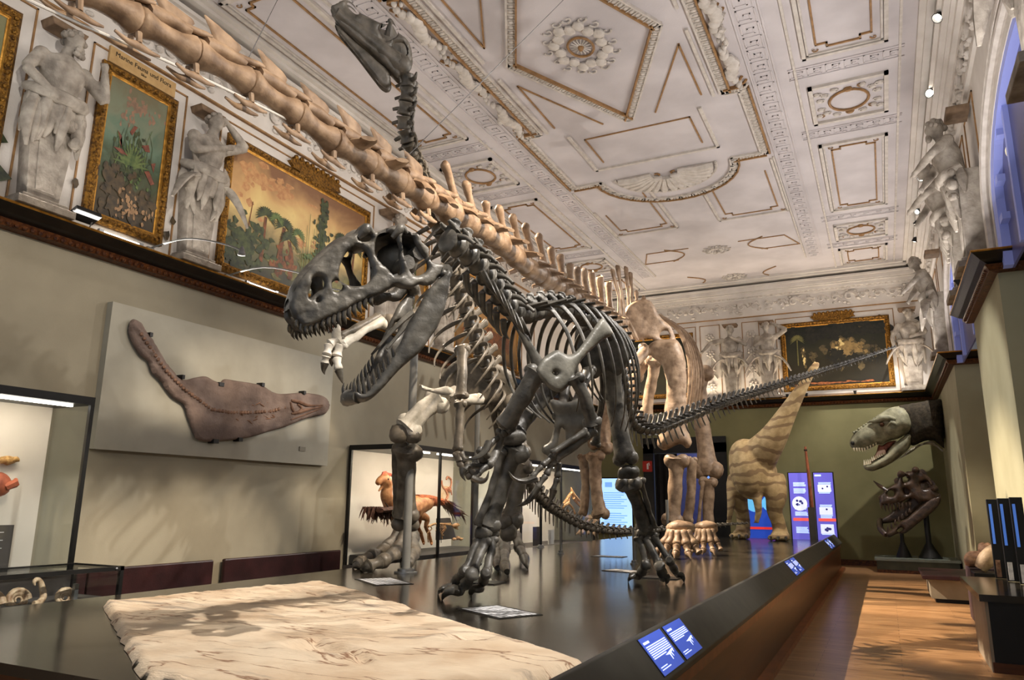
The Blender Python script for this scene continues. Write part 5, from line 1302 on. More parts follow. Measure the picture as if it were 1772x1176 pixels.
# ================================================================ bone-building helpers
def bone_mat(name, c1, c2, rough=.5, sc=7, spec=.4):
    return mat(name, c1, c2, rough, sc, .28, 22, spec=spec, lo=.32, hi=.68)
M['bone_dark'] = bone_mat('dark_grey_bone', (44, 42, 38), (100, 96, 88), .42)
M['bone_tan'] = bone_mat('tan_bone', (112, 90, 70), (168, 143, 117), .5)
M['bone_grey'] = bone_mat('grey_brown_bone', (66, 62, 54), (116, 108, 96), .42)
M['tooth'] = bone_mat('dark_tooth', (48, 44, 38), (84, 78, 68), .25, 12)
M['claw'] = bone_mat('dark_claw', (46, 43, 38), (84, 80, 72), .3, 12)
def limb(b, pts, r, seg=12, flat=1.0, ends=1.25, up=(0, 0, 1)):
    """long bone: pts 2..n points, r = (top, shaft, bottom)"""
    P = cr([tuple(p) for p in pts], 8); n = len(P)
    R0, Rm, R1 = r; rad = []
    for i in range(n):
        t = i/(n-1)
        a = max(0, 1-t/.28)**1.6; c = max(0, 1-(1-t)/.28)**1.6
        q = Rm+(R0-Rm)*a+(R1-Rm)*c
        if i == 0: q *= .55
        elif i == n-1: q *= .55
        rad.append((q, q*flat))
    b.tube(P, rad, seg, up=up)
    a, z = V(P[0]), V(P[-1]); d = (z-a).normalized(); s = d.cross(V(up))
    s = s.normalized() if s.length > .01 else V((1, 0, 0))
    for p, q, sg in ((a, R0, 1), (z, R1, -1)):
        for k in (-1, 1): b.ball(p+s*k*q*.46+d*sg*q*.30, (q*.56, q*.56, q*.56), 9, 6)
    return b
def claw(b, pts, r):
    b.tube(pts, [(r*1.0, r*.8), (r*.9, r*.7), (r*.55, r*.4), (r*.08, r*.06)][:len(pts)] if len(pts) == 4 else [r*(1-.95*k/(len(pts)-1)) for k in range(len(pts))], 8, sub=3)
def phal(b, a, c, r):
    a, c = V(a), V(c); m = (a+c)/2
    b.tube([a, a+(c-a)*.12, m, a+(c-a)*.88, c], [r*.6, r*1.05, r*.72, r*1.0, r*.55], 9, sub=2)
def toe(parent, mt, pts, r0, r1, cl=None, name='toe', cr_=None):
    """a chain of finger or toe bones ending in a claw; one mesh, the claw a sub-part"""
    b = MB(); n = len(pts)
    for i in range(n-1):
        r = r0+(r1-r0)*i/max(1, n-2); phal(b, pts[i], pts[i+1], r)
    o = b.build(name, mt, parent, rough=(r0*.10, 14))
    if cl:
        c = MB(); claw(c, cl, cr_ or r1*1.0); c.build('claw', M['claw'] if mt is not M['bone_tan'] else mt, o)
    return o
def vertebra(parent, mt, c, ax, up, L_, r, sp=.3, spw=None, sweep=0, spt=.02, tp=.12, droop=0, chev=None, zyg=1, nm='vertebra', waist=.72, knob=.0, tilt=0, rg=None, ball=False, arch=1, archh=1):
    c, ax = V(c), V(ax).normalized(); up = (V(up)-ax*V(up).dot(ax)).normalized(); sd = ax.cross(up)
    b = MB(); spw = spw or L_*.55
    if ball: prof = [(.25*r, -.5*L_), (.75*r, -.47*L_), (r, -.33*L_), (1.02*r, -.1*L_), (.85*r, .2*L_), (.95*r, .46*L_), (.7*r, .5*L_)]
    else: prof = [(.5*r, -.50*L_), (.92*r, -.48*L_), (r, -.42*L_), ((waist+.06)*r, -.18*L_), (waist*r, .02*L_), ((waist+.08)*r, .24*L_), (1.02*r, .43*L_), (.9*r, .49*L_), (.4*r, .5*L_)]
    q = prof
    b.lathe(q, c, ax, 14)
    h = r*1.0
    b.tube([c-ax*L_*.34+up*h*.85, c+up*h*1.12, c+ax*L_*.36+up*h*.95], [(r*.42*arch, r*.55*archh), (r*.38*arch, r*.5*archh), (r*.40*arch, r*.42*archh)], 9, sub=3)
    for k in (-1, 1):
        if zyg:
            b.tube([c+ax*L_*.1+up*h*1.15+sd*k*r*.25, c+ax*L_*.52+up*h*1.3+sd*k*r*.45, c+ax*L_*.5+ax*L_*.28*zyg+up*h*1.5+sd*k*r*.42], [r*.26, r*.24, r*.12], 7, sub=3)
            b.tube([c-ax*L_*.15+up*h*1.35+sd*k*r*.2, c-ax*L_*.5+up*h*1.45+sd*k*r*.28], [r*.22, r*.14], 7)
        if tp:
            b.tube([c+up*h*.45+sd*k*r*.5, c+up*(h*.55-droop*.4)+sd*k*(r*.8+tp*.5), c+up*(h*.55-droop)+sd*k*(r*.8+tp)-ax*L_*.12], [(L_*.20, r*.34), (L_*.16, r*.2), (L_*.13, r*.16)], 8, up=up, sub=3)
    if sp:
        t0 = c+up*h*1.05-ax*L_*.04; t1 = c+up*(h*1.1+sp)-ax*sweep; m = (t0+t1)/2-ax*sweep*-.08
        b.tube([t0+ax*L_*.06, m, t1-up*.02, t1], [(spt*1.5, spw*.62), (spt, spw*.40), (spt*(1.25+knob), spw*(.48+knob*.2)), (spt*(.7+knob), spw*.28)], 10, up=ax, sub=4)
    o = b.build(nm, mt, parent, rough=rg or (r*.06, 9), angle=60)
    if chev:
        kind, ln = chev; b = MB(); p0 = c+ax*L_*.5-up*r*.95
        if kind == 'skid':
            for k in (-1, 1):
                q0 = p0-up*ln*.5+sd*k*r*.42
                b.tube([p0+sd*k*r*.35, q0], [r*.2, r*.18], 7)
                b.tube([q0-ax*ln*1.15-up*ln*.02, q0-ax*ln*.5-up*ln*.18, q0-up*ln*.12, q0+ax*ln*.55-up*ln*.18, q0+ax*ln*1.05-up*ln*.12], [(r*.07, r*.10), (r*.12, r*.2), (r*.13, r*.26), (r*.12, r*.18), (r*.05, r*.08)], 8, up=up, sub=3)
        else:
            b.tube([p0, p0-up*ln*.5-ax*ln*.12, p0-up*ln-ax*ln*.32], [(r*.16, r*.22), (r*.14, r*.3), (r*.08, r*.2)], 8, up=ax, sub=3)
        b.build('chevron', mt, o)
    return o
def rib(parent, mt, c, sd, up, ax, W, H, r=.022, sweep=.15, t0=88, t1=-58, n=9, nm='rib'):
    b = MB(); q = []
    c0 = V(c)-V(up)*H*.94
    for k in range(n):
        t = k/(n-1); a = R(t0+(t1-t0)*t)
        q.append(c0+V(sd)*(W*math.cos(a))+V(up)*(H*math.sin(a))+V(ax)*(sweep*t*t))
    q[0] = V(c)+V(sd)*.02
    rad = [(r*.9, r*1.1) if k < 2 else (r*(.62-.048*k), r*(1.35-.12*k)) for k in range(n)]
    b.tube(q, rad, 8, up=ax, sub=3)
    return b.build(nm, mt, parent, rough=(r*.12, 8))
# ================================================================ the long-necked skeleton overhead (tan bone)
DX = -4.30
dp = empty('sauropod_skeleton', (-3.9, 15.8, PZ), 'huge tan long-tailed dinosaur skeleton whose tail hangs overhead toward the viewer', 'dinosaur skeleton')
def DJ(px, py): return atx(px, py, DX)
J = [(20, -92), (130, -28), (232, 30), (331, 86), (426, 138), (508, 193), (572, 240), (636, 280), (688, 312), (733, 340), (773, 363), (804, 381), (830, 396), (858, 414), (884, 436), (909, 458), (933, 474), (951, 486), (966, 496), (980, 505), (994, 514), (1008, 524), (1022, 533), (1036, 542), (1049, 550), (1062, 558)]
TIP = [(90, -80), (180, -40), (262, -18), (318, 33), (405, 88), (495, 133), (565, 176), (626, 211), (680, 242), (733, 265), (770, 285), (806, 310), (840, 336), (863, 354), (887, 373), (909, 389), (932, 403), (953, 417), (969, 426), (986, 434), (998, 447), (1010, 452), (1023, 458), (1037, 463), (1052, 466)]
RAD = [.112, .112, .114, .117, .122, .128, .136, .142, .146, .148, .148, .148, .146, .145, .145, .145, .146, .145, .14, .14, .14, .135, .135, .13, .13]
for k in range(len(J)-1):
    a, c = DJ(*J[k]), DJ(*J[k+1]); m = (a+c)/2; ax = (c-a); L_ = ax.length; ax.normalize()
    tip = DJ(*TIP[k]); r = RAD[k]
    far = k >= 10
    d = tip-m; along = d.dot(ax); up = V((0, 0, 1)); up = (up-ax*up.z).normalized()
    hgt = max(.1, d.dot(up)-1.1*r)
    vo = vertebra(dp, M['bone_tan'], m-up*r*.12, ax, (0, 0, 1), L_*1.02, r, sp=(hgt if far else 0), spw=(L_*.62 if not far else .11), sweep=-along, spt=.028 if not far else .042+.0012*(k-10), tp=(0 if k < 6 else .16 if k < 10 else .24), droop=(.02 if k < 8 else .16 if k < 12 else .08),
             chev=(('skid', .155) if k < 9 else None), zyg=.9 if not far else .5, arch=1.7 if not far else 1.2, archh=1 if not far else 1.15, waist=.66 if not far else .76, knob=.12 if far else .1, ball=far)
    if not far:                                                # fin-shaped spine, swept back over the joint
        th, ta = d.dot(up), along
        ol = [(ta-.02, r*.75), (ta-.03, th*.75), (ta-.018, th*.98), (ta+.05, th*1.0), (ta+.17*L_/.3, th*.84), (ta+.42*L_, r*1.14+.26*(th-r)), (.46*L_, r*.95), (.40*L_, r*.6), (-.1*L_, r*.5)]
        b = MB(); b.plate(ol, lambda u, v, t: m+ax*u+up*v+ax.cross(up)*t, .03, step=.028, edge=.05); b.build('neural_spine', M['bone_tan'], vo)
# (fins of the tail vertebrae are built with their vertebra)
# tall spines over the hip, ilium, sacral ribs
for k, (px, py, bx, by, y) in enumerate(((1060, 466, 1072, 522, 15.3), (1069, 460, 1078, 524, 15.5), (1083, 462, 1088, 527, 15.8), (1091, 471, 1094, 528, 16.0), (1101, 503, 1102, 528, 16.3), (1114, 512, 1110, 524, 16.6))):
    t, bt = aty(px, py, y), aty(bx, by, y); b = MB()
    b.tube([bt-V((0, 0, .5)), bt, (t+bt)/2, t-V((0, 0, .05)), t], [(.06, .11), (.035, .08), (.03, .07), (.05, .09), (.03, .05)], 10, up=(0, 1, 0), sub=3)
    b.ball(bt-V((0, 0, .45)), (.14, .16, .16), 10, 7)
    b.build('sacral_spine', M['bone_tan'], dp, rough=(.012, 9))
HY = 16.0
H_ = lambda px, py, y=HY: aty(px, py, y)
def pxplane(y, dx=0): return lambda u, v, t: aty(u, v, y)+V((0, -t, 0))
b = MB()
b.plate([(1080, 540), (1092, 524), (1110, 518), (1128, 522), (1140, 545), (1158, 562), (1168, 582), (1172, 604), (1150, 600), (1138, 592), (1120, 585), (1098, 590), (1084, 575)], lambda u, v, t: aty(u, v, HY-.35+(u-1080)*.006)+V((0, -t, 0)), .07, holes=[[(1142, 580), (1148, 572), (1157, 574), (1158, 584), (1145, 586)]], step=3.2, edge=9)
b.build('ilium', M['bone_tan'], dp, rough=(.02, 5))
for k in range(7):
    b = MB(); x = 1030+10*k
    b.tube([H_(x, 528+3*k, 14.4+.25*k), H_(x+14, 552+3*k, 14.3+.25*k), H_(x+24, 578+2*k, 14.4+.25*k)], [(.05, .035), (.04, .03), (.03, .02)], 7, sub=3)
    b.build('sacral_rib', M['bone_tan'], dp)
# pelvis struts
def dbone(name, pts, r, flat=1.0, mt='bone_tan', y=None, up=(0, 1, 0), rg=.03):
    b = MB(); limb(b, [aty(p[0], p[1], p[2] if len(p) > 2 else y) for p in pts], r, 14, flat, up=up)
    return b.build(name, M[mt], dp, rough=(rg, 3.5))
dbone('pubis', [(1122, 600, 15.6), (1098, 628, 15.3), (1074, 655, 15.1)], (.20, .13, .16), .7)
dbone('ischium', [(1134, 618, 16.1), (1128, 660, 16.3), (1116, 725, 16.4)], (.22, .13, .20), .8)
dbone('pubis', [(1116, 622, 16.5), (1098, 660, 16.6), (1092, 722, 16.6)], (.20, .15, .18), .6)
b = MB()
b.plate([(1120, 600), (1132, 590), (1150, 587), (1172, 588), (1182, 606), (1187, 640), (1187, 700), (1190, 740), (1196, 765), (1190, 776), (1178, 768), (1166, 772), (1150, 778), (1138, 770), (1140, 745), (1150, 715), (1153, 680), (1150, 650), (1142, 628), (1128, 616)], lambda u, v, t: aty(u, v, 15.6)+V((0, -t, 0)), lambda u, v: .15+.07*(abs(v-685)/90)**2, step=4.5, edge=26)
b.build('femur', M['bone_tan'], dp, rough=(.03, 3))
dbone('tibia', [(1171, 790), (1168, 850), (1163, 905)], (.27, .145, .24), .8, y=15.6)
dbone('fibula', [(1197, 792), (1196, 850), (1189, 904)], (.13, .10, .14), .8, y=15.7)
dbone('femur', [(1095, 640, 17.2), (1058, 700, 17.2), (1036, 776, 17.2)], (.34, .2, .34), .8, 'bone_tan')
dbone('tibia', [(1030, 784, 17.1), (1031, 840, 17.1), (1040, 894, 17.1)], (.25, .15, .23), .8)
dbone('fibula', [(1009, 788, 17.2), (1013, 845, 17.2), (1008, 890, 17.2)], (.14, .11, .12), .8)
dbone('humerus', [(1207, 640, 18.6), (1214, 720, 18.6), (1226, 822, 18.5)], (.40, .19, .38), .75, 'bone_tan')
dbone('ulna', [(1226, 828, 18.4), (1226, 870, 18.4), (1226, 918, 18.4)], (.24, .13, .15), .8)
dbone('radius', [(1217, 830, 18.3), (1212, 875, 18.3), (1208, 912, 18.3)], (.08, .05, .08), .9)
def dfoot(cx, cy, y, s, n=5, spread=44):
    c = atz(cx, cy, PZ+.36); yy = c.y
    b = MB(); b.ball(c+V((0, .05, .16)), (.26*s, .2*s, .12*s), 12, 8); b.ball(c+V((.12*s, .05, .12)), (.14*s, .14*s, .1*s), 10, 7); b.build('ankle', M['bone_tan'], dp, rough=(.03, 6))
    for k in range(n):
        a = -.95+1.9*k/(n-1); d = V((math.sin(a), -math.cos(a)*.85, 0))
        p0 = c+d*.16*s+V((0, 0, .10)); p1 = c+d*.34*s+V((0, 0, -.14)); p2 = c+d*.45*s; p2.z = PZ+.10; p3 = c+d*.58*s; p3.z = PZ+.02
        toe(dp, M['bone_tan'], [p0, p1, p2], .085*s, .07*s, [p2, (p2+p3)/2+V((0, 0, .02)), p3] if k < 4 else None, cr_=.07*s)
dfoot(1178, 928, 15.8, 1.0)
dfoot(1024, 905, 17.1, .85)
dfoot(1222, 925, 18.4, .8)
for k in range(6):                                             # far ribs behind the pelvis
    b = MB(); x = 1148+4.5*k; y = 17.0+.25*k
    b.tube([aty(1120+4*k, 545, y), aty(x+22, 566+3*k, y), aty(x+44, 620+4*k, y+.1), aty(x+44-k*.5, 680+3*k, y+.2), aty(x+36-k*.8, 722, y+.3)], [(.04, .05), (.026, .05), (.022, .05), (.022, .04), (.015, .02)], 7, sub=4)
    b.build('rib', M['bone_tan'], dp)
# hanging wires and their cross ties
b = MB(); tp_ = DJ(424, 108)
for (px, py, qx, qy) in ((424, 112, 480, 0), (700, 275, 975, 0)):
    b = MB(); b.tube([DJ(px, py), atz(qx, qy, ZC)], .005, 4)
    b.build('hanging_wire', M['steel'], dp)
b = MB(); b.tube([DJ(-20, -32), DJ(136, 40), DJ(282, 103), DJ(425, 171), DJ(560, 238)], .010, 6, sub=3); b.build('support_rod', M['white'], dp)
# ================================================================ the big meat-eater in front (dark bone)
al = empty('theropod_skeleton', (-3.1, 8.0, PZ), 'dark long-toothed meat-eating dinosaur skeleton striding at the front of the platform', 'dinosaur skeleton')
AB = M['bone_dark']
# --- skull: left side traced on the photograph, right side mirrored in the middle plane
S0, S1 = atd(510, 540, 4.5), atd(785, 455, 5.2)
hd = (S0-S1); hd.z = 0; hd.normalize(); sn = V((-hd.y, hd.x, 0))
if sn.dot(EYE-S0) < 0: sn = -sn
SM = S0-sn*.085                                                # a point of the middle plane
def sk(u, v): return 500+u/3.095, 340+v/3.095
def wid(u): return .050+.19*min(1, max(0, (u+20)/640))**.9
def left(u, v, t, k=1.0, o=0):
    p = atp(*sk(u, v), SM+sn*(wid(u)*k+o), sn); return p+sn*t
def mir(p): return p-sn*(2*(p-SM).dot(sn))
def right(u, v, t, k=1.0, o=0): return mir(left(u, v, t, k, o))
SKULL = [(4, 572), (22, 512), (58, 450), (108, 388), (166, 330), (232, 268), (296, 222), (340, 205), (372, 165), (400, 148), (428, 152), (446, 176), (475, 190), (520, 172), (560, 155), (592, 156), (622, 176), (662, 192), (694, 204), (712, 244), (748, 276), (752, 330), (775, 352), (830, 366), (852, 388), (836, 414), (800, 432), (765, 470), (722, 478), (692, 472), (640, 497), (596, 492), (556, 484), (505, 515), (440, 545), (380, 568), (330, 590), (265, 632), (200, 655), (130, 690), (80, 700), (40, 668), (8, 625)]
HOLES = [[(106, 545), (114, 482), (130, 440), (160, 428), (186, 450), (182, 490), (150, 512)], [(230, 462), (262, 450), (286, 482), (268, 508), (238, 502)],
         [(266, 410), (286, 335), (328, 282), (370, 270), (406, 292), (430, 342), (446, 400), (436, 442), (412, 470), (366, 480), (310, 472), (276, 452)],
         [(372, 218), (408, 196), (438, 210), (430, 238), (392, 240)], [(460, 250), (480, 204), (520, 192), (560, 212), (584, 272), (586, 332), (595, 398), (580, 424), (550, 410), (518, 378), (488, 350), (462, 306)],
         [(606, 214), (630, 188), (656, 202), (672, 252), (702, 302), (734, 352), (734, 398), (690, 424), (656, 410), (626, 352), (610, 282)], [(148, 552), (158, 548), (164, 560), (152, 566)]]
skull = MB()
def sth(u, v): return .030
def smid(u, v): return .010*noise.noise(V((u*.018, v*.018, 2)))+.006*noise.noise(V((u*.06, v*.06, 7)))
skull.plate(SKULL, left, sth, HOLES, step=13, edge=24, mid=smid)
skull.plate(SKULL, right, sth, HOLES, step=16, edge=24, mid=smid)
sko = skull.build('skull', AB, al, angle=70)
ROOF = [(4, 575), (22, 512), (58, 452), (108, 390), (166, 333), (232, 273), (296, 228), (340, 212), (372, 185), (410, 180), (446, 184), (475, 194), (520, 182), (560, 170), (592, 172), (622, 186), (662, 200), (694, 212), (712, 250)]
RP = cr(ROOF, 3); b = MB()
for k in range(2):                                             # roof of the snout, top and underside
    b.grid(9, len(RP), lambda s, t: left(*RP[min(len(RP)-1, int(round(t*(len(RP)-1))))], 0).lerp(right(*RP[min(len(RP)-1, int(round(t*(len(RP)-1))))], 0), s)+V((0, 0, (.045 if k == 0 else .0)*math.sin(math.pi*s)-.03*k+.008*noise.noise(V((s*6, t*18, 4))))))
b.build('skull_roof', AB, sko)
b = MB()
for u, v, r in ((700, 300, .05), (640, 350, .05), (580, 440, .035), (520, 470, .03)): b.tube([left(u, v, 0), right(u, v, 0)], r, 8)
b.ball((left(660, 300, 0)+right(660, 300, 0))/2, (.14, .16, .12), 12, 8)
b.tube([(left(u, v, 0)+right(u, v, 0))/2 for u, v in ((640, 400), (500, 470), (330, 540), (120, 600))], [(.08, .03), (.06, .03), (.04, .03), (.03, .02)], 8, sub=3)
b.build('braincase', AB, sko)
for u, v, a, r in ((408, 178, 1, .034), (590, 178, 1, .030)):   # horn ridges before and behind the eye
    for f_ in (left, right):
        b = MB(); b.tube([f_(u-40, v+45, .01), f_(u-8, v+8, .02), f_(u+8, v-8, .015), f_(u+40, v+22, .01)], [r*.5, r, r*.9, r*.4], 9, sub=3); b.build('brow_horn', AB, sko)
UT = [(440, 548), (408, 560), (378, 572), (350, 586), (322, 600), (296, 616), (268, 634), (240, 648), (212, 658), (182, 668), (150, 682), (118, 694), (92, 700), (66, 694), (44, 676)]
for k, (u, v) in enumerate(UT):
    L_ = 1.25*(34, 40, 46, 50, 54, 56, 52, 46, 40, 40, 38, 36, 36, 36, 30)[k]
    for f_ in ((left, right)):
        b = MB(); claw(b, [f_(u, v-14, 0), f_(u-4, v+L_*.35, .004), f_(u+4, v+L_*.7, .004), f_(u+12, v+L_, 0)], .019 if k < 9 else .015); b.build('tooth', M['tooth'], sko)
# --- lower jaw
JAW = [(840, 400), (858, 392), (866, 422), (858, 480), (846, 545), (828, 616), (800, 690), (756, 756), (708, 825), (645, 880), (575, 945), (510, 1018), (450, 1076), (402, 1100), (362, 1092), (338, 1052), (352, 1040), (400, 1052), (440, 1014), (486, 954), (536, 884), (572, 822), (600, 770), (628, 704), (668, 632), (706, 566), (742, 505), (792, 450)]
def jw(u, v): return max(0, min(1, (u-340)/500))
def jl(u, v, t):
    p = atp(*sk(u, v), SM+sn*(.085+.18*jw(u, v)), sn); return p+sn*t
def jr(u, v, t): return mir(jl(u, v, t))
b = MB()
jm = lambda u, v: .010*noise.noise(V((u*.014, v*.014, 5)))
b.plate(JAW, jl, .034, step=13, edge=26, mid=jm); b.plate(JAW, jr, .034, [[(690, 660), (730, 600), (750, 620), (720, 690)]], step=16, edge=26, mid=jm)
b.tube([jl(372, 1070, 0), (jl(352, 1064, 0)+jr(352, 1064, 0))/2, jr(372, 1070, 0)], [.045, .05, .045], 9, sub=3)
b.tube([jl(850, 400, 0), jl(840, 392, -.05)], .05, 8)
jo = b.build('lower_jaw', AB, al, angle=70)
LT_ = [(560, 842), (534, 886), (508, 922), (482, 958), (456, 992), (430, 1022), (404, 1046), (378, 1056), (352, 1044)]
for k, (u, v) in enumerate(LT_):
    L_ = 1.35*(34, 40, 46, 50, 54, 58, 60, 56, 50)[k]
    for f_ in (jl, jr):
        b = MB(); claw(b, [f_(u+4, v+14, 0), f_(u-4, v-L_*.35, .004), f_(u-6, v-L_*.7, .002), f_(u-2, v-L_, -.004)], .018); b.build('tooth', M['tooth'], jo)
for f_, g_ in ((left, jl), (right, jr)):
    b = MB(); limb(b, [f_(800, 385, -.03), f_(826, 400, -.03), g_(846, 420, -.02)], (.05, .04, .05), 9); b.build('quadrate', AB, sko)
b = MB()
for sg in (left, right): b.tube([sg(790, 560, -.12), sg(700, 640, -.12), sg(560, 800, -.10)], [.02, .018, .008], 7, sub=3)
b.build('throat_bone', AB, al)
# --- backbone
SP = [(772, 415, 5.28), (800, 432, 5.42), (830, 462, 5.6), (856, 496, 5.8), (880, 530, 6.0), (905, 544, 6.25), (935, 536, 6.6), (968, 534, 7.0), (1000, 544, 7.4), (1030, 562, 7.9), (1052, 580, 8.4), (1066, 610, 8.9), (1076, 650, 9.4), (1084, 695, 9.9), (1096, 733, 10.4), (1130, 745, 10.9), (1180, 728, 11.5), (1250, 700, 12.3), (1320, 677, 13.2), (1400, 650, 14.2), (1480, 624, 15.2), (1550, 600, 16.0)]
SPW = [atd(*p) for p in SP]
path = [V(p) for p in cr([tuple(p) for p in SPW], 12)]
acc = [0]
for a, c in zip(path, path[1:]): acc.append(acc[-1]+(c-a).length)
def along(s):
    for i in range(len(path)-1):
        if acc[i+1] >= s: return path[i].lerp(path[i+1], (s-acc[i])/max(1e-6, acc[i+1]-acc[i]))
    return path[-1]
TOT = acc[-1]; s = .0; k = 0
hipS = None
def s_of(px_i): return acc[px_i*12]
S_sh, S_hip = s_of(4), s_of(11)
while s < TOT-.02:
    f = s/TOT
    if s < S_sh: L_, r = .135, .088
    elif s < S_hip: L_, r = .235, .088
    else:
        g = (s-S_hip)/(TOT-S_hip); L_, r = .17-.04*g, .075*(1-g)**.8+.012
    a, c = along(s), along(min(TOT, s+L_)); ax = (a-c)
    if ax.length < .02: break
    m = (a+c)/2; up = V((0, 0, 1))
    if s < S_sh: pr = dict(sp=.10, spw=.10, sweep=.01, tp=.13, droop=.09, spt=.034, zyg=1.0)
    elif s < S_hip: pr = dict(sp=.075, spw=.15, sweep=.02, tp=.17, droop=-.02, spt=.02, zyg=.3)
    else: pr = dict(sp=max(.03, .22*(1-g)**1.3), spw=.09*(1-g)+.03, sweep=.07*(1-g)+.04, tp=.15*(1-g)**1.6+.01, droop=0, spt=.014, zyg=.7, chev=('blade', max(.04, .26*(1-g)**1.2)))
    vertebra(al, AB, m, ax, up, ax.length*.96, r, **pr)
    if s < S_sh and k > 1:
        for sg in (-1, 1):
            sd = ax.normalized().cross(V((0, 0, 1))).normalized()*sg; b = MB(); p = m-V((0, 0, r))+sd*.07
            b.tube([p, p-ax.normalized()*.08-V((0, 0, .08))+sd*.03, p-ax.normalized()*.17-V((0, 0, .10))+sd*.03], [.03, .022, .006], 6, sub=3); b.build('neck_rib', AB, al)
    if S_sh+.25 <= s < S_hip-.35:
        g = (s-S_sh)/(S_hip-S_sh); sd = ax.normalized().cross(V((0, 0, 1))).normalized()
        H = .52+.16*math.sin(math.pi*min(1, g*1.3))-.30*max(0, g-.55)*2; W = .22+.18*math.sin(math.pi*min(1, g*1.2))
        for sg in (-1, 1): rib(al, AB, m+V((0, 0, .03))+sd*sg*.05, sd*sg, V((0, 0, 1)), -ax.normalized(), W, H, .030, .55, 86, -55)
    s += L_; k += 1
# --- shoulder and arms
def A(px, py, d): return atd(px, py, d)
c4 = lambda u, v: (800+u/3.095, 420+v/3.095)
SCAP = [(748, 404), (782, 438), (806, 486), (752, 522), (692, 572), (642, 622), (606, 682), (592, 724), (562, 772), (520, 800), (470, 782), (420, 732), (396, 682), (428, 622), (470, 590), (512, 574), (560, 598), (602, 588), (642, 542), (702, 458)]
M['bone_pale'] = M['bone_dark']
b = MB(); b.plate(SCAP, lambda u, v, t: A(*c4(u, v), 5.75+.0010*(u-450)-.0002*(v-600))-FWD*t, lambda u, v: .045, [[(488, 694), (500, 688), (510, 698), (498, 708)]], step=11, edge=36, mid=lambda u, v: .03*math.exp(-((u-560)**2+(v-700)**2)/9000))
b.build('scapula', bone_mat('lit_scapula_bone', (78, 76, 69), (124, 121, 111), .42), al, angle=70)  # paler copy of the dark bone, painting in the light on this shoulder blade
b = MB(); b.tube([A(881, 528, 6.2), A(900, 570, 6.2), A(925, 618, 6.25), A(938, 650, 6.3)], [(.025, .05), (.02, .035), (.03, .05), (.05, .10)], 9, sub=4); b.build('scapula', AB, al)
def abone(name, pts, r, flat=.9, mt=None, rg=.012):
    b = MB(); limb(b, [A(*p) for p in pts], r, 12, flat, up=(0, 1, .2)); return b.build(name, mt or AB, al, rough=(rg, 8))
abone('humerus', [(994, 650, 5.8), (1012, 690, 5.8), (1026, 736, 5.85)], (.085, .05, .085))
abone('humerus', [(931, 640, 5.75), (905, 685, 5.75), (873, 738, 5.8)], (.10, .075, .09))
abone('ulna', [(1028, 742, 5.85), (995, 770, 5.8), (962, 792, 5.75)], (.055, .036, .045)); abone('radius', [(1016, 746, 5.8), (985, 764, 5.75), (955, 784, 5.7)], (.04, .026, .036))
abone('ulna', [(868, 744, 5.8), (862, 775, 5.8), (846, 806, 5.65)], (.05, .032, .04)); abone('radius', [(880, 744, 5.85), (852, 766, 5.75), (835, 790, 5.6)], (.036, .024, .032))
def hand(parent, wrist, fingers, r):
    for pts, cl in fingers:
        toe(parent, AB, [A(*p) for p in pts], r, r*.85, [A(*p) for p in cl], 'finger', r*1.15)
hand(al, None, [([(958, 788, 5.75), (938, 806, 5.65), (920, 826, 5.6)], [(928, 826, 5.6), (908, 832, 5.58), (890, 828, 5.56), (880, 815, 5.55)]),
                ([(955, 800, 5.75), (945, 822, 5.7), (928, 846, 5.65)], [(932, 842, 5.65), (918, 862, 5.63), (905, 872, 5.62), (892, 876, 5.62)]),
                ([(966, 800, 5.8), (965, 826, 5.78), (956, 850, 5.75)], [(958, 846, 5.75), (954, 862, 5.74), (948, 874, 5.73)])], .030)
hand(al, None, [([(845, 790, 5.6), (832, 776, 5.5), (828, 782, 5.45)], [(846, 764, 5.5), (838, 782, 5.45), (822, 792, 5.42), (804, 794, 5.42)]),
                ([(842, 806, 5.6), (826, 820, 5.5), (822, 826, 5.45)], [(818, 826, 5.45), (832, 832, 5.43), (842, 828, 5.42), (846, 814, 5.42)]),
                ([(838, 806, 5.6), (812, 806, 5.55), (802, 814, 5.5)], [(802, 812, 5.5), (800, 822, 5.48), (806, 832, 5.47)])], .028)
for prt in (((962, 790, 5.77), (955, 800, 5.75)), ((846, 803, 5.62), (836, 793, 5.6))):
    b = MB()
    for px, py, d in prt: b.ball(A(px, py, d), .04, 8, 6)
    b.build('wrist', AB, al)
# --- pelvis
PUB = [(470, 840), (560, 852), (640, 838), (704, 915), (696, 1000), (640, 1002), (602, 1044), (574, 1090), (556, 1066), (552, 1005), (530, 990), (514, 1068), (500, 1122), (466, 1142), (430, 1122), (430, 1092), (470, 1060), (490, 990), (494, 920)]
b = MB(); b.plate(PUB, lambda u, v, t: A(*c4(u, v), 7.3)-FWD*t, .05, step=11, edge=34, mid=lambda u, v: .012*math.sin(v*.06)); b.build('pubis', bone_mat('lit_pubis_bone', (84, 82, 76), (122, 119, 110), .45), al, angle=70)  # dark bone lightened; the light on the apron is put into its colour
abone('pubis_shaft', [(1020, 640, 8.2), (1000, 690, 7.7), (990, 720, 7.3)], (.09, .05, .08)); abone('pubis_shaft', [(985, 640, 8.1), (975, 690, 7.7), (968, 720, 7.3)], (.09, .05, .08))
b = MB(); b.plate([(1000, 560), (1030, 545), (1062, 556), (1085, 590), (1088, 625), (1070, 650), (1050, 640), (1030, 655), (1010, 640), (995, 600)], lambda u, v, t: A(u, v, 8.4)-FWD*t, .045, step=6, edge=16); b.build('ilium', AB, al)
abone('ischium', [(1045, 640, 8.8), (1040, 700, 9.0), (1030, 770, 9.1)], (.08, .04, .07))
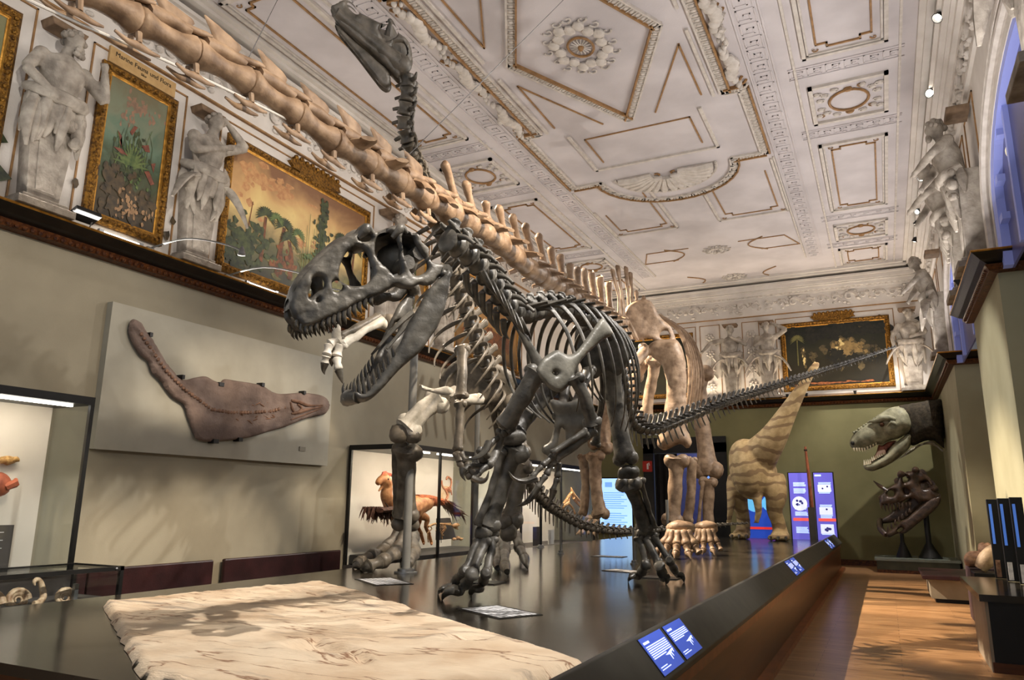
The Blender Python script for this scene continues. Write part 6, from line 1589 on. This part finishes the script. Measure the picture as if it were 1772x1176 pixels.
# --- legs: the image-right (left) leg
abone('femur', [(1058, 628, 8.75), (1064, 700, 8.7), (1084, 800, 8.55)], (.16, .105, .155))
abone('tibia', [(1086, 832, 8.6), (1104, 872, 8.8), (1117, 915, 8.95)], (.165, .085, .12)); abone('fibula', [(1108, 828, 8.6), (1120, 870, 8.75), (1132, 912, 8.9)], (.07, .03, .045))
LST = (((1078, 818, 8.5), .085), ((1097, 816, 8.5), .075), ((1117, 920, 8.95), .075), ((1106, 922, 8.9), .05), ((1128, 920, 8.95), .05))
for nm_, part in (('knee', LST[:2]), ('ankle', LST[2:])):
    b = MB()
    for p, r in part: b.ball(A(*p), r*.85, 10, 7)
    e0, e1 = A(*part[0][0]), A(*part[1][0]); b.tube([e0+(e0-e1)*.35, (e0+e1)/2, e1+(e1-e0)*.35], [part[0][1]*.7, part[0][1]*.98, part[1][1]*.7], 10, sub=3)
    b.build(nm_, AB, al, rough=(.02, 8))
def G(px, py, z): return atz(px, py, PZ+z)
def afoot(mets, toes):
    for p, q, r in mets: abone('metatarsal', [p, ((p[0]+q[0])/2, (p[1]+q[1])/2, (p[2]+q[2])/2), q], (r, r*.62, r*.9), .9)
    for pts, cl, r in toes: toe(al, AB, [G(*p) for p in pts], r*.84, r*.66, [G(*p) for p in cl], 'toe', r*.82)
afoot([((1104, 928, 8.9), (1118, 975, 8.75), .065), ((1117, 930, 8.9), (1140, 975, 8.7), .07), ((1130, 926, 8.95), (1158, 968, 8.8), .062)],
      [([(1118, 975, .26), (1110, 990, .14), (1104, 997, .07)], [(1104, 996, .07), (1096, 995, .10), (1090, 1000, .07), (1087, 1006, .0)], .07),
       ([(1140, 976, .24), (1146, 992, .13), (1148, 1000, .07)], [(1148, 999, .07), (1152, 998, .09), (1154, 1004, .05), (1152, 1010, .0)], .078),
       ([(1158, 968, .3), (1167, 985, .16), (1174, 995, .08)], [(1172, 992, .09), (1178, 994, .10), (1182, 1000, .05), (1184, 1007, .0)], .062)])
# --- the image-left (right) leg
abone('femur', [(985, 640, 8.3), (935, 690, 7.9), (884, 748, 7.55)], (.16, .10, .15))
abone('tibia', [(890, 772, 7.5), (868, 840, 7.45), (842, 912, 7.4)], (.18, .095, .14)); abone('fibula', [(868, 776, 7.4), (852, 840, 7.35), (826, 908, 7.3)], (.075, .034, .05))
LST = (((874, 758, 7.4), .09), ((896, 756, 7.45), .095), ((842, 922, 7.35), .08), ((828, 922, 7.3), .06), ((855, 924, 7.4), .06))
for nm_, part in (('knee', LST[:2]), ('ankle', LST[2:])):
    b = MB()
    for p, r in part: b.ball(A(*p), r*.85, 10, 7)
    e0, e1 = A(*part[0][0]), A(*part[1][0]); b.tube([e0+(e0-e1)*.35, (e0+e1)/2, e1+(e1-e0)*.35], [part[0][1]*.7, part[0][1]*.98, part[1][1]*.7], 10, sub=3)
    b.build(nm_, AB, al, rough=(.02, 8))
afoot([((828, 932, 7.3), (806, 985, 7.1), .062), ((840, 934, 7.3), (818, 990, 7.0), .075), ((854, 932, 7.35), (842, 990, 7.1), .065)],
      [([(806, 985, .30), (790, 1004, .16), (776, 1018, .10)], [(778, 1016, .10), (768, 1018, .10), (762, 1022, .06), (758, 1028, .0)], .062),
       ([(818, 990, .28), (806, 1010, .15), (792, 1024, .09)], [(794, 1022, .09), (780, 1020, .12), (770, 1028, .07), (765, 1038, .0)], .078),
       ([(842, 990, .27), (836, 1006, .15), (828, 1020, .08)], [(830, 1018, .09), (820, 1018, .10), (815, 1026, .05), (816, 1036, .0)], .066)])
b = MB()
for p in ((1140, 1000, .0), (830, 1008, .0)):
    q = G(*p); b.box(q.x-.2, q.x+.25, q.y-.12, q.y+.2, PZ, PZ+.012)
b.build('foot_plate', M['black'], al, smooth=False)
# ================================================================ the upright plant-eater behind (grey-brown bone)
ig = empty('ornithopod_skeleton', (-5.3, 9.2, PZ), 'grey upright plant-eating dinosaur skeleton with raised head and low dragging tail', 'dinosaur skeleton')
IB = M['bone_grey']
c3 = lambda u, v: (560+u/2.94, v/2.94)
s0, s1 = atd(585, 15, 7.7), atd(700, 125, 8.3)
# skull: two cheeks bowed out from a middle plane
IS = [(36, 42), (70, 26), (112, 10), (150, 30), (180, 70), (230, 100), (290, 132), (332, 136), (326, 118), (346, 110), (368, 148), (386, 186), (420, 212), (442, 248), (452, 300), (442, 332), (428, 345), (402, 392), (380, 412), (345, 380), (300, 335), (250, 285), (190, 235), (130, 185), (85, 140), (58, 96)]
IJ = [(60, 118), (95, 160), (150, 215), (215, 268), (270, 320), (318, 362), (340, 400), (342, 440), (322, 460), (292, 446), (262, 410), (216, 350), (170, 290), (122, 232), (82, 182), (62, 140)]
def ipl(side, k=1):
    def f(u, v, t):
        p = atd(*c3(u, v), 7.7+.0014*u+.0002*v); w = .05+.00030*u
        return p-FWD*(side*w*.55+t*1.0)+RGT*side*.01
    return f
b = MB(); H1 = [[(118, 38), (134, 26), (178, 68), (176, 84), (150, 74)], [(290, 165), (345, 136), (378, 170), (372, 200), (332, 224), (310, 202)], [(360, 240), (410, 240), (425, 290), (395, 310), (370, 280)]]
b.plate(IS, ipl(1), .05, H1, step=11, edge=26, mid=lambda u, v: .02*noise.noise(V((u*.02, v*.02, 3)))); b.plate(IS, ipl(-1), .05, H1[:1], step=14, edge=26)
iso = b.build('skull', IB, ig, angle=70)
b = MB(); b.tube([atd(*c3(330, 180), 8.1), atd(*c3(338, 130), 8.05), atd(*c3(345, 112), 8.05)], [.05, .03, .01], 7, sub=2); b.ball(atd(*c3(395, 330), 8.25), .12, 10, 7); b.tube([atd(*c3(60, 60), 7.75), atd(*c3(200, 180), 8.0), atd(*c3(380, 330), 8.25)], [.06, .10, .12], 9, sub=3); b.build('braincase', IB, iso)
b = MB(); b.plate(IJ, ipl(1), .035, step=10, edge=20); b.plate(IJ, ipl(-1), .035, step=12, edge=20); b.build('lower_jaw', IB, ig, angle=70)
NK = [(703, 128, 8.3), (704, 160, 8.3), (700, 188, 8.3), (697, 215, 8.35), (704, 243, 8.4), (712, 268, 8.5), (722, 294, 8.6), (735, 330, 8.8), (752, 380, 9.0), (772, 440, 9.3), (792, 500, 9.6), (812, 560, 9.8), (835, 620, 10.0), (858, 680, 10.3), (878, 740, 10.8), (897, 795, 11.4), (912, 830, 12.0), (930, 858, 12.6), (952, 878, 13.1), (978, 895, 13.6), (1002, 908, 13.9), (1028, 915, 14.2), (1060, 919, 14.5), (1095, 920, 14.8), (1150, 916, 15.1), (1200, 911, 15.4), (1250, 908, 15.7), (1295, 905, 16.0)]
ipath = [V(p) for p in cr([tuple(atd(*p)) for p in NK], 10)]
iacc = [0]
for a, c in zip(ipath, ipath[1:]): iacc.append(iacc[-1]+(c-a).length)
def ial(s):
    for i in range(len(ipath)-1):
        if iacc[i+1] >= s: return ipath[i].lerp(ipath[i+1], (s-iacc[i])/max(1e-6, iacc[i+1]-iacc[i]))
    return ipath[-1]
IT = iacc[-1]; sN, sH = iacc[70], iacc[140]; s = 0
while s < IT-.03:
    if s < sN: L_, r, pr = .155, .082, dict(sp=.06, spw=.07, tp=.12, droop=.06, zyg=1.0)
    elif s < sH: L_, r, pr = .2, .085, dict(sp=.22, spw=.12, tp=.14, droop=0, zyg=.3)
    else:
        g = (s-sH)/(IT-sH); L_, r = .20-.07*g, .09*(1-g)**.8+.014
        pr = dict(sp=max(.02, .30*(1-g)**1.5), spw=.10*(1-g)+.02, sweep=-.12*(1-g), tp=.10*(1-g)**2+.004, zyg=.4, chev=('blade', max(.03, .40*(1-g)**1.6)))
    a, c = ial(s), ial(min(IT, s+L_)); ax = a-c
    if ax.length < .02: break
    up = V((0, 0, 1)) if s > sH else V((.35, 1, .35))
    if s > sH: pr['sweep'] = abs(pr.get('sweep', 0))
    vertebra(ig, IB, (a+c)/2, ax, up, ax.length*.95, r, **pr)
    if sN+.2 < s < sH-.5:
        sd = V((.94, -.33, 0)); dz = V((.30, .86, .40)).normalized(); g = (s-sN)/(sH-sN)
        for sg in (-1, 1): rib(ig, IB, (a+c)/2+sd*sg*.05, sd*sg, dz, -ax.normalized(), .20+.14*math.sin(math.pi*g), .36, .026, .30, 84, -40)
    s += L_
def ibone(name, pts, r, flat=.9, mt=None):
    b = MB(); limb(b, [atd(*p) for p in pts], r, 12, flat, up=(0, 1, .2)); return b.build(name, mt or IB, ig, rough=(.014, 7))
# arms: one hand shows between the jaws of the front skeleton
IPB = bone_mat('pale_grey_bone', (150, 146, 134), (196, 190, 178), .5)  # paler than the grey bone: forearm, thumb, pubis and near femur
ibone('humerus', [(760, 520, 8.6), (715, 545, 8.2), (668, 556, 7.8)], (.12, .07, .10)); ibone('ulna', [(662, 556, 7.75), (628, 572, 7.5), (590, 596, 7.3)], (.085, .05, .07), mt=IPB); ibone('radius', [(655, 548, 7.75), (625, 562, 7.5), (588, 584, 7.3)], (.06, .04, .055))
for pts, cl in (([(585, 585, 7.3), (570, 596, 7.25), (565, 615, 7.2), (562, 628, 7.2)], [(562, 628, 7.2), (560, 640, 7.2), (562, 648, 7.2)]), ([(588, 596, 7.3), (582, 618, 7.25), (586, 640, 7.2)], [(586, 640, 7.2), (590, 654, 7.2), (594, 664, 7.2)]), ([(578, 590, 7.3), (572, 606, 7.3), (574, 622, 7.28)], [(574, 622, 7.28), (574, 634, 7.27)])):
    toe(ig, IPB if pts[0][0] > 580 else IB, [atd(*p) for p in pts], .055, .045, [atd(*p) for p in cl], 'finger', .045)
b = MB(); claw(b, [atd(584, 590, 7.3), atd(582, 578, 7.27), atd(585, 566, 7.25), atd(588, 560, 7.25)], .055); b.build('thumb_spike', IPB, ig)
ibone('humerus', [(800, 600, 8.8), (800, 645, 8.6), (798, 688, 8.5)], (.11, .065, .10)); ibone('ulna', [(797, 694, 8.4), (795, 735, 8.3), (792, 778, 8.2)], (.085, .05, .07))
for pts in ([(792, 780, 8.2), (796, 800, 8.15), (808, 820, 8.1)], [(796, 782, 8.2), (806, 800, 8.15), (822, 822, 8.1)], [(788, 782, 8.2), (798, 806, 8.15), (815, 828, 8.1), (836, 832, 8.1)]):
    toe(ig, IB, [atd(*p) for p in pts], .045, .04, None, 'finger')
b = MB(); b.plate([(726, 664), (735, 668), (752, 672), (775, 668), (786, 680), (770, 684), (745, 678), (730, 674)], lambda u, v, t: atd(u, v, 9.2)-FWD*t, .03, step=3, edge=6); b.tube([atd(784, 676, 9.2), atd(800, 690, 9.4), atd(830, 690, 9.8)], [.08, .06, .08], 8, sub=3); b.build('pubis', IPB, ig)
b = MB(); b.plate([(770, 640), (800, 620), (850, 625), (890, 650), (880, 690), (830, 700), (790, 690), (760, 668)], lambda u, v, t: atd(u, v, 10.2)-FWD*t, .05, step=6, edge=16); b.build('ilium', IB, ig)
ibone('ischium', [(850, 690, 10.4), (862, 760, 10.8), (875, 830, 11.0)], (.09, .045, .06))
# near leg
ibone('femur', [(762, 688, 9.9), (730, 712, 9.8), (702, 742, 9.7)], (.20, .135, .20), mt=IPB)
ibone('tibia', [(704, 772, 9.9), (702, 830, 10.0), (702, 896, 10.1)], (.23, .14, .20)); ibone('fibula', [(686, 776, 9.9), (684, 830, 10.0), (688, 892, 10.1)], (.08, .05, .06))
for nm_, part in (('knee', (((692, 750, 9.7), .14), ((716, 752, 9.7), .12))), ('ankle', (((690, 906, 10.1), .10), ((712, 908, 10.1), .11)))):
    b = MB()
    for p, r in part: b.ball(atd(*p), r, 10, 7)
    b.build(nm_, IB, ig, rough=(.03, 6))
def ifoot(toes, r):
    for pts in toes: toe(ig, IB, [G(*p) for p in pts[:-1]], r, r*.78, [G(*pts[-2]), G((pts[-2][0]+pts[-1][0])/2, (pts[-2][1]+pts[-1][1])/2, pts[-2][2]*.7), G(*pts[-1])], 'toe', r*.75)
ifoot([[(694, 918, .42), (668, 950, .22), (640, 964, .14), (620, 974, .08), (610, 982, .0)], [(704, 922, .40), (684, 958, .20), (660, 972, .13), (636, 980, .08), (624, 986, .0)], [(714, 922, .40), (716, 958, .18), (704, 976, .10), (694, 984, .0)]], .115)
# far leg, beside the front skeleton's shin
ibone('femur', [(880, 690, 10.3), (895, 740, 9.9), (900, 790, 9.7)], (.17, .11, .17)); ibone('tibia', [(902, 800, 9.6), (894, 850, 9.5), (884, 898, 9.4)], (.17, .10, .15))
b = MB()
for p, r in (((872, 902, 9.3), .10), ((892, 902, 9.35), .11), ((880, 918, 9.3), .12)): b.ball(atd(*p), r, 10, 7)
b.build('ankle', IB, ig, rough=(.03, 6))
ifoot([[(872, 924, .36), (864, 952, .18), (860, 974, .10), (862, 990, .0)], [(878, 924, .36), (872, 956, .18), (874, 980, .10), (880, 996, .0)], [(892, 924, .36), (900, 950, .18), (908, 966, .10), (914, 986, .0)]], .10)
# ================================================================ striped long-necked model at the far end
def skin(name, c1, c2, c3=None, sc=2.2, dist=3.0, rough=.7, dirn='Z', w=.5):
    m = mat(name, c1, c2, rough, 6, .35, 30)
    if c3:
        nt = m.node_tree; N = nt.nodes; L = nt.links
        tc = N.new('ShaderNodeTexCoord'); wv = N.new('ShaderNodeTexWave'); wv.bands_direction = dirn; wv.inputs['Scale'].default_value = sc; wv.inputs['Distortion'].default_value = dist; wv.inputs['Detail'].default_value = 3
        L.new(tc.outputs['Object'], wv.inputs['Vector']); r = N.new('ShaderNodeValToRGB'); r.color_ramp.elements[0].position = w; r.color_ramp.elements[1].position = w+.16
        L.new(wv.outputs[0], r.inputs[0]); mx = N.new('ShaderNodeMix'); mx.data_type = 'RGBA'
        L.new(r.outputs[0], mx.inputs[0]); L.new(N[m['ramp']].outputs[0], mx.inputs[6]); mx.inputs[7].default_value = lin(c3); L.new(mx.outputs[2], N['Principled BSDF'].inputs['Base Color'])
    return m
M['striped'] = skin('tan_striped_skin', (168, 146, 106), (200, 178, 136), (142, 120, 90), 1.0, 9.0, w=.70)
pm = empty('striped_dinosaur_model', (-3.2, 21.8, PZ), 'pale tan dinosaur model with dark stripes and a long tapering neck raised to the right', 'dinosaur model')
Q = lambda u, v, y=21.8: aty(1040+u/2.45, 480+v/2.45, y)
b = MB()
b.tube([Q(620, 730, 22.2), Q(630, 770, 22), Q(645, 815, 21.8), Q(650, 870, 21.8), Q(650, 905, 21.9)], [(.30, .5), (.52, .9), (.62, 1.0), (.54, .9), (.28, .5)], 18, up=(0, 1, 0), sub=4)
b.tube([Q(650, 780, 21.6), Q(690, 730, 21.3), Q(735, 670, 21.1), Q(795, 565, 20.9), Q(850, 470, 20.7), Q(888, 408, 20.6)], [.55, .46, .36, .235, .15, .10], 16, sub=4)
b.tube([Q(880, 420, 20.6), Q(898, 392, 20.55), Q(912, 372, 20.5), Q(926, 360, 20.45)], [.10, .12, .085, .03], 12, sub=3)
b.tube([Q(894, 404, 20.55), Q(904, 378, 20.5), Q(903, 352, 20.5)], [.07, .05, .02], 8, sub=2)
for lg in ([(590, 850, 22), (580, 910, 21.9), (592, 970, 21.9), (604, 1030, 22.0), (600, 1085, 22.0)], [(725, 850, 21.6), (742, 925, 21.4), (735, 985, 21.4), (752, 1040, 21.5), (762, 1090, 21.5)]):
    b.tube([Q(*p) for p in lg], [.36, .29, .21, .185, .21], 14, sub=4)
    f = Q(*lg[-1]); 
    b.ball(V((f.x, f.y-.15, PZ+.13)), (.25, .34, .15), 12, 8)
    for k in (-1, 0, 1): b.ball(V((f.x+k*.19, f.y-.46, PZ+.08)), (.10, .14, .085), 8, 6)
b.tube([Q(556, 870, 21.9), Q(553, 940, 21.6), Q(548, 990, 21.5), Q(543, 1020, 21.5)], [.17, .13, .09, .08], 10, sub=3)
b.tube([Q(655, 895, 21.3), Q(664, 950, 21.2), Q(668, 1000, 21.2), Q(660, 1022, 21.2)], [.16, .12, .09, .08], 10, sub=3)
for (u, v, y) in ((543, 1020, 21.5), (660, 1022, 21.2)):
    for k in (-1, 0, 1): b.tube([Q(u, v, y), Q(u+k*10, v+14, y-.03), Q(u+k*13, v+26, y)], [.045, .035, .012], 6)
b.tube([Q(620, 790, 22.6), Q(600, 850, 23.0), Q(560, 900, 23.3)], [.5, .3, .08], 12, sub=3)
o = b.build('body', M['striped'], pm); r_ = o.modifiers.new('fuse', 'REMESH'); r_.mode = 'VOXEL'; r_.voxel_size = .045; r_.use_smooth_shade = True
o.modifiers.new('soft', 'SMOOTH').iterations = 3
for sg, (u, v, y) in enumerate(((600, 1085, 22.0), (762, 1090, 21.5))):
    f = Q(u, v, y)
    for k in (-1, 0, 1):
        c = MB(); claw(c, [V((f.x+k*.19, f.y-.55, PZ+.09)), V((f.x+k*.2, f.y-.63, PZ+.07)), V((f.x+k*.2, f.y-.68, PZ+.01))], .045); c.build('claw', M['claw'], pm)
# ================================================================ tyrant head on the right pier
K2 = lambda u, v: (1440+u/4.2, 680+v/4.2)
th = empty('tyrannosaur_head_model', (1.5, 22.9, 3.4), 'grey-green roaring dinosaur head model with dark shaggy neck coming out of the right pier', 'dinosaur model')
HYY = 22.85
def hp(u, v, t): return aty(*K2(u, v), HYY)+V((0, -t, 0))
M['tskin'] = skin('grey_green_scales', (112, 112, 92), (164, 162, 136), None, rough=.6)
M['tneck'] = mat('dark_shaggy_neck', (38, 34, 26), (68, 60, 46), .9, 14, .8, 60)
M['tpale'] = mat('pale_throat', (150, 146, 128), (182, 176, 160), .7, 8, .4, 40)
M['gum'] = mat('mouth_red', (120, 60, 48), (168, 104, 86), .45, 10)
M['ivory'] = mat('ivory_tooth', (220, 208, 178), (236, 228, 204), .35, 12)
b = MB()
b.plate([(128, 352), (148, 308), (190, 264), (252, 222), (330, 160), (420, 108), (500, 96), (560, 130), (590, 200), (585, 270), (540, 300), (480, 330), (430, 345), (400, 352), (360, 376), (330, 372), (300, 388), (235, 412), (170, 408), (136, 390)], hp, lambda u, v: .20+.0006*(u-128), step=16, edge=95, mid=lambda u, v: .03*noise.noise(V((u*.015, v*.015, 1)))+.015*noise.noise(V((u*.05, v*.05, 4))))
b.build('head', M['tskin'], th, angle=80)
b = MB(); b.plate([(226, 532), (232, 512), (262, 512), (300, 496), (350, 466), (392, 432), (430, 385), (480, 345), (540, 300), (580, 290), (570, 380), (520, 440), (450, 495), (390, 530), (330, 556), (290, 566), (245, 556)], hp, lambda u, v: .17+.0005*(u-226), step=15, edge=50); b.build('lower_jaw', M['tskin'], th, angle=80)
b = MB(); b.plate([(470, 100), (560, 78), (660, 60), (760, 48), (806, 42), (812, 120), (814, 300), (812, 408), (790, 385), (740, 345), (690, 345), (640, 360), (570, 380), (540, 300), (500, 200)], lambda u, v, t: aty(*K2(u, v), 22.9)+V((0, -t, 0)), lambda u, v: .34+.0007*(u-470), step=22, edge=120, mid=lambda u, v: .04*noise.noise(V((u*.03, v*.03, 2)))); b.build('neck', M['tneck'], th, rough=(.03, 10), angle=80)
b = MB(); b.plate([(812, 418), (786, 400), (740, 352), (690, 352), (640, 368), (580, 395), (520, 445), (480, 480), (560, 440), (640, 385), (700, 372), (760, 392), (800, 425)], lambda u, v, t: aty(*K2(u, v), 22.75)+V((0, -t, 0)), .22, step=12, edge=25); b.build('throat', M['tpale'], th, angle=80)
b = MB(); b.plate([(262, 512), (300, 496), (350, 466), (392, 432), (430, 385), (470, 345), (440, 345), (400, 352), (365, 376), (335, 376), (320, 430), (290, 480)], lambda u, v, t: hp(u, v, t)+V((0, .08, 0)), .10, step=12, edge=20); b.build('mouth', M['gum'], th)
b = MB(); b.tube([hp(385, 430, .05), hp(345, 440, .08), hp(325, 470, .08), hp(330, 400, .06)][:3], [.08, .07, .03], 8, sub=3); b.build('tongue', mat('pale_pink_tongue', (214, 178, 160), (226, 196, 180), .4, 6), th)
for k in range(9):
    u = 158+20*k; v = 408-1.2*max(0, k-4)*8; L_ = 26-abs(k-4)*2
    b = MB(); claw(b, [hp(u, v-8, .14), hp(u+3, v+L_*.5, .15), hp(u+8, v+L_, .14)], .028); b.build('tooth', M['ivory'], th)
for k in range(11):
    u = 236+14*k; v = 516-7.5*k if k > 3 else 516-4*k; L_ = 32-2*k
    b = MB(); claw(b, [hp(u, v+8, .12), hp(u-2, v-L_*.5, .13), hp(u-4, v-L_, .12)], .026); b.build('tooth', M['ivory'], th)
b = MB(); b.ball(hp(362, 236, .36), .065, 10, 8); b.build('eye', mat('amber_eye', (78, 52, 34), None, .2), th)
b = MB(); b.tube([hp(270, 212, .22), hp(330, 208, .33), hp(370, 190, .37), (hp(440, 196, .36)), hp(490, 214, .32)], [.03, .07, .09, .07, .03], 9, sub=3); b.tube([hp(400, 250, .34), hp(430, 220, .36), hp(470, 240, .36), hp(520, 230, .33)], [.04, .07, .06, .03], 8, sub=3); b.build('brow', M['tskin'], th)
b = MB(); b.ball(hp(150, 366, .17), (.05, .04, .06), 8, 6); b.build('nostril', M['ink'], th)
b = MB()
for k in range(12): b.ball(hp(160+18*k, 286-12*k+3*(k % 2), .06), .04, 6, 5)
b.build('snout_bumps', M['tskin'], th)
# ================================================================ big toothed skull on the plinth
tsk = empty('tyrannosaur_skull', (.5, 22.7, .36), 'dark brown glossy toothed skull with gaping jaws on stands over the low plinth', 'skull')
M['tbone'] = mat('glossy_brown_bone', (44, 32, 26), (92, 72, 58), .28, 8, .5, 26, spec=.6)
def kp(off):
    return lambda u, v, t: aty(*K2(u, v), 22.7-off)+V((0, -t, 0))
US = [(342, 782), (352, 745), (395, 700), (440, 668), (472, 640), (490, 590), (520, 576), (565, 570), (600, 546), (640, 562), (700, 605), (735, 660), (745, 700), (790, 742), (775, 795), (720, 800), (660, 790), (630, 806), (600, 770), (560, 765), (520, 785), (480, 806), (430, 812), (380, 816), (350, 806)]
UH = [[(400, 718), (425, 704), (450, 718), (446, 744), (412, 748)], [(514, 606), (542, 602), (552, 632), (520, 650)], [(528, 690), (556, 700), (556, 730), (530, 724)], [(640, 650), (690, 640), (712, 680), (662, 694)]]
md = lambda u, v: .05*noise.noise(V((u*.02, v*.02, 8)))
b = MB(); b.plate(US, kp(.22), .10, UH, step=12, edge=34, mid=md); b.plate(US, kp(-.25), .10, UH[:2], step=15, edge=34, mid=md); so = b.build('skull', M['tbone'], tsk, angle=75)
b = MB()
for u, v in ((365, 765), (480, 640), (560, 590), (650, 580), (720, 660), (700, 760)): b.tube([kp(.22)(u, v, 0), kp(-.25)(u, v, 0)], .10, 9)
b.ball(kp(0)(660, 690, 0), (.3, .26, .26), 12, 8)
b.build('skull_roof', M['tbone'], so, rough=(.03, 5))
for (u, v) in ((500, 585), (605, 556), (740, 690)):
    b = MB(); b.tube([kp(.26)(u-16, v+20, 0), kp(.28)(u, v, .04), kp(.26)(u+22, v+16, 0)], [.04, .09, .04], 8, sub=3); b.build('brow_horn', M['tbone'], so)
UJ = [(388, 1038), (402, 1008), (440, 985), (480, 955), (510, 925), (560, 895), (620, 840), (680, 790), (740, 752), (788, 748), (782, 800), (730, 862), (650, 925), (570, 990), (525, 1020), (470, 1022), (420, 1046)]
b = MB(); b.plate(UJ, kp(.28), .08, [[(470, 1000), (500, 975), (515, 985), (490, 1008)]], step=12, edge=26); b.plate([(u-44, v-96) for u, v in UJ[:8]]+[(690, 760), (640, 830), (560, 900), (480, 930), (400, 945)], kp(-.3), .08, step=14, edge=26)
b.tube([kp(.28)(392, 1030, 0), kp(.1)(352, 985, 0), kp(-.2)(346, 940, 0), kp(-.3)(350, 915, 0)], [.07, .08, .08, .06], 8, sub=3); jo2 = b.build('lower_jaw', M['tbone'], tsk, angle=75)
for k in range(9):
    u = 356+26*k; L_ = (40, 54, 60, 62, 56, 50, 44, 36, 28)[k]; b = MB(); claw(b, [kp(.24)(u, 796, 0), kp(.26)(u+2, 805+L_*.5, 0), kp(.24)(u+10, 806+L_, 0)], .045); b.build('tooth', M['tbone'], so)
for k in range(7):
    u = 410+26*k; v = 1000-24*k; L_ = 44-3*k; b = MB(); claw(b, [kp(.26)(u, v+6, 0), kp(.28)(u-4, v-L_*.5, 0), kp(.26)(u-2, v-L_, 0)], .04); b.build('tooth', M['tbone'], jo2)
for (u, v0, v1, w_) in ((505, 1015, 1105, .05), (678, 860, 1142, .07)):
    q0, q1 = kp(0)(u, v0, 0), kp(0)(u, v1, 0); b = MB(); b.tube([V((q0.x, 22.7, q0.z)), V((q0.x, 22.7, .75)), V((q0.x, 22.7, .37))], [(w_, w_), (w_, w_), (w_*4, w_*4)], 10); b.build('stand', M['black'], tsk)
b = MB(); b.tube([aty(*K2(300, 636), 22.9), aty(*K2(345, 672), 22.9), aty(*K2(400, 710), 22.8)], [.012, .05, .06], 7); b.build('hyoid_rod', M['tbone'], tsk)
